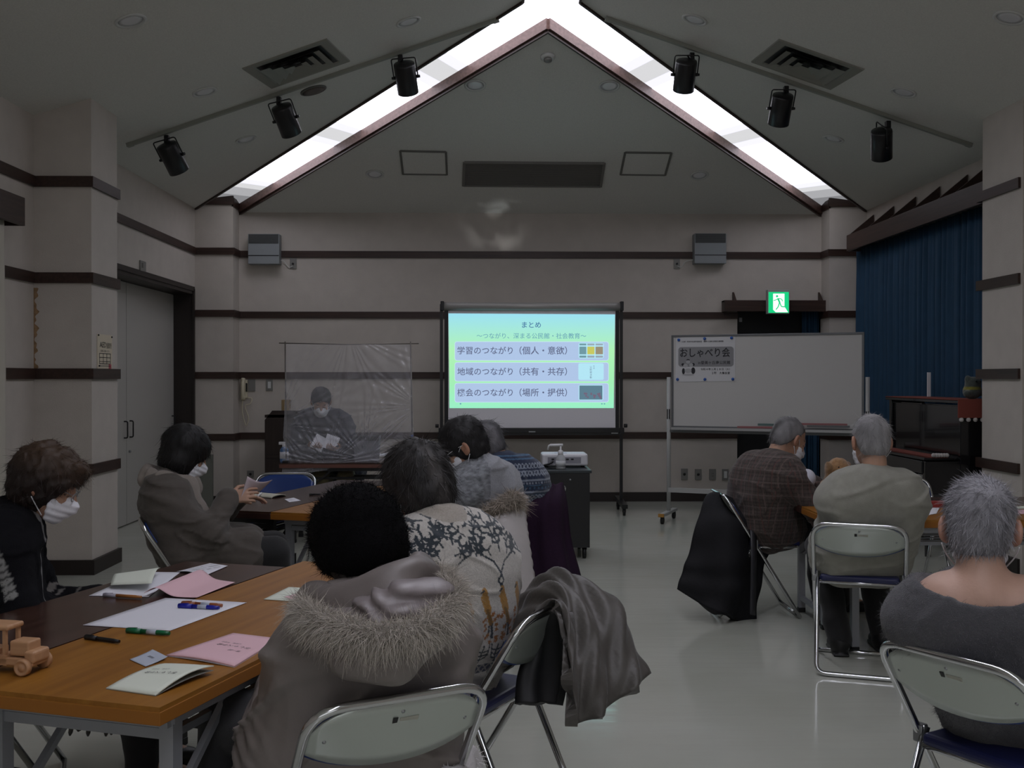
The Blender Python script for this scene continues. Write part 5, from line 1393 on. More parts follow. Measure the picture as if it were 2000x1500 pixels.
# ------------------------------------------------------------------ plastic sheet, basket and bottle on the presenter's desk
YP = 9.24
t = empty('plastic_partition', (at(680, 800, YP).x, YP, 0.70), 0, 'wrinkled clear plastic partition hanging between two thin poles on the desk', 'partition')
ox = t.location.x
PXp = lambda x, y: at(x, y, YP) - t.location
M_wire = mat('thin_pole', (0.16, 0.14, 0.12), 0.4, 0.5)
for xa, xb in ((557, 559), (802, 806)):
    b = MB(); p0, p1 = PXp(xa, 667), PXp(xb, 896); p1.z = 0.0; b.tube([p1, p0], 0.006, 8); b.build('pole', M_wire, t)
    b = MB(); b.box((p1.x, 0, 0.01), (0.05, 0.10, 0.02), bev=0.004); b.build('pole_base', M_black, t)
b = MB(); b.tube([PXp(545, 670), PXp(680, 673), PXp(818, 671)], 0.0045, 8); b.build('top_rod', M_wire, t)
M_film, N, L, B = new_mat('clear_film')
B.inputs['Base Color'].default_value = (0.72, 0.72, 0.78, 1); B.inputs['Roughness'].default_value = 0.16; B.inputs['Specular IOR Level'].default_value = 1.0
tr_ = N.new('ShaderNodeBsdfTransparent'); mixs = N.new('ShaderNodeMixShader'); out = N['Material Output']
lw = N.new('ShaderNodeLayerWeight'); lw.inputs[0].default_value = 0.35
mr = N.new('ShaderNodeMapRange'); mr.inputs[3].default_value = 0.26; mr.inputs[4].default_value = 0.75
L.new(lw.outputs['Facing'], mr.inputs[0]); L.new(mr.outputs[0], mixs.inputs[0]); L.new(tr_.outputs[0], mixs.inputs[1]); L.new(B.outputs[0], mixs.inputs[2]); L.new(mixs.outputs[0], out.inputs[0])
nu, nv = 240, 240
G = np.zeros((nv, nu, 3)); c0, c1, c2, c3 = PXp(560, 672), PXp(803, 673), PXp(810, 893), PXp(552, 930)
cents = [(0.35, 0.95, 1.2), (0.62, 0.95, 1.1), (0.50, -0.1, 1.0), (1.05, 0.55, 0.8), (-0.05, 0.6, 0.9)]
for i in range(nv):
    v = i / (nv - 1)
    for j in range(nu):
        u = j / (nu - 1); p = (np.array(c0) * (1 - u) + np.array(c1) * u) * (1 - v) + (np.array(c3) * (1 - u) + np.array(c2) * u) * v
        d = 0
        for k, (cu, cv, am) in enumerate(cents):
            a = math.atan2(v - cv, u - cu); rr = math.hypot(u - cu, v - cv)
            d += am * math.sin(a * 34 + 2.6 * math.sin(a * 9 + k) + k) * math.exp(-rr * 1.7) * min(1, rr * 5) * (0.4 + 0.6 * v)
        G[i, j] = p; G[i, j, 1] = -0.03 + 0.012 * d + 0.01 * math.sin(u * 9 + 3 * v)
b = MB(); b.grid(G); b.build('plastic_film', M_film, t, fix=False)
M_bask = mat('grey_basket', (0.20, 0.20, 0.23), 0.6); p0, p1 = at(691, 850, 9.42), at(741, 850, 9.42)
t = empty('storage_basket', ((p0.x + p1.x) / 2, 9.46, TT), 0, 'grey plastic storage basket on the desk behind the plastic', 'basket'); bw2 = p1.x - p0.x
b = MB(); h2 = 0.22; k = 0.88
P4 = lambda s, z: [(-bw2 / 2 * s, -0.09 * s, z), (bw2 / 2 * s, -0.09 * s, z), (bw2 / 2 * s, 0.09 * s, z), (-bw2 / 2 * s, 0.09 * s, z)]
b.add(P4(k, 0) + P4(1, h2) + P4(0.95, h2) + P4(k * 0.95, 0.005), [(3, 2, 1, 0)] + [(i, (i + 1) % 4, 4 + (i + 1) % 4, 4 + i) for i in range(4)] + [(4 + i, 4 + (i + 1) % 4, 8 + (i + 1) % 4, 8 + i) for i in range(4)] + [(8 + i, 8 + (i + 1) % 4, 12 + (i + 1) % 4, 12 + i) for i in range(4)] + [(12, 13, 14, 15)]); b.build('tub', M_bask, t)
b = MB(); b.box((0, -0.095, h2 - 0.015), (bw2 * 1.02, 0.012, 0.04)); b.box((0, 0.095, h2 - 0.015), (bw2 * 1.02, 0.012, 0.04)); b.build('rim', M_black, t)
q = at(556, 895, 9.3)
t = empty('spray_bottle', (q.x - 0.01, 9.33, TT), 0, 'clear spray bottle with blue liquid at the left end of the desk', 'bottle')
b = MB(); b.lathe([(0.0005, 0), (0.036, 0), (0.038, 0.01), (0.037, 0.11), (0.018, 0.135)], n=18); b.build('body', mat('blue_liquid', (0.10, 0.20, 0.42), 0.2), t)
b = MB(); b.lathe([(0.018, 0.135), (0.018, 0.155)], n=14); b.box((-0.012, 0, 0.165), (0.07, 0.022, 0.025), bev=0.005); b.build('spray_head', M_white, t)
b = MB(); b.lathe([(0.0385, 0.03), (0.0385, 0.09)], n=18); b.build('label', M_wpap, t, fix=False)
sheet(((716, 887), (782, 884), (790, 889), (735, 891)), 'paper_sheet', M_wpap, 'white paper lying at the right part of the presenter desk', 'paper')
q = at(801, 856, 9.20)
b = MB(); b.box((0, 0, 0), (0.022, 0.012, 0.06), bev=0.003); o = b.build('tape_strip', mat('blue_tape', (0.03, 0.09, 0.35), 0.5)); o.location = (q.x + 0.015, YP - 0.016, q.z); tag(o, 'blue tape strip on the right pole of the plastic partition', 'tape')

# ------------------------------------------------------------------ coats over the chairs
M_khaki = mat('khaki_coat', (0.070, 0.063, 0.056), 0.5, bump=0.35, scale=45, var=0.12, vscale=7, sheen=0.1)
M_purple = mat('purple_coat', (0.024, 0.010, 0.026), 0.9, bump=0.3, scale=300, var=0.15, spec=0.2)
M_blkcoat = mat('black_coat', (0.010, 0.010, 0.012), 0.75, bump=0.4, scale=60, var=0.25, vscale=8, spec=0.25)
M_quilt = mat('white_quilt', (0.50, 0.47, 0.46), 0.7, bump=0.3, scale=200)
def draped(rows, thick, fold=None, nu=40, nv=48):
    R_ = np.array([[list(at(x, y, Y)) for (x, y, Y) in r] for r in rows])
    A = np.array([[p for p in smooth_path(list(r), 10)] for r in R_]); B_ = np.array([smooth_path([A[i, j] for i in range(len(rows))], 10) for j in range(A.shape[1])]).transpose(1, 0, 2)
    du = np.gradient(B_, axis=1); dv = np.gradient(B_, axis=0); nn_ = np.cross(du, dv); nn_ /= np.linalg.norm(nn_, axis=2, keepdims=True) + 1e-9
    view = B_ - np.array((0, 0, CAMH)); sgn = np.sign((nn_ * view).sum(2).mean())
    nn_ = -nn_ * sgn                     # towards the viewer side
    if fold is not None:
        vv, uu_ = np.meshgrid(np.linspace(0, 1, B_.shape[0]), np.linspace(0, 1, B_.shape[1]), indexing='ij')
        B_ = B_ + nn_ * fold(uu_, vv)[..., None]
    b = MB(); b.grid(B_, thick * (1 if sgn < 0 else -1)); return b
khr = [[(948, 1350, 3.14), (988, 1296, 3.16), (1042, 1212, 3.18), (1088, 1180, 3.12), (1104, 1250, 3.02), (1112, 1330, 2.97), (1126, 1419, 2.95)],
       [(958, 1300, 3.22), (995, 1240, 3.24), (1045, 1172, 3.24), (1098, 1160, 3.16), (1138, 1240, 3.06), (1152, 1320, 3.0), (1166, 1400, 2.98)],
       [(975, 1260, 3.32), (1005, 1195, 3.34), (1050, 1142, 3.32), (1108, 1136, 3.25), (1168, 1212, 3.14), (1198, 1288, 3.08), (1222, 1358, 3.05)],
       [(990, 1225, 3.42), (1015, 1165, 3.44), (1060, 1124, 3.40), (1124, 1122, 3.32), (1208, 1178, 3.24), (1240, 1244, 3.18), (1276, 1310, 3.12)]]
b = draped(khr, 0.035, lambda u, v: 0.022 * np.sin(v * 15 + 2.2 * u + 0.9 * np.sin(u * 7)) * (0.35 + 0.65 * u) + 0.008 * np.sin(u * 22 + 6 * v) * np.sin(v * 9) + 0.006 * np.sin(u * 41 + v * 31))
t = empty('coat', at(1100, 1300, 3.1), 0, 'grey brown padded coat thrown over the chair back beside the bird sweater', 'coat', 'coats hung over chairs')
o = b.build('coat_shell', M_khaki, t); o.matrix_parent_inverse = Matrix.Translation(-t.location)
b = draped([[(1040, 1205, 3.20), (1062, 1190, 3.18), (1088, 1186, 3.16)], [(1030, 1255, 3.22), (1062, 1250, 3.2), (1094, 1245, 3.12)], [(1010, 1320, 3.2), (1050, 1330, 3.16), (1096, 1320, 3.08)], [(1005, 1375, 3.16), (1052, 1372, 3.12), (1085, 1375, 3.06)]], 0.02, lambda u, v: 0.008 * np.sin(u * 12))
o = b.build('coat_lining', mat('dark_lining', (0.012, 0.012, 0.013), 0.6), t); o.matrix_parent_inverse = Matrix.Translation(-t.location)
t = empty('coat', at(975, 1080, 5.5), 0, 'white quilted coat with fur collar hung over the chair behind the grey turtleneck', 'coat', 'coats hung over chairs')
b = draped([[(960, 990, 5.56), (990, 974, 5.52), (1022, 964, 5.52)], [(940, 1012, 5.36), (983, 1002, 5.28), (1024, 988, 5.38)], [(946, 1045, 5.30), (988, 1042, 5.20), (1030, 1042, 5.30)], [(960, 1110, 5.28), (1003, 1112, 5.16), (1040, 1110, 5.26)], [(973, 1200, 5.24), (1018, 1200, 5.14), (1052, 1195, 5.22)]],
           0.05, lambda u, v: 0.008 * np.abs(np.sin((v * 14 + np.abs(((u * 3) % 1) - 0.5) * 3.0) * np.pi)) + 0.006 * np.sin(u * 9))
o = b.build('coat_shell', M_quilt, t); o.matrix_parent_inverse = Matrix.Translation(-t.location)
M_furw = mat('cream_fur', (0.36, 0.32, 0.27), 0.9, attr=True)
def fur_tube(path, rad, n, length, width, base, seed, droop=0.3, m=None, name='fur_collar', parent=None, out=1.0):
    r = np.random.RandomState(seed); P = np.array(smooth_path(path, 8)); T = np.gradient(P, axis=0); T /= np.linalg.norm(T, axis=1, keepdims=True)
    sd = Sdf(); sd.path(P[::2], rad * 0.8, k=0.01); Vv, Qq = sd.mesh(max(0.006, rad / 6)); Nn = vnormals(Vv, Qq)
    ix = r.randint(0, len(Vv), n); dirs = Nn[ix] * out + 0.5 * r.normal(size=(n, 3)) * 0.6
    SV, SF, root = strands(Vv[ix] - Nn[ix] * 0.004, Nn[ix], length, width, dirs, seed, droop, 3, 0.35)
    col = np.array(base) * (0.65 + 0.8 * r.rand(n))[:, None]
    c = np.concatenate([np.tile(np.array(base) * 0.6, (len(Vv), 1)), col[root]])
    me = mesh_np(name, np.concatenate([Vv, SV]), [Qq, SF + len(Vv)], True, c); return link(name, me, m or M_furw, parent)
o = fur_tube([at(945, 1010, 5.34), at(975, 992, 5.3), at(1000, 974, 5.3), at(1014, 984, 5.36)], 0.04, 2200, 0.035, 0.0016, (0.36, 0.31, 0.26), 3, parent=t); o.matrix_parent_inverse = Matrix.Translation(-t.location)
t = empty('coat', at(1070, 1060, 6.5), 0, 'dark purple wool coat covering the chair left of the projector cart', 'coat', 'coats hung over chairs')
b = draped([[(1036, 962, 6.56), (1070, 948, 6.58), (1102, 942, 6.74)], [(1004, 1002, 6.50), (1062, 985, 6.40), (1110, 978, 6.58)], [(1000, 1060, 6.52), (1065, 1060, 6.38), (1118, 1052, 6.52)], [(1008, 1120, 6.50), (1078, 1125, 6.36), (1138, 1115, 6.50)], [(1018, 1185, 6.48), (1080, 1185, 6.36), (1150, 1150, 6.48)]],
           0.06, lambda u, v: 0.034 * np.sin(u * 10 + 1.5 * v) * v + 0.008 * np.sin(u * 23 + v * 7))
o = b.build('coat_shell', M_purple, t); o.matrix_parent_inverse = Matrix.Translation(-t.location)
t = empty('coat', at(1410, 1090, 6.3), 0, 'black coat hanging from the chair back behind the plaid jacket', 'coat', 'coats hung over chairs')
b = draped([[(1380, 966, 6.42), (1408, 963, 6.36), (1448, 982, 6.40), (1480, 1008, 6.50)], [(1364, 1015, 6.30), (1410, 1015, 6.22), (1458, 1030, 6.26), (1508, 1052, 6.42)], [(1346, 1085, 6.26), (1396, 1092, 6.16), (1450, 1102, 6.20), (1494, 1098, 6.34)], [(1334, 1120, 6.24), (1388, 1138, 6.14), (1440, 1152, 6.16), (1484, 1165, 6.28)], [(1325, 1152, 6.22), (1372, 1182, 6.12), (1420, 1203, 6.14), (1476, 1231, 6.22)]],
           0.07, lambda u, v: 0.022 * np.sin(u * 11 + 2.5 * v + np.sin(v * 5)) * (0.3 + v) + 0.006 * np.sin(v * 23 + u * 5))
o = b.build('coat_shell', M_blkcoat, t); o.matrix_parent_inverse = Matrix.Translation(-t.location)
b = draped([[(1466, 1035, 6.22), (1478, 1038, 6.24)], [(1468, 1100, 6.15), (1478, 1102, 6.18)], [(1466, 1200, 6.10), (1476, 1202, 6.13)]], 0.006); o = b.build('zip_placket', mat('zip', (0.03, 0.03, 0.035), 0.4), t); o.matrix_parent_inverse = Matrix.Translation(-t.location)
# white fleece on the near chair
cc = CH0.location; Rz4 = Matrix.Rotation(rz4, 3, 'Z')
t = empty('fleece_throw', (cc.x, cc.y, 0.45), rz4, 'white fluffy fleece spilling over both sides of the near chair seat', 'throw')
s_ = Sdf(); s_.box((0, 0.06, 0.035), (0.22, 0.19, 0.025), 0.02); s_.cap((-0.24, -0.0, 0.02), (-0.285, 0.02, -0.22), 0.055, 0.075, k=0.04); s_.cap((0.24, -0.02, 0.02), (0.26, 0.0, -0.20), 0.055, 0.07, k=0.04)
s_.cap((-0.26, 0.12, 0.02), (-0.27, 0.14, -0.2), 0.05, 0.06, k=0.04)
Vv, Qq = s_.mesh(0.010, lambda P: 0.008 * vnoise(P, 70, 9)); Nn = vnormals(Vv, Qq); r = np.random.RandomState(5); ix = r.randint(0, len(Vv), 5000)
SV, SF, root = strands(Vv[ix], Nn[ix], 0.014, 0.0012, Nn[ix] + 0.5 * r.normal(size=(5000, 3)), 5, 0.2, 2)
c = np.concatenate([np.tile((0.52, 0.50, 0.50), (len(Vv), 1)), np.tile((0.60, 0.58, 0.58), (len(SV), 1))])
link('fleece', mesh_np('fleece', np.concatenate([Vv, SV]), [Qq, SF + len(Vv)], True, c), M_furw, t)
# fringed shawl under the table
t = empty('fringed_shawl', at(180, 1380, 3.2), 0, 'dark patterned shawl fringe hanging below the near table', 'shawl')
b = draped([[(135, 1360, 3.3), (180, 1350, 3.28), (235, 1355, 3.3)], [(138, 1388, 3.28), (180, 1392, 3.26), (232, 1386, 3.28)]], 0.01, lambda u, v: 0.01 * np.sin(u * 20)); o = b.build('cloth', M_khaki, t); o.matrix_parent_inverse = Matrix.Translation(-t.location)
b = MB(); rnd = random.Random(2)
for k in range(13):
    x = 140 + 6.3 * k; L_ = 1410 + 28 * rnd.random(); b.tube(smooth_path([at(x, 1385, 3.27), at(x + rnd.uniform(-3, 3), 1402, 3.27), at(x + rnd.uniform(-4, 4), L_, 3.27)]), [0.004] * 8 + [0.007] * 4 + [0.003], 6)
o = b.build('fringe', M_khaki, t); o.matrix_parent_inverse = Matrix.Translation(-t.location)
# dark bag under the chair of the person in the scarf
q = onz(312, 1108, 0.0)
t = empty('bag', (-1.95, 5.72, 0), 0.3, 'dark soft bag under the chair of the person in the scarf', 'bag')
s_ = Sdf(); s_.ell((0, 0, 0.13), (0.17, 0.12, 0.13)); s_.cap((-0.06, 0, 0.24), (0.06, 0, 0.24), 0.03)
sdf_obj(s_, 'body', M_blkcoat, t, 0.012, None, lambda P: 0.010 * vnoise(P, 30, 2))
b = MB(); b.tube(smooth_path([(-0.08, 0, 0.24), (-0.06, 0, 0.33), (0.06, 0, 0.33), (0.08, 0, 0.24)]), 0.009, 8); b.build('handle', M_black, t)
# ------------------------------------------------------------------ people
M_skin = mat('skin', (0.5, 0.3, 0.22), 0.5, bump=0.12, scale=180, attr=True, var=0.06, vscale=30)
M_hair = mat('hair', (0.1, 0.1, 0.1), 0.6, attr=True, spec=0.4)
M_cloth = mat('woven_cloth', (0.2, 0.2, 0.2), 0.85, bump=0.35, scale=350, attr=True, var=0.10, vscale=25, sheen=0.12)
M_black_knit = mat('black_knit', (0.006, 0.006, 0.007), 0.95, bump=0.8, scale=380, attr=True, spec=0.15)
M_knit = mat('knit', (0.2, 0.2, 0.2), 0.95, bump=0.9, scale=420, attr=True, var=0.16, vscale=160, sheen=0.25)
M_puff = mat('padded_nylon', (0.2, 0.2, 0.2), 0.48, bump=0.3, scale=35, attr=True, var=0.06, vscale=12)
M_mask = mat('face_mask_white', (0.80, 0.81, 0.86), 0.8, bump=0.15, scale=120)
M_silk = mat('satin_lining', (0.19, 0.165, 0.17), 0.42, bump=0.3, scale=40, attr=True)
SKIN = np.array((0.46, 0.27, 0.185)); 
def V3(*a): return np.array(a, float)
def rotz(a): return np.array(Matrix.Rotation(a, 3, 'Z'))
def ik(S, W, l1, l2, pole):
    d = W - S; L = np.linalg.norm(d); dd = d / L
    if L > l1 + l2 - 0.004: L = l1 + l2 - 0.004; W = S + dd * L
    a = (l1 * l1 - l2 * l2 + L * L) / (2 * L); h = math.sqrt(max(l1 * l1 - a * a, 0))
    p = pole - dd * (pole @ dd); p /= np.linalg.norm(p) + 1e-9
    return S + dd * a + p * h, W
class Person:
    def __init__(s, label, hip, yaw, head, hyaw, pitch=20, roll=0, sw=0.17, seat=0.46, fat=1.0, syaw=None, bulge=0.07, skin=SKIN, wrists=None, knees=None, poles=None, feet=None, drop=0.055, nbz=0.0, hs=1.0):
        s.t = empty('person', (hip[0], hip[1], 0), yaw, label, 'person')
        s.yaw = yaw; s.o = V3(hip[0], hip[1], 0); s.Ri = rotz(-yaw); s.skin = np.array(skin); s.hs = hs
        s.H = s.loc(at(*head)); s.fat = fat
        rel = math.radians(hyaw) - yaw
        s.Rh = np.array(Matrix.Rotation(rel, 3, 'Z') @ Matrix.Rotation(-math.radians(pitch), 3, 'X') @ Matrix.Rotation(math.radians(roll), 3, 'Y'))
        s.NB = s.H + s.Rh @ V3(0, -0.045, -0.165)
        s.NB[2] = min(s.NB[2], s.H[2] - 0.12) - nbz
        s.hip = V3(0, -0.02, seat + 0.085)
        up = s.NB - s.hip
        mid = s.hip + up * 0.5; bk = V3(0, -1, 0); bk -= up * (bk @ up) / (up @ up); bk /= np.linalg.norm(bk)
        s.ctrl = mid + bk * bulge * 2
        s.syaw = 0.0 if syaw is None else math.radians(syaw) - yaw
        s.sw = sw
        s.SH = [s.spine(0.90) + s.lat(0.9) * sw * sg + V3(0, 0.01, -drop) for sg in (-1, 1)]
        wr = wrists or [None, None]
        s.W = []; s.E = []
        for i, sg in enumerate((-1, 1)):
            w_ = s.loc(wr[i]) if wr[i] is not None else V3(sg * 0.10, 0.27, 0.635)
            pole = V3(sg * 0.75, -0.35, -0.7) if not poles else np.array(poles[i], float)
            e, w2 = ik(s.SH[i], w_, 0.275, 0.245, pole); s.E.append(e); s.W.append(w2)
        s.K = [V3(sg * 0.11, 0.40, seat + 0.075) for sg in (-1, 1)] if knees is None else [V3(*k) for k in knees]
        s.HJ = [V3(sg * 0.09, 0.03, seat + 0.07) for sg in (-1, 1)]
        s.A = [V3(k[0], k[1] + 0.03, 0.09) for k in s.K] if feet is None else [V3(*f) for f in feet]
    def loc(s, p): return s.Ri @ (np.array(p, float) - s.o)
    def spine(s, t): return (1 - t) ** 2 * s.hip + 2 * t * (1 - t) * s.ctrl + t * t * s.NB
    def lat(s, t): return rotz(s.syaw * min(1, t * 1.2)) @ V3(1, 0, 0)
    def fw(s, t): return rotz(s.syaw * min(1, t * 1.2)) @ V3(0, 1, 0)
    LV = ((0.0, 0.085, 0.120), (0.14, 0.085, 0.118), (0.28, 0.080, 0.112), (0.42, 0.080, 0.110), (0.56, 0.086, 0.110), (0.70, 0.094, 0.105), (0.82, 0.098, 0.092), (0.90, 0.085, 0.078))
    def torso(s, sd, g=0.0, gw=0.0, t0=0.0, k=0.05, tmax=1.0):
        for t, w_, r in s.LV:
            if t < t0 or t > tmax: continue
            c = s.spine(t); l = s.lat(t) * (w_ * s.fat + gw)
            sd.cap(c - l, c + l, r * s.fat ** 0.5 + g, k=k)
        if tmax >= 1.0:
            for i in (0, 1): sd.cap(s.spine(0.97), s.SH[i], 0.052 + g, 0.056 + g, k=k)
    def head_sdf(s, sd):
        H, R = s.H, s.Rh; q = s.hs; P = lambda x, y, z: H + R @ (V3(x, y, z) * q)
        sd.ell(P(0, -0.012, 0.03), V3(0.076, 0.094, 0.088) * q, R, k=0.02)
        sd.ell(P(0, 0.035, -0.042), V3(0.058, 0.060, 0.074) * q, R, k=0.03)
        sd.cap(P(-0.012, 0.066, -0.096), P(0.012, 0.066, -0.096), 0.02 * q, k=0.02)
        sd.cap(P(-0.03, 0.074, 0.022), P(0.03, 0.074, 0.022), 0.014 * q, k=0.015)
        for x in (-0.032, 0.032):
            sd.ell(P(x, 0.098, 0.004), V3(0.018, 0.016, 0.012) * q, R, k=0.012, op='s'); sd.ell(P(x, 0.080, 0.002), V3(0.0135, 0.012, 0.0125) * q, R, k=0.003)
            sd.ell(P(x * 1.15, 0.066, -0.030), V3(0.022, 0.022, 0.02) * q, R, k=0.02)
        sd.cap(P(0, 0.090, 0.012), P(0, 0.112, -0.030), 0.008 * q, 0.013 * q, k=0.012); sd.cap(P(-0.012, 0.096, -0.034), P(0.012, 0.096, -0.034), 0.009 * q, k=0.008)
        sd.cap(P(-0.018, 0.088, -0.062), P(0.018, 0.088, -0.062), 0.009 * q, k=0.006); sd.cap(P(-0.015, 0.087, -0.072), P(0.015, 0.087, -0.072), 0.009 * q, k=0.006)
        for x in (-1, 1):
            Re = R @ np.array(Matrix.Rotation(x * 0.45, 3, 'Z'))
            sd.ell(P(x * 0.085, -0.012, -0.008), V3(0.010, 0.021, 0.034) * q, Re, k=0.006); sd.ell(P(x * 0.0925, -0.006, -0.006), V3(0.006, 0.010, 0.018) * q, Re, k=0.004, op='s')
            sd.ell(P(x * 0.078, -0.004, -0.034), V3(0.008, 0.010, 0.012) * q, Re, k=0.006)
        nb = s.spine(0.97)
        sd.cap(H + R @ V3(0, -0.035, -0.04) * q, nb, 0.052 * q, 0.062, k=0.03)
    def hand(s, sd, i, d, n, side, curl=0.6, spread=0.12):
        """hand at wrist i: d finger direction, n palm normal, side towards the thumb"""
        W = s.W[i]; d = np.array(d, float); d /= np.linalg.norm(d); n = np.array(n, float); n -= d * (n @ d); n /= np.linalg.norm(n); side = np.array(side, float); side -= d * (side @ d); side -= n * (side @ n); side /= np.linalg.norm(side)
        for j in range(4):
            o = (1.5 - j) * 0.019
            sd.cap(W + side * o * 0.7 + d * 0.005, W + d * 0.085 + side * o, 0.013, 0.0105, k=0.012)
        ln = (0.072, 0.080, 0.074, 0.058)
        for j in range(4):
            o = (1.5 - j) * 0.0195; base = W + d * 0.087 + side * o; dd = d + side * (1.5 - j) * spread * 0.5
            dd /= np.linalg.norm(dd); c = curl * (0.85 + 0.12 * j); p = base; ang = 0.25 * c
            for sgm, r in zip((0.45, 0.30, 0.25), (0.0088, 0.0080, 0.0072)):
                v = dd * math.cos(ang) + n * math.sin(ang); q = p + v * ln[j] * sgm; sd.cap(p, q, r, r * 0.93, k=0.003); p = q; ang += c * 0.75
        tb = W + d * 0.025 + side * 0.030 + n * 0.006; t1 = tb + (d * 0.6 + side * 0.62 + n * 0.35) * 0.042; t2 = t1 + (d * 0.92 + side * 0.12 + n * 0.35) * 0.030
        sd.cap(W + d * 0.012 + side * 0.014, tb, 0.014, 0.013, k=0.01); sd.cap(tb, t1, 0.0125, 0.0098, k=0.006); sd.cap(t1, t2, 0.0098, 0.0085, k=0.003)
    def body(s, vox=0.007, hands=None, extra=None):
        sd = Sdf(); s.torso(sd, 0.0)
        for i in (0, 1):
            sd.cap(s.SH[i], s.E[i], 0.046, 0.036, k=0.03); sd.cap(s.E[i], s.W[i], 0.037, 0.026, k=0.02)
            sd.cap(s.HJ[i], s.K[i], 0.082, 0.055, k=0.04); sd.cap(s.K[i], s.A[i], 0.054, 0.036, k=0.03); sd.cap(s.A[i], s.A[i] + V3(0, 0.15, -0.055), 0.036, 0.028, k=0.02)
        s.head_sdf(sd)
        for i in (0, 1):
            d = s.W[i] - s.E[i]; h = (hands or [None, None])[i]
            if h is None: h = dict(d=V3(-(-1, 1)[i] * 0.3, 0.9, -0.15), n=V3(0, 0, -1), side=V3(-(-1, 1)[i], 0.3, 0))
            s.hand(sd, i, **h)
        if extra: extra(sd)
        Vv, Qq = sd.mesh(vox)
        q = (Vv - s.H) @ s.Rh / s.hs; c = np.tile(s.skin, (len(Vv), 1))
        def mark(cx, cz, rx, rz, col, f=1.0):
            m_ = (((np.abs(q[:, 0]) - cx) / rx) ** 2 + ((q[:, 2] - cz) / rz) ** 2 < 1) & (q[:, 1] > 0.05); c[m_] = np.array(col) * f + c[m_] * (1 - f)
        mark(0.034, 0.026, 0.020, 0.005, (0.03, 0.025, 0.02), 0.8); mark(0.032, -0.003, 0.015, 0.004, (0.02, 0.015, 0.012), 0.9); mark(0.0, -0.067, 0.022, 0.010, (0.30, 0.11, 0.09), 0.8)
        ear = (np.abs(q[:, 0]) > 0.076) & (np.abs(q[:, 2] + 0.01) < 0.05) & (np.abs(q[:, 1]) < 0.05); c[ear] = c[ear] * np.array((1.0, 0.88, 0.86))
        s.bodyo = link('body', mesh_np('body', Vv, [Qq], True, c), M_skin, s.t); return s
    def garment(s, name, m, col, g=0.02, gw=0.0, sleeve=(0.060, 0.050, 0.042), t0=0.0, vox=0.009, fold=0.008, fs=26, collar=None, cut=None, extra=None, hem=None, cuff=0.97, seed=1, colf=None, strand=None, tmax=1.0, fine=0.0):
        sd = Sdf(); s.torso(sd, g, gw, t0, tmax=tmax)
        if hem: 
            for sg in (-1, 1): sd.cap(V3(sg * 0.08, 0.0, s.hip[2]), V3(sg * 0.10, hem, s.hip[2] - 0.01), 0.115 + g, 0.095 + g, k=0.06)
        if sleeve:
            for i in (0, 1):
                a, b_, c_ = sleeve; w_ = s.E[i] + (s.W[i] - s.E[i]) * cuff
                sd.cap(s.SH[i], s.E[i], a + g * 0.6, b_ + g * 0.4, k=0.045); sd.cap(s.E[i], w_, b_ + g * 0.4, c_ + g * 0.3, k=0.03)
                d = (w_ - s.E[i]) / np.linalg.norm(w_ - s.E[i]); sd.path([w_ - d * 0.03, w_ + d * 0.012], c_ + g * 0.3, k=0.01); 
        if collar:
            r_, h_, th = collar; nb = s.spine(0.985); ax = s.H + s.Rh @ V3(0, -0.02, -0.10) - nb; ax /= np.linalg.norm(ax)
            for zz in np.linspace(0.0, h_, max(2, int(h_ / 0.012) + 1)):
                ring = [nb + ax * zz + r_ * (math.cos(a) * s.lat(1) + math.sin(a) * np.cross(ax, s.lat(1))) for a in np.linspace(0, 2 * math.pi, 15)]
                sd.path(ring, th, k=0.01)
        if extra: extra(sd)
        if cut: cut(sd)
        a1 = rotz(0.6)
        def disp(P):
            q = P * V3(0.7, 0.7, 1.5)
            o = fold * (0.7 * vnoise(q, fs, seed) + 0.3 * np.abs(vnoise(P, fs * 2.2, seed + 7)))
            rg = vnoise(P * V3(0.8, 0.8, 1.9), fs * 0.8, seed + 11); o = o - fold * 0.9 * np.exp(-(rg / 0.16) ** 2)
            for i in (0, 1):                      # cross folds inside the elbows and at the armpits
                dE = np.linalg.norm(P - s.E[i], axis=-1); o = o + fold * 0.9 * np.exp(-(dE / 0.10) ** 2) * np.sin((P @ (s.E[i] - s.SH[i])) / 0.27 * 150)
            if fine: o = o + fine * vnoise(P, 190, seed + 3)
            return np.minimum(o, max(g - 0.012, 0.006))
        Vv, Qq = sd.mesh(vox, disp, 0.05); Nn = vnormals(Vv, Qq)
        c = np.tile(np.array(col, float), (len(Vv), 1)) if colf is None else colf(Vv, Nn, s)
        F = [Qq]
        if strand:
            n, L_, wd = strand; r = np.random.RandomState(seed + 50); ix = r.randint(0, len(Vv), n)
            SV, SF, root = strands(Vv[ix], Nn[ix], L_, wd, Nn[ix] + 0.7 * r.normal(size=(n, 3)), seed, 0.3, 2, 0.4); F.append(SF + len(Vv)); c = np.concatenate([c, c[ix][root] * 1.15]); Vv = np.concatenate([Vv, SV])
        return link(name, mesh_np(name, Vv, F, True, c), m, s.t)
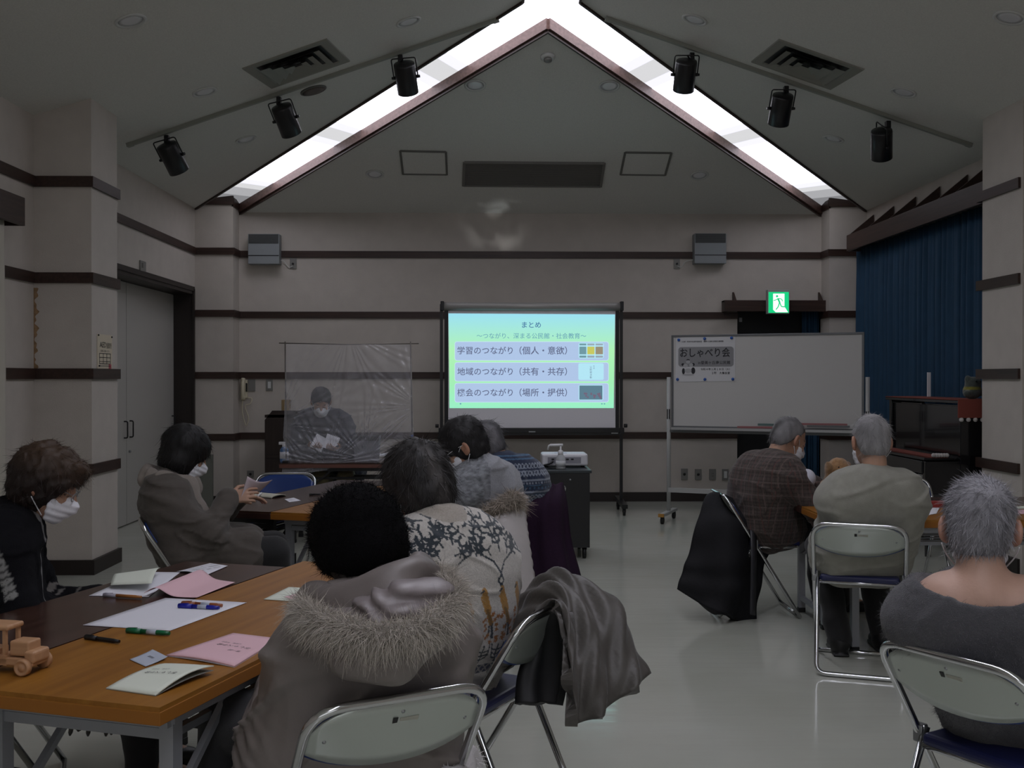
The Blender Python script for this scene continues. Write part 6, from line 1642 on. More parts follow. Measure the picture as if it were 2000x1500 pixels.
    def trousers(s, m, col, g=0.016, vox=0.011, seed=3, name='trousers'):
        sd = Sdf()
        c = s.spine(0.0); sd.cap(c - V3(0.085, 0, 0), c + V3(0.085, 0, 0), 0.118 + g, k=0.05)
        for i in (0, 1):
            sd.cap(s.HJ[i], s.K[i], 0.085 + g, 0.062 + g, k=0.04); sd.cap(s.K[i], s.A[i] + V3(0, 0, -0.012), 0.060 + g, 0.046 + g, k=0.03)
        Vv, Qq = sd.mesh(vox, lambda P: 0.006 * vnoise(P * V3(1, 0.7, 1.3), 32, seed)); return link(name, mesh_np(name, Vv, [Qq], True, np.tile(np.array(col, float), (len(Vv), 1))), m, s.t)
    def shoes(s, col=(0.008, 0.008, 0.009), boot=False):
        M_ = mat('shoe_leather', col, 0.45)
        for i in (0, 1):
            sd = Sdf(); a = s.A[i]; 
            sd.ell(a + V3(0, 0.0, -0.045), (0.042, 0.055, 0.045), k=0.03); sd.ell(a + V3(0, 0.10, -0.055), (0.046, 0.10, 0.034), k=0.04); sd.box(a + V3(0, 0.06, -0.083), (0.042, 0.125, 0.008), 0.006, k=0.005)
            if boot: sd.cap(a + V3(0, -0.01, -0.02), a + (s.K[i] - a) * 0.45, 0.05, 0.054, k=0.03)
            Vv, Qq = sd.mesh(0.008); Vv[:, 2] = np.maximum(Vv[:, 2], 0.001); link('shoe', mesh_np('shoe', Vv, [Qq]), M_, s.t)
    def mask(s):
        H, R, q = s.H, s.Rh, s.hs; P = lambda x, y, z: H + R @ (V3(x, y, z) * q); sd = Sdf()
        sd.ell(P(0, 0.046, -0.056), V3(0.066, 0.066, 0.078) * q, R, k=0.01); sd.cap(P(0, 0.098, -0.012), P(0, 0.112, -0.040), 0.016 * q, 0.02 * q, k=0.04)
        sd.plane(P(0, 0.030, 0), R @ V3(0, 1, 0.15)); sd.plane(P(0, 0.08, -0.006), R @ V3(0, -0.25, -1)); sd.plane(P(0, 0.05, -0.112), R @ V3(0, 0.25, 1))
        Vv, Qq = sd.mesh(0.004, lambda X: 0.0015 * np.sin(((X - H) @ R)[..., 2] * 260))
        o = link('face_mask', mesh_np('face_mask', Vv, [Qq]), M_mask, s.t)
        b = MB()
        for x in (-1, 1):
            for z0, z1 in ((-0.02, 0.018), (-0.095, -0.045)): b.tube(smooth_path([P(x * 0.060, 0.038, z0), P(x * 0.079, 0.012, (z0 + z1) / 2), P(x * 0.089, -0.016, z1)]), 0.0019, 6)
        b.build('ear_loop', M_mask, o)
    def glasses(s, m):
        H, R, q = s.H, s.Rh, s.hs; P = lambda x, y, z: H + R @ (V3(x, y, z) * q); b = MB()
        for x in (-1, 1):
            b.tube([P(x * 0.033 + 0.025 * math.cos(a), 0.108 - 0.006 * abs(math.cos(a)), 0.000 + 0.017 * math.sin(a)) for a in np.linspace(0, 2 * math.pi, 20)[:-1]], 0.0016, 6, closed=True)
            b.tube(smooth_path([P(x * 0.058, 0.100, 0.008), P(x * 0.082, 0.03, 0.010), P(x * 0.089, -0.012, 0.006)]), 0.0017, 6)
        b.tube([P(-0.009, 0.112, 0.004), P(0.009, 0.112, 0.004)], 0.0016, 6); b.build('glasses', m, s.t)
    def hair(s, col, shape, n=3000, L=0.04, w=0.0011, seed=1, vox=0.006, lump=0.004, crown=(0, -0.06, 0.10), colvar=0.5, top=None, lift=0.25, curl=0.5, down=0.6, streak=None, ears=False):
        H, R, q = s.H, s.Rh, s.hs; sd = Sdf(); P = lambda x, y, z: H + R @ (V3(x, y, z) * q)
        shape(sd, P, R, q)
        Vv, Qq = sd.mesh(vox, lambda X: lump * (0.6 * vnoise(X, 75, seed) + 0.4 * vnoise(X * V3(1, 1, 0.35), 190, seed + 2)))
        Nn = vnormals(Vv, Qq); l = (Vv - H) @ R / q; r = np.random.RandomState(seed)
        col = np.array(col, float)
        base = np.tile(col, (len(Vv), 1)) * (1 + 0.18 * vnoise(l * V3(1, 1, 0.4), 120, seed))[:, None]
        if top is not None: k = np.clip((l[:, 2] - 0.01) / 0.10, 0, 1)[:, None]; base = base * (1 - k) + np.array(top) * k
        if streak is not None: k = np.clip(vnoise(l * V3(1, 1, 0.3), 55, seed + 5) - 0.1, 0, 1)[:, None]; base = base * (1 - k) + np.array(streak) * k
        okr = np.where(~((np.abs(l[:, 0]) > 0.055) & (np.abs(l[:, 2] + 0.015) < 0.055) & (np.abs(l[:, 1]) < 0.05)))[0] if ears else np.arange(len(Vv))
        ix = okr[r.randint(0, len(okr), n)]
        cr = R @ (V3(*crown)); out = (Vv[ix] - H) - cr; g = out / (np.linalg.norm(out, axis=1, keepdims=True) + 1e-6) + down * (R @ V3(0, 0, -1))
        g -= Nn[ix] * (g * Nn[ix]).sum(1, keepdims=True); g /= np.linalg.norm(g, axis=1, keepdims=True) + 1e-6
        SV, SF, root = strands(Vv[ix] - Nn[ix] * 0.002, Nn[ix], L, w, g + Nn[ix] * lift, seed + 9, 0.15, 3, curl)
        sc = base[ix] * (1 + colvar * (r.rand(n) * 2 - 1))[:, None]
        return link('hair', mesh_np('hair', np.concatenate([Vv, SV]), [Qq, SF + len(Vv)], True, np.clip(np.concatenate([base, sc[root]]), 0.002, 1)), M_hair, s.t)
def h_short(sd, P, R, q, rr=(0.084, 0.103, 0.094), fr=0.055):
    sd.ell(P(0, -0.018, 0.034), V3(*rr) * q, R); sd.ell(P(0, -0.045, -0.025), V3(0.070, 0.066, 0.062) * q, R, k=0.03)
    sd.plane(P(0, fr, 0.055), R @ V3(0, -0.80, 0.60), k=0.012); sd.plane(P(0, -0.09, -0.082), R @ V3(0, -0.30, 1), k=0.01)
    for x in (-1, 1): sd.ell(P(x * 0.092, 0.0, -0.018), V3(0.022, 0.030, 0.044) * q, R, k=0.008, op='s')
def h_full(sd, P, R, q, a=(0.098, 0.118, 0.108), b_=(0.086, 0.085, 0.075), face=True, nape=-0.10):
    sd.ell(P(0, -0.016, 0.036), V3(*a) * q, R); sd.ell(P(0, -0.035, -0.035), V3(*b_) * q, R, k=0.03)
    if face: sd.ell(P(0, 0.112, -0.045), V3(0.070, 0.075, 0.078) * q, R, k=0.012, op='s')
    sd.plane(P(0, -0.06, nape), R @ V3(0, -0.1, 1), k=0.012)
HYL = math.radians
def seat_at(ch, fwd=0.07, side=0.0):
    v = Matrix.Rotation(ch.rotation_euler.z, 3, 'Z') @ Vector((side, fwd, 0)); return (ch.location.x + v.x, ch.location.y + v.y)
# 1 woman in the black striped jacket, left edge --------------------------------------------------------
p1 = Person('person with curly brown hair and glasses in a black white-striped jacket', (-1.655, 3.66), HYL(-72), (92, 945, 3.72), -78, 26, sw=0.165, bulge=0.05)
p1.body(0.006)
def j1(Vv, Nn, s):
    c = np.tile((0.007, 0.007, 0.009), (len(Vv), 1)); q = Vv
    for i in (0, 1):
        d = s.E[i] - s.SH[i]; L_ = np.linalg.norm(d); t = ((q - s.SH[i]) @ d) / L_ ** 2; ax = s.SH[i] + np.clip(t, 0, 1)[:, None] * d; rad = q - ax
        e2 = s.W[i] - s.E[i]; t2 = ((q - s.E[i]) @ e2) / (e2 @ e2); near = np.linalg.norm(rad, axis=1) < 0.11
        # pale stripe panel down the outside of the sleeve from the shoulder
        outv = s.lat(0.9) * (-1, 1)[i] + V3(0, -0.25, 0.5); fv = np.cross(d / L_, outv); fv /= np.linalg.norm(fv); bk = rad @ fv
        m_ = near & (t > -0.55) & (t < 0.62) & (np.abs(bk) < 0.019) & (rad @ outv > 0.02); c[m_] = (0.26, 0.26, 0.25)
        m2 = m_ & (np.abs((bk * 1000 + 100) % 9 - 4.5) < 1.2); c[m2] = (0.06, 0.06, 0.06)
        for tt in (0.82,): m_ = near & (np.abs(t - tt) < 0.022) & (np.linalg.norm(q - s.E[i], axis=1) < 0.16); c[m_] = (0.16, 0.15, 0.14)
        n2 = np.linalg.norm(q - (s.E[i] + np.clip(t2, 0, 1)[:, None] * e2), axis=1) < 0.09
        for tt in (0.3, 0.75): m_ = n2 & (np.abs(t2 - tt) < 0.025); c[m_] = (0.15, 0.14, 0.13)
    m_ = (np.abs(q[:, 0] - 0.015) < 0.012) & (q[:, 1] > 0.05); c[m_] = (0.28, 0.28, 0.28)
    return c
p1.garment('jacket', M_black_knit, (0.01, 0.01, 0.01), g=0.028, colf=j1, collar=(0.062, 0.03, 0.016), hem=0.08, seed=2, vox=0.008, fine=0.001)
p1.trousers(M_cloth, (0.012, 0.011, 0.013)); p1.shoes(); p1.mask(); p1.glasses(M_steel)
def s1(sd, P, R, q):
    h_full(sd, P, R, q, (0.104, 0.124, 0.108), (0.094, 0.086, 0.085), nape=-0.115); sd.cap(P(-0.045, 0.075, 0.085), P(0.045, 0.075, 0.085), 0.032, k=0.03); sd.ell(P(0, 0.13, -0.015), V3(0.095, 0.10, 0.062), R, k=0.012, op='s')
p1.hair((0.016, 0.009, 0.007), s1, n=5200, L=0.017, w=0.0010, seed=4, lump=0.011, curl=0.7, lift=0.02, top=(0.052, 0.029, 0.016), vox=0.007)
# 2 woman with the scarf ---------------------------------------------------------------------------------
w2 = at(448, 972, 5.50)
p2 = Person('person with black bob hair and mask in a grey brown coat, holding a pink sheet', seat_at(CHAIR["c2"], 0.035), HYL(-75), (362, 884, 5.55), -60, 26, sw=0.15, bulge=0.02, fat=0.90, hs=1.1, drop=0.07, nbz=0.02, wrists=[at(462, 975, 5.72), w2], poles=[(-0.3, -0.4, -1), (0.7, -0.1, -0.8)])
p2.body(0.006, hands=[dict(d=V3(0.1, 1, 0.05), n=V3(0.2, 0.1, -1), side=V3(1, 0, 0.3), curl=0.5), dict(d=V3(0.05, 1, 0.12), n=V3(-0.9, 0.1, -0.3), side=V3(-0.35, 0.1, 1), curl=0.75)])
def e2(sd):   # long coat skirts over the chair
    sd.cap(V3(-0.12, 0.02, 0.45), V3(-0.16, 0.04, 0.20), 0.11, 0.09, k=0.06); sd.cap(V3(0.12, 0.02, 0.45), V3(0.17, 0.06, 0.18), 0.11, 0.09, k=0.06); sd.cap(V3(0.12, 0.2, 0.5), V3(0.2, 0.30, 0.22), 0.09, 0.075, k=0.06)
p2.garment('coat', M_cloth, (0.080, 0.068, 0.058), g=0.032, gw=0.005, sleeve=(0.060, 0.054, 0.044), extra=e2, hem=0.25, seed=5, fold=0.010, cuff=0.93)
p2.trousers(M_cloth, (0.012, 0.012, 0.013)); p2.shoes(); p2.mask()
def s2(sd, P, R, q):
    sd.ell(P(0, -0.012, 0.034), V3(0.116, 0.130, 0.114), R); sd.ell(P(0, -0.02, -0.05), V3(0.114, 0.098, 0.092), R, k=0.03); sd.ell(P(0, 0.135, -0.052), V3(0.082, 0.105, 0.085), R, k=0.012, op='s'); sd.plane(P(0, -0.06, -0.125), R @ V3(0, -0.2, 1), k=0.015)
p2.hair((0.006, 0.0055, 0.006), s2, n=2500, L=0.03, w=0.0012, seed=6, lump=0.003, curl=0.3, lift=0.04)
sc = Sdf(); nb = p2.spine(0.97); f2 = V3(0, 1, 0)
ring = [nb + V3(0.120 * math.cos(a), 0.03 + 0.115 * math.sin(a), 0.005 - 0.03 * math.sin(a)) for a in np.linspace(0, 2 * math.pi, 17)]
sc.path(ring, 0.038, k=0.02); sc.path([r_ * V3(1, 1, 1) + V3(0, 0, 0.032) for r_ in ring], 0.026, k=0.015)
sc.path([nb + V3(0.09, 0.11, -0.02), nb + V3(0.10, 0.16, -0.14), nb + V3(0.10, 0.17, -0.30), nb + V3(0.12, 0.2, -0.42)], (0.045, 0.05, 0.055, 0.06), k=0.03); sc.path([nb + V3(-0.07, 0.11, -0.02), nb + V3(-0.07, 0.16, -0.15), nb + V3(-0.07, 0.17, -0.3)], (0.045, 0.05, 0.055), k=0.03)
Vv, Qq = sc.mesh(0.008, lambda P: 0.008 * np.sin(P[..., 2] * 30 + 90 * P[..., 0] + 40 * P[..., 1]) + 0.004 * vnoise(P, 50, 3))
link('scarf', mesh_np('scarf', Vv, [Qq], True, np.tile((0.23, 0.20, 0.175), (len(Vv), 1))), M_cloth, p2.t)
# the sheet she holds
t = empty('held_sheet', at(490, 955, 5.9), 0, 'pale pink sheet of paper held up by the person in the scarf', 'paper')
G = np.zeros((9, 9, 3)); cs = [at(483, 930, 5.50), at(532, 937, 5.66), at(505, 962, 5.66), at(470, 974, 5.50)]
for i in range(9):
    for j in range(9):
        u, v = j / 8, i / 8; p = bilin(cs, u, v) - t.location; p.z -= 0.02 * math.sin(math.pi * u) * (1 - v); G[i, j] = p
b = MB(); b.grid(G, 0.0012); b.build('sheet', mat('pink_white_paper', (0.60, 0.50, 0.54), 0.7), t)
# 3 presenter --------------------------------------------------------------------------------------------
p3 = Person('person in navy jacket reading a booklet behind the plastic sheet', (-1.42, 9.82), HYL(182), (627, 785, 9.62), 190, 35, sw=0.195, bulge=0.06, seat=0.47, wrists=[at(664, 880, 9.43), at(606, 878, 9.45)], fat=1.05)
p3.body(0.007, hands=[dict(d=V3(0.6, 0.7, 0.2), n=V3(0.3, -0.2, 0.9), side=V3(0, 0.6, 0.5), curl=0.6), dict(d=V3(-0.6, 0.7, 0.2), n=V3(-0.3, -0.2, 0.9), side=V3(0, 0.6, 0.5), curl=0.6)])
p3.garment('jacket', M_cloth, (0.012, 0.013, 0.026), g=0.034, gw=0.015, hem=0.1, seed=8, fold=0.012, collar=(0.068, 0.02, 0.018), vox=0.010)
p3.trousers(M_cloth, (0.155, 0.135, 0.075)); p3.shoes(); p3.mask()
p3.hair((0.012, 0.012, 0.014), lambda sd, P, R, q: h_short(sd, P, R, q, (0.092, 0.110, 0.102), 0.075), n=1800, L=0.02, lift=0.08, seed=3, lump=0.004)
q = at(635, 865, 9.42)
t = empty('booklet', q, 0.15, 'white booklet held open by the presenter behind the plastic', 'booklet')
b = MB(); b.box((-0.055, 0, 0), (0.11, 0.006, 0.15), R=Matrix.Rotation(0.5, 3, 'Y') @ rotm('X', -0.6)); b.box((0.055, 0.01, 0.0), (0.12, 0.006, 0.15), R=Matrix.Rotation(0.35, 3, 'Y') @ rotm('X', -0.6)); b.build('sheet', M_wpap, t)
# 6 person in light grey turtleneck ------------------------------------------------------------------------
p6 = Person('person with short black hair in a light grey turtleneck sweater', seat_at(CHAIR["c6"], 0.19), HYL(48), (905, 872, 5.52), 86, 34, sw=0.165, bulge=0.035, syaw=42, fat=0.95, hs=1.12, wrists=[at(800, 990, 6.0), at(860, 985, 6.2)])
p6.body(0.006)
def c6f(Vv, Nn, s):
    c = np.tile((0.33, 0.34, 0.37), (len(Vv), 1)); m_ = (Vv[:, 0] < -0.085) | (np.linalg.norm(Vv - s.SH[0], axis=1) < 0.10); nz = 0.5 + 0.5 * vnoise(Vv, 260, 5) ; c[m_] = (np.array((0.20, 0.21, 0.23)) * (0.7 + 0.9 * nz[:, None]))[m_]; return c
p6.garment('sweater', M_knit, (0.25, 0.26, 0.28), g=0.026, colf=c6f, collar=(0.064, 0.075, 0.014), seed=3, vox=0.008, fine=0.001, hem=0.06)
p6.trousers(M_cloth, (0.02, 0.02, 0.024)); p6.shoes(); p6.mask(); p6.glasses(M_white)
def s6(sd, P, R, q):
    h_full(sd, P, R, q, (0.096, 0.116, 0.104), (0.084, 0.080, 0.070), nape=-0.095)
    for x in (-1, 1): sd.ell(P(x * 0.094, 0.012, -0.025), V3(0.026, 0.030, 0.036) * q, R, k=0.01, op='s')
p6.hair((0.010, 0.009, 0.010), s6, n=3200, L=0.024, w=0.0011, seed=8, lump=0.004, lift=0.02)
# 7 person in the nordic sweater ---------------------------------------------------------------------------
p7 = Person('person with grey hair in a navy blue patterned sweater beyond the turtleneck', seat_at(CHAIR["c7"], 0.10), HYL(40), (948, 868, 6.52), 62, 30, sw=0.185, bulge=0.08, syaw=28, hs=1.08)
p7.body(0.008)
def c7f(Vv, Nn, s):
    navy = np.array((0.010, 0.022, 0.060)); wht = np.array((0.30, 0.34, 0.42)); mid = np.array((0.035, 0.085, 0.15)); c = np.tile(navy, (len(Vv), 1))
    u = Vv @ s.lat(0.9); z = Vv[:, 2] - (s.spine(0.92)[2]); t1 = lambda per, o=0: np.abs(((u + o) % per) / per - 0.5) * 2
    def line(z0, h, col): c[np.abs(z - z0) < h] = col
    def star(z0, h, per):
        v = (z - z0) / h; m_ = (np.abs(v) < 1); a = t1(per); k = m_ & ((np.abs(a - np.abs(v)) < 0.20) | (np.abs(a - (1 - np.abs(v))) < 0.16)) & (np.abs(v) > 0.12); c[k] = wht
    def dots(z0, h, per, col): m_ = (np.abs(z - z0) < h) & (t1(per) < 0.5); c[m_] = col
    star(0.01, 0.040, 0.048); line(-0.055, 0.005, wht * 0.8); dots(-0.072, 0.006, 0.022, wht * 0.8); line(-0.088, 0.004, mid); dots(-0.105, 0.008, 0.03, mid * 1.4); line(-0.13, 0.006, wht * 0.9)
    c[(z < -0.14) & (z > -0.20)] = mid * 0.6; star(-0.17, 0.022, 0.055); line(-0.208, 0.005, wht * 0.9); dots(-0.228, 0.008, 0.025, wht * 0.6); line(-0.25, 0.006, mid); star(-0.295, 0.036, 0.046); line(-0.345, 0.005, wht * 0.8); dots(-0.365, 0.008, 0.025, mid * 1.5); line(-0.39, 0.006, wht * 0.8); line(0.075, 0.004, mid * 1.6); line(0.095, 0.004, mid * 1.6); return c
p7.garment('sweater', M_knit, (0.02, 0.03, 0.07), g=0.028, gw=0.01, colf=c7f, collar=(0.066, 0.05, 0.014), seed=6, vox=0.006, fold=0.006, hem=0.08)
p7.trousers(M_cloth, (0.02, 0.02, 0.026)); p7.shoes()
p7.hair((0.15, 0.145, 0.155), lambda sd, P, R, q: h_full(sd, P, R, q, (0.090, 0.110, 0.100), (0.08, 0.075, 0.07), nape=-0.09), n=2600, L=0.028, lift=0.05, w=0.0012, seed=11, streak=(0.05, 0.05, 0.055))
# 5 person in the bird sweater ------------------------------------------------------------------------------
p5 = Person('person with dark greying hair in a cream sweater with tree and bird pattern', seat_at(CHAIR["c5"], 0.21), HYL(38), (815, 950, 3.30), 42, 25, sw=0.158, bulge=0.07, syaw=30, fat=0.96, wrists=[at(690, 1100, 3.7), at(760, 1100, 3.9)])
p5.body(0.006)
# pattern canvas seen from behind: u to the right, v upwards, 2 mm cells
CW_, CH_ = 360, 340; canvas = np.tile(np.array((0.58, 0.55, 0.51)), (CH_, CW_, 1)); mk_ = np.ones((CH_, CW_), bool)
yy_, xx_ = np.mgrid[0:CH_, 0:CW_]; UU = (xx_ - CW_ / 2) * 0.002; VV_ = 0.46 + (CH_ - yy_) * 0.002
def stroke(p, q2, w_, col):
    p = np.array(p); q2 = np.array(q2); d = q2 - p; L2 = d @ d + 1e-12; t = np.clip(((UU - p[0]) * d[0] + (VV_ - p[1]) * d[1]) / L2, 0, 1); m_ = (UU - p[0] - t * d[0]) ** 2 + (VV_ - p[1] - t * d[1]) ** 2 < w_ * w_; canvas[m_] = col
def poly_(pts, w_, col):
    for a, c_ in zip(pts[:-1], pts[1:]): stroke(a, c_, w_, col)
DK = np.array((0.028, 0.040, 0.052)); OC = np.array((0.42, 0.215, 0.045)); rnd = np.random.RandomState(12)
def leafy(p, ang, n, L_, depth):
    p = np.array(p)
    for i in range(n):
        q2 = p + L_ * np.array((math.cos(ang), math.sin(ang))); stroke(p, q2, 0.0021, DK)
        for sg in (-1, 1):
            a2 = ang + sg * (0.8 + 0.5 * rnd.rand()); e = q2 + 0.015 * np.array((math.cos(a2), math.sin(a2))); stroke(q2, e, 0.0034, DK)
        if depth and rnd.rand() < 0.6: leafy(q2, ang + rnd.choice((-1, 1)) * (0.7 + 0.4 * rnd.rand()), 3, L_, depth - 1)
        p = q2; ang += rnd.normal() * 0.35
# tree crowns over the shoulders, ogee outlines
for x0 in (-0.27, -0.16, -0.05, 0.06, 0.17, 0.26):
    for k in range(3): leafy((x0 + rnd.normal() * 0.03, 0.875 + 0.05 * k), math.pi / 2 + rnd.normal() * 0.9, 4, 0.025, 1)
for x0 in (-0.24, -0.08, 0.09, 0.24):
    poly_([(x0 - 0.075, 0.92), (x0 - 0.07, 0.875), (x0 - 0.02, 0.845), (x0, 0.81), (x0 + 0.02, 0.845), (x0 + 0.07, 0.875), (x0 + 0.075, 0.92)], 0.0032, DK)
    poly_([(x0, 0.81), (x0 - 0.008, 0.79), (x0, 0.77), (x0 + 0.008, 0.79), (x0, 0.81)], 0.0024, DK)
    for k in range(2): leafy((x0 + 0.03 * (k * 2 - 1), 0.865), math.pi / 2 + (0.5 - k), 3, 0.018, 1)
for x0 in (-0.20, -0.12, -0.03, 0.035, 0.10, 0.17, 0.24):       # birds
    stroke((x0, 0.742), (x0 + 0.014, 0.70), 0.0125, OC); stroke((x0 + 0.012, 0.70), (x0 + 0.032, 0.655), 0.0075, OC); stroke((x0 - 0.004, 0.765), (x0, 0.75), 0.0085, OC); stroke((x0 - 0.014, 0.758), (x0 - 0.006, 0.762), 0.003, DK); stroke((x0 + 0.034, 0.655), (x0 + 0.044, 0.61), 0.0045, DK); stroke((x0 + 0.012, 0.70), (x0 + 0.032, 0.655), 0.005, OC * 0.5); stroke((x0 + 0.026, 0.65), (x0 + 0.028, 0.625), 0.002, DK)
for k in range(230):                                            # orange flowers
    x, z = rnd.uniform(-0.34, 0.34), 0.595 + 0.10 * rnd.rand() ** 1.3
    if np.abs(canvas[int(CH_ - (z - 0.46) / 0.002) % CH_, int(CW_ / 2 + x / 0.002) % CW_] - (0.58, 0.55, 0.51)).sum() < 0.05:
        for a in range(5): stroke((x, z), (x + 0.006 * math.cos(a * 1.257), z + 0.006 * math.sin(a * 1.257)), 0.0020, np.array((0.36, 0.13, 0.02)))
for x0 in np.arange(-0.33, 0.34, 0.055):                        # small plants
    stroke((x0, 0.525), (x0, 0.585), 0.0026, DK)
    for z, L_ in ((0.535, 0.018), (0.548, 0.02), (0.562, 0.022)):
        for sg in (-1, 1): poly_([(x0, z), (x0 + sg * L_, z + 0.008), (x0 + sg * L_ * 1.1, z + 0.025)], 0.0024, DK)
m_ = (VV_ < 0.518) & (VV_ > 0.487); canvas[m_] = (0.03, 0.035, 0.075); m_ = m_ & (np.abs(np.abs(((UU / 0.026) % 1) - 0.5) * 2 - np.abs((VV_ - 0.5025) / 0.015)) < 0.25); canvas[m_] = (0.30, 0.28, 0.26)
def c5f(Vv, Nn, s):
    u = (Vv - s.spine(0.6)) @ s.lat(0.9); v = Vv[:, 2] - 0.045
    ix = np.clip((u / 0.002 + CW_ / 2).astype(int), 0, CW_ - 1); iy = np.clip((CH_ - (v - 0.46) / 0.002).astype(int), 0, CH_ - 1); c = canvas[iy, ix].copy()
    nbk = s.spine(1.0); d_ = np.linalg.norm(Vv - nbk, axis=1); c[d_ < 0.105] = (0.40, 0.36, 0.31); return c
p5.garment('sweater', M_knit, (0.4, 0.4, 0.4), g=0.030, gw=0.0, colf=c5f, collar=(0.070, 0.035, 0.020), seed=9, vox=0.0032, fold=0.006, fs=20, hem=0.08)
p5.trousers(M_cloth, (0.03, 0.028, 0.03)); p5.shoes(); p5.mask()
sd = Sdf(); nb = p5.spine(1.0); sd.path([nb + V3(0.058 * math.cos(a), 0.01 + 0.058 * math.sin(a), 0.035) for a in np.linspace(0, 6.283, 15)], 0.026, k=0.01)
Vv, Qq = sd.mesh(0.006, lambda P: 0.003 * vnoise(P, 60, 3)); link('neck_warmer', mesh_np('neck_warmer', Vv, [Qq], True, np.tile((0.008, 0.008, 0.012), (len(Vv), 1))), M_knit, p5.t)
def s5(sd, P, R, q): h_full(sd, P, R, q, (0.104, 0.116, 0.112), (0.094, 0.086, 0.085), nape=-0.125)
p5.hair((0.020, 0.018, 0.018), s5, n=6500, L=0.028, w=0.0010, seed=14, lump=0.006, lift=0.03, curl=0.5, streak=(0.075, 0.068, 0.066), vox=0.006, colvar=0.7)
# 8 man in the plaid jacket -----------------------------------------------------------------------------------
p8 = Person('person with thinning grey hair in a brown plaid jacket at the right table', seat_at(CHAIR["c8"], 0.08), HYL(-80), (1541, 858, 6.36), -68, 28, sw=0.175, bulge=0.04, syaw=-62, hs=1.08, fat=0.95, nbz=0.02, wrists=[at(1572, 965, 6.5), at(1590, 948, 6.25)], knees=[(-0.12, 0.40, 0.53), (0.10, 0.42, 0.53)])
p8.body(0.006)
def c8f(Vv, Nn, s):
    c = np.tile((0.070, 0.052, 0.045), (len(Vv), 1)); u = Vv @ s.lat(0.9); f = Vv @ s.fw(0.9); z = Vv[:, 2]
    hor = lambda per, w_: np.abs((z / per) % 1 - 0.5) > 0.5 - w_ / per / 2
    g_ = np.abs(Nn @ s.lat(0.9)) > 0.7; x = np.where(g_, f, u); ver = lambda per, w_, o=0: np.abs(((x + o) / per) % 1 - 0.5) > 0.5 - w_ / per / 2
    c[hor(0.022, 0.007)] *= 0.62; c[ver(0.022, 0.007)] *= 0.7; c[hor(0.075, 0.006)] = (0.115, 0.09, 0.08); c[ver(0.075, 0.006)] = (0.12, 0.085, 0.075); c[ver(0.075, 0.005, 0.03)] = (0.10, 0.045, 0.04); return c
p8.garment('jacket', M_cloth, (0.1, 0.1, 0.1), g=0.040, gw=0.012, colf=c8f, collar=(0.066, 0.022, 0.016), seed=4, vox=0.0065, fold=0.007, fs=18, hem=0.08)
p8.trousers(M_cloth, (0.014, 0.013, 0.014)); p8.shoes(); p8.mask()
def s8(sd, P, R, q):
    h_short(sd, P, R, q, (0.080, 0.100, 0.090), 0.03); sd.ell(P(0, 0.05, 0.115), V3(0.055, 0.07, 0.035) * q, R, k=0.02, op='s')
p8.hair((0.19, 0.185, 0.19), s8, n=2600, L=0.016, w=0.0010, seed=5, lump=0.002, lift=0.10, vox=0.005, streak=(0.05, 0.048, 0.048))
# 9 man in the grey green shirt ----------------------------------------------------------------------------------
p9 = Person('person in a pale grey green shirt seen from behind on a folding chair', seat_at(CHAIR["c9"], 0.13), HYL(-8), (1700, 862, 5.16), 2, 8, sw=0.172, bulge=0.02, nbz=0.035, drop=0.065, seat=0.45, fat=1.02, hs=1.06, wrists=[at(1660, 960, 5.6), at(1745, 965, 5.65)], knees=[(-0.13, 0.40, 0.52), (0.13, 0.40, 0.52)], feet=[(-0.08, 0.10, 0.09), (0.16, 0.22, 0.09)], poles=[(-1, -0.2, -0.6), (1, -0.2, -0.6)])
p9.body(0.006)
p9.garment('shirt', M_cloth, (0.29, 0.285, 0.245), g=0.030, gw=0.016, sleeve=(0.064, 0.060, 0.048), collar=(0.066, 0.045, 0.010), seed=12, vox=0.007, fold=0.009, fs=17, hem=0.06)
p9.trousers(M_cloth, (0.012, 0.012, 0.013)); p9.shoes(boot=True); p9.mask()
p9.hair((0.32, 0.31, 0.315), lambda sd, P, R, q: h_short(sd, P, R, q, (0.080, 0.102, 0.093), 0.05), ears=True, n=4500, L=0.018, w=0.0009, seed=7, lump=0.002, lift=0.12, vox=0.005, streak=(0.22, 0.215, 0.22), crown=(0.01, -0.05, 0.11))
# 10 man in the dark grey sweater -----------------------------------------------------------------------------------
p10 = Person('person with short grey hair in a dark grey sweater at the lower right', seat_at(CHAIR["c10"], 0.20, -0.02), HYL(-38), (1914, 1030, 2.78), -25, 10, sw=0.172, bulge=0.03, fat=0.98, hs=1.06, syaw=-20, wrists=[at(1880, 1120, 3.3), at(2080, 1120, 3.2)], skin=(0.50, 0.31, 0.235))
p10.body(0.0055)
def cut10(sd):
    nb = p10.spine(0.985); sd.ell(nb + V3(0, 0.0, 0.055), (0.165, 0.15, 0.085), k=0.015, op='s')
p10.garment('sweater', M_knit, (0.080, 0.079, 0.088), g=0.026, gw=0.012, cut=cut10, seed=13, vox=0.006, fold=0.007, fs=15, hem=0.08, fine=0.0012, strand=(16000, 0.008, 0.0006))
p10.trousers(M_cloth, (0.015, 0.015, 0.018)); p10.shoes(); p10.mask(); p10.glasses(M_steel)
p10.hair((0.29, 0.285, 0.31), lambda sd, P, R, q: h_short(sd, P, R, q, (0.080, 0.104, 0.095), 0.05), ears=True, n=14000, L=0.019, w=0.0008, seed=15, lump=0.003, lift=0.12, vox=0.005, streak=(0.16, 0.155, 0.172), crown=(0.035, -0.085, 0.075), curl=0.45, down=0.35, colvar=0.65)
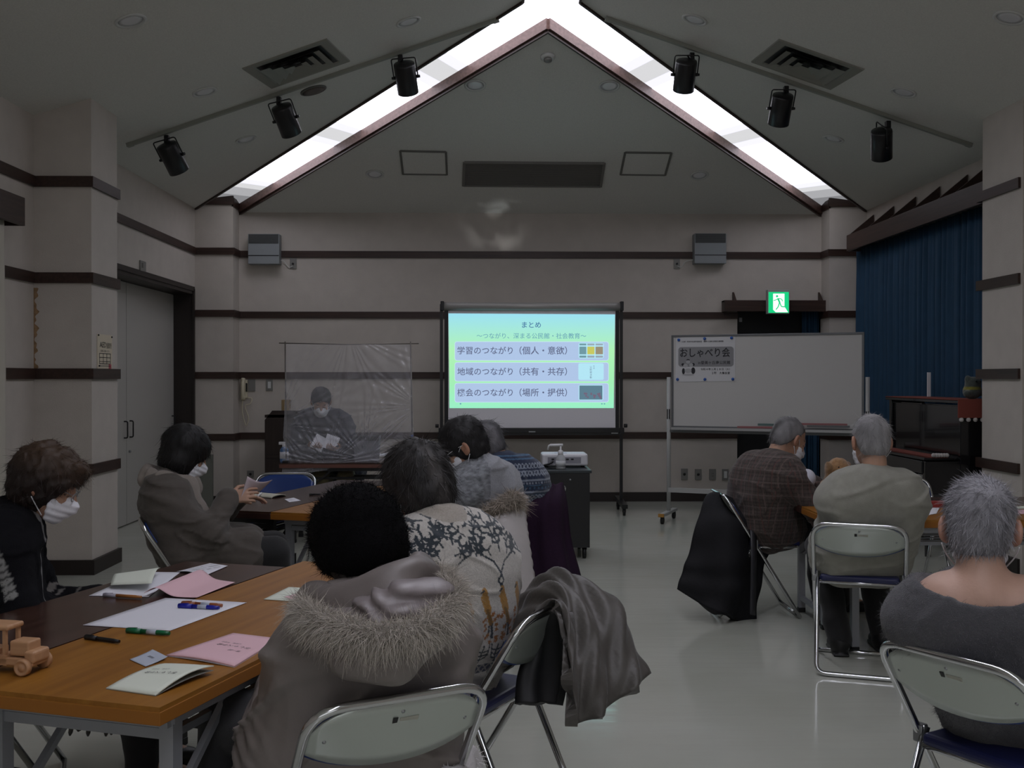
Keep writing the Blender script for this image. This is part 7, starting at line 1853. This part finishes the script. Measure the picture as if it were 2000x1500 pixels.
# 11 person mostly outside the right edge ------------------------------------------------------------------------------
p11 = Person('person in blue beyond the right picture edge, only a hand on the table showing', seat_at(c11, 0.08), HYL(12), (2335, 850, 5.15), 12, 20, sw=0.17, bulge=0.02, wrists=[at(2008, 974, 5.72), at(2300, 985, 5.6)], poles=[(-1, 0, 0.3), (1, 0, 0)])
p11.body(0.007, hands=[dict(d=V3(-0.9, 0.4, -0.05), n=V3(0, 0, -1), side=V3(0.4, 0.9, 0), curl=0.25), None])
p11.garment('sweater', M_cloth, (0.012, 0.075, 0.16), g=0.028, seed=2, vox=0.011); p11.trousers(M_cloth, (0.012, 0.012, 0.014)); p11.shoes()
p11.hair((0.02, 0.018, 0.018), s5, n=600, seed=2, vox=0.009)
# 4 person in the fur trimmed coat, foreground --------------------------------------------------------------------------
p4 = Person('person in black fuzzy hat and grey brown hooded coat with fur trim', seat_at(CH0, 0.10), rz4, (697, 1062, 2.66), 38, 20, sw=0.150, bulge=0.02, fat=0.95, poles=[(-0.45, -0.35, -0.9), (0.5, -0.35, -0.9)], syaw=25, knees=[(-0.20, 0.38, 0.53), (0.03, 0.42, 0.53)], feet=[(-0.30, 0.34, 0.10), (-0.14, 0.42, 0.10)])
p4.body(0.007)
COATC = (0.205, 0.180, 0.168)
def e4(sd):
    sd.cap(V3(-0.13, 0.0, 0.50), V3(-0.17, 0.02, 0.38), 0.14, 0.12, k=0.06); sd.cap(V3(0.13, 0.0, 0.50), V3(0.17, 0.02, 0.38), 0.14, 0.12, k=0.06); sd.cap(V3(-0.1, -0.07, 0.50), V3(0.1, -0.07, 0.50), 0.12, k=0.06)
def colorcoat(Vv, Nn, s): return np.tile(np.array(COATC), (len(Vv), 1)) * (1 + 0.08 * vnoise(Vv, 14, 3))[:, None]
p4.garment('coat', M_puff, COATC, g=0.034, gw=0.01, sleeve=(0.066, 0.062, 0.050), extra=e4, hem=0.18, seed=21, vox=0.0075, fold=0.017, fs=14, colf=colorcoat)
p4.trousers(M_cloth, (0.010, 0.010, 0.012)); p4.shoes(boot=True)
Rh, Hh = p4.Rh, p4.H
P_ = lambda x, y, z: Hh + Rh @ V3(x, y, z)
sd = Sdf(); sd.ell(P_(0, -0.010, 0.030), (0.118, 0.128, 0.122), Rh); sd.ell(P_(0, -0.025, -0.030), (0.108, 0.112, 0.08), Rh, k=0.03); sd.plane(P_(0, -0.05, -0.092), Rh @ V3(0, -0.25, 1), k=0.02); sd.ell(P_(0, 0.14, -0.06), (0.075, 0.09, 0.09), Rh, k=0.01, op='s')
Vv, Qq = sd.mesh(0.006, lambda X: 0.004 * vnoise(X, 45, 2)); Nn = vnormals(Vv, Qq); r = np.random.RandomState(3); ix = r.randint(0, len(Vv), 9000)
SV, SF, root = strands(Vv[ix], Nn[ix], 0.011, 0.0007, Nn[ix] + 0.8 * r.normal(size=(9000, 3)), 4, 0.1, 2, 0.5)
link('fuzzy_hat', mesh_np('fuzzy_hat', np.concatenate([Vv, SV]), [Qq, SF + len(Vv)], True, np.tile((0.0035, 0.0033, 0.0040), (len(Vv) + len(SV), 1))), M_black_knit, p4.t)
sd = Sdf(); sd.cap(P_(-0.07, -0.02, -0.05), P_(-0.065, -0.03, -0.10), 0.03, 0.02, k=0.02); sd.cap(P_(0.07, -0.02, -0.05), P_(0.06, -0.04, -0.10), 0.03, 0.02, k=0.02); sd.cap(P_(0, -0.07, -0.06), P_(0, -0.07, -0.105), 0.05, 0.04, k=0.03)
Vv, Qq = sd.mesh(0.006); link('hair', mesh_np('hair', Vv, [Qq], True, np.tile((0.03, 0.022, 0.018), (len(Vv), 1))), M_hair, p4.t)
# hood: padded collar, satin inside, fur edge
L4 = lambda px, py, Y: p4.loc(at(px, py, Y))
nb = p4.spine(0.99)
sd = Sdf()
ringp = [L4(*a) for a in ((612, 1165, 2.58), (640, 1175, 2.44), (700, 1168, 2.36), (770, 1145, 2.36), (815, 1118, 2.44), (822, 1118, 2.60))]
sd.path(smooth_path(ringp, 4), 0.040, k=0.02)
sd.path(smooth_path([p + V3(0, 0, -0.06) for p in ringp], 4), 0.05, k=0.03)
Vv, Qq = sd.mesh(0.006, lambda X: 0.007 * vnoise(X * V3(1, 1, 1.6), 34, 5)); link('hood_collar', mesh_np('hood_collar', Vv, [Qq], True, np.tile((0.165, 0.142, 0.135), (len(Vv), 1))), M_puff, p4.t)
sd = Sdf()
hb = [L4(*a) for a in ((625, 1215, 2.44), (690, 1245, 2.33), (775, 1250, 2.31), (850, 1205, 2.39))]
sd.path(smooth_path(hb, 3), 0.055, k=0.04); sd.cap(L4(690, 1278, 2.29), L4(768, 1290, 2.27), 0.045, 0.05, k=0.05)
Vv, Qq = sd.mesh(0.0075, lambda X: 0.007 * vnoise(X * V3(1, 1, 1.5), 28, 8)); link('hood', mesh_np('hood', Vv, [Qq], True, np.tile(COATC, (len(Vv), 1))), M_puff, p4.t)
sd = Sdf(); sl_ = [L4(*a) for a in ((690, 1212, 2.38), (760, 1210, 2.31), (840, 1180, 2.34))]
sd.path(smooth_path(sl_, 4), 0.055, k=0.03)
for pl_ in (((640, 1205, 2.36), (720, 1190, 2.28), (800, 1160, 2.30), (850, 1150, 2.40)), ((650, 1228, 2.33), (730, 1218, 2.25), (810, 1192, 2.27), (862, 1165, 2.38)), ((690, 1238, 2.29), (760, 1234, 2.24), (830, 1208, 2.27)), ((800, 1140, 2.40), (840, 1165, 2.33), (845, 1200, 2.30))):
    sd.path(smooth_path([L4(*a) for a in pl_], 4), 0.017, k=0.012)
Vv, Qq = sd.mesh(0.006, lambda X: 0.010 * np.sin((X @ V3(0.3, -0.2, 0.93)) * 150 + 2.5 * vnoise(X, 25, 4)) * 0.6 + 0.006 * vnoise(X, 40, 2)); link('hood_lining', mesh_np('hood_lining', Vv, [Qq], True, np.tile((0.20, 0.172, 0.175), (len(Vv), 1))), M_silk, p4.t)
fp = [L4(*a) for a in ((592, 1182, 2.46), (612, 1205, 2.34), (668, 1228, 2.25), (740, 1240, 2.21), (812, 1228, 2.23), (868, 1195, 2.30), (884, 1155, 2.40), (852, 1122, 2.50))]
fur_tube(fp, 0.028, 17000, 0.028, 0.0008, (0.46, 0.42, 0.37), 8, 0.5, name='fur_trim', parent=p4.t)
# ------------------------------------------------------------------ light: added area fill on the wall behind the camera
def area(name, loc, rot, sx, sy, power, color):
    l = bpy.data.lights.new(name, 'AREA'); l.shape = 'RECTANGLE'; l.size = sx; l.size_y = sy; l.energy = power; l.color = color
    o = bpy.data.objects.new(name, l); o.location = loc; o.rotation_euler = rot; COL.objects.link(o); return o
area('front_fill_light', (XM, YF + 0.1, 1.7), (math.radians(90), 0, 0), 5.0, 2.0, FRONT_FILL_POWER, (0.92, 0.96, 1.0))
# part of the projector's light thrown back off the bottle and cart: soft patches high on the back wall
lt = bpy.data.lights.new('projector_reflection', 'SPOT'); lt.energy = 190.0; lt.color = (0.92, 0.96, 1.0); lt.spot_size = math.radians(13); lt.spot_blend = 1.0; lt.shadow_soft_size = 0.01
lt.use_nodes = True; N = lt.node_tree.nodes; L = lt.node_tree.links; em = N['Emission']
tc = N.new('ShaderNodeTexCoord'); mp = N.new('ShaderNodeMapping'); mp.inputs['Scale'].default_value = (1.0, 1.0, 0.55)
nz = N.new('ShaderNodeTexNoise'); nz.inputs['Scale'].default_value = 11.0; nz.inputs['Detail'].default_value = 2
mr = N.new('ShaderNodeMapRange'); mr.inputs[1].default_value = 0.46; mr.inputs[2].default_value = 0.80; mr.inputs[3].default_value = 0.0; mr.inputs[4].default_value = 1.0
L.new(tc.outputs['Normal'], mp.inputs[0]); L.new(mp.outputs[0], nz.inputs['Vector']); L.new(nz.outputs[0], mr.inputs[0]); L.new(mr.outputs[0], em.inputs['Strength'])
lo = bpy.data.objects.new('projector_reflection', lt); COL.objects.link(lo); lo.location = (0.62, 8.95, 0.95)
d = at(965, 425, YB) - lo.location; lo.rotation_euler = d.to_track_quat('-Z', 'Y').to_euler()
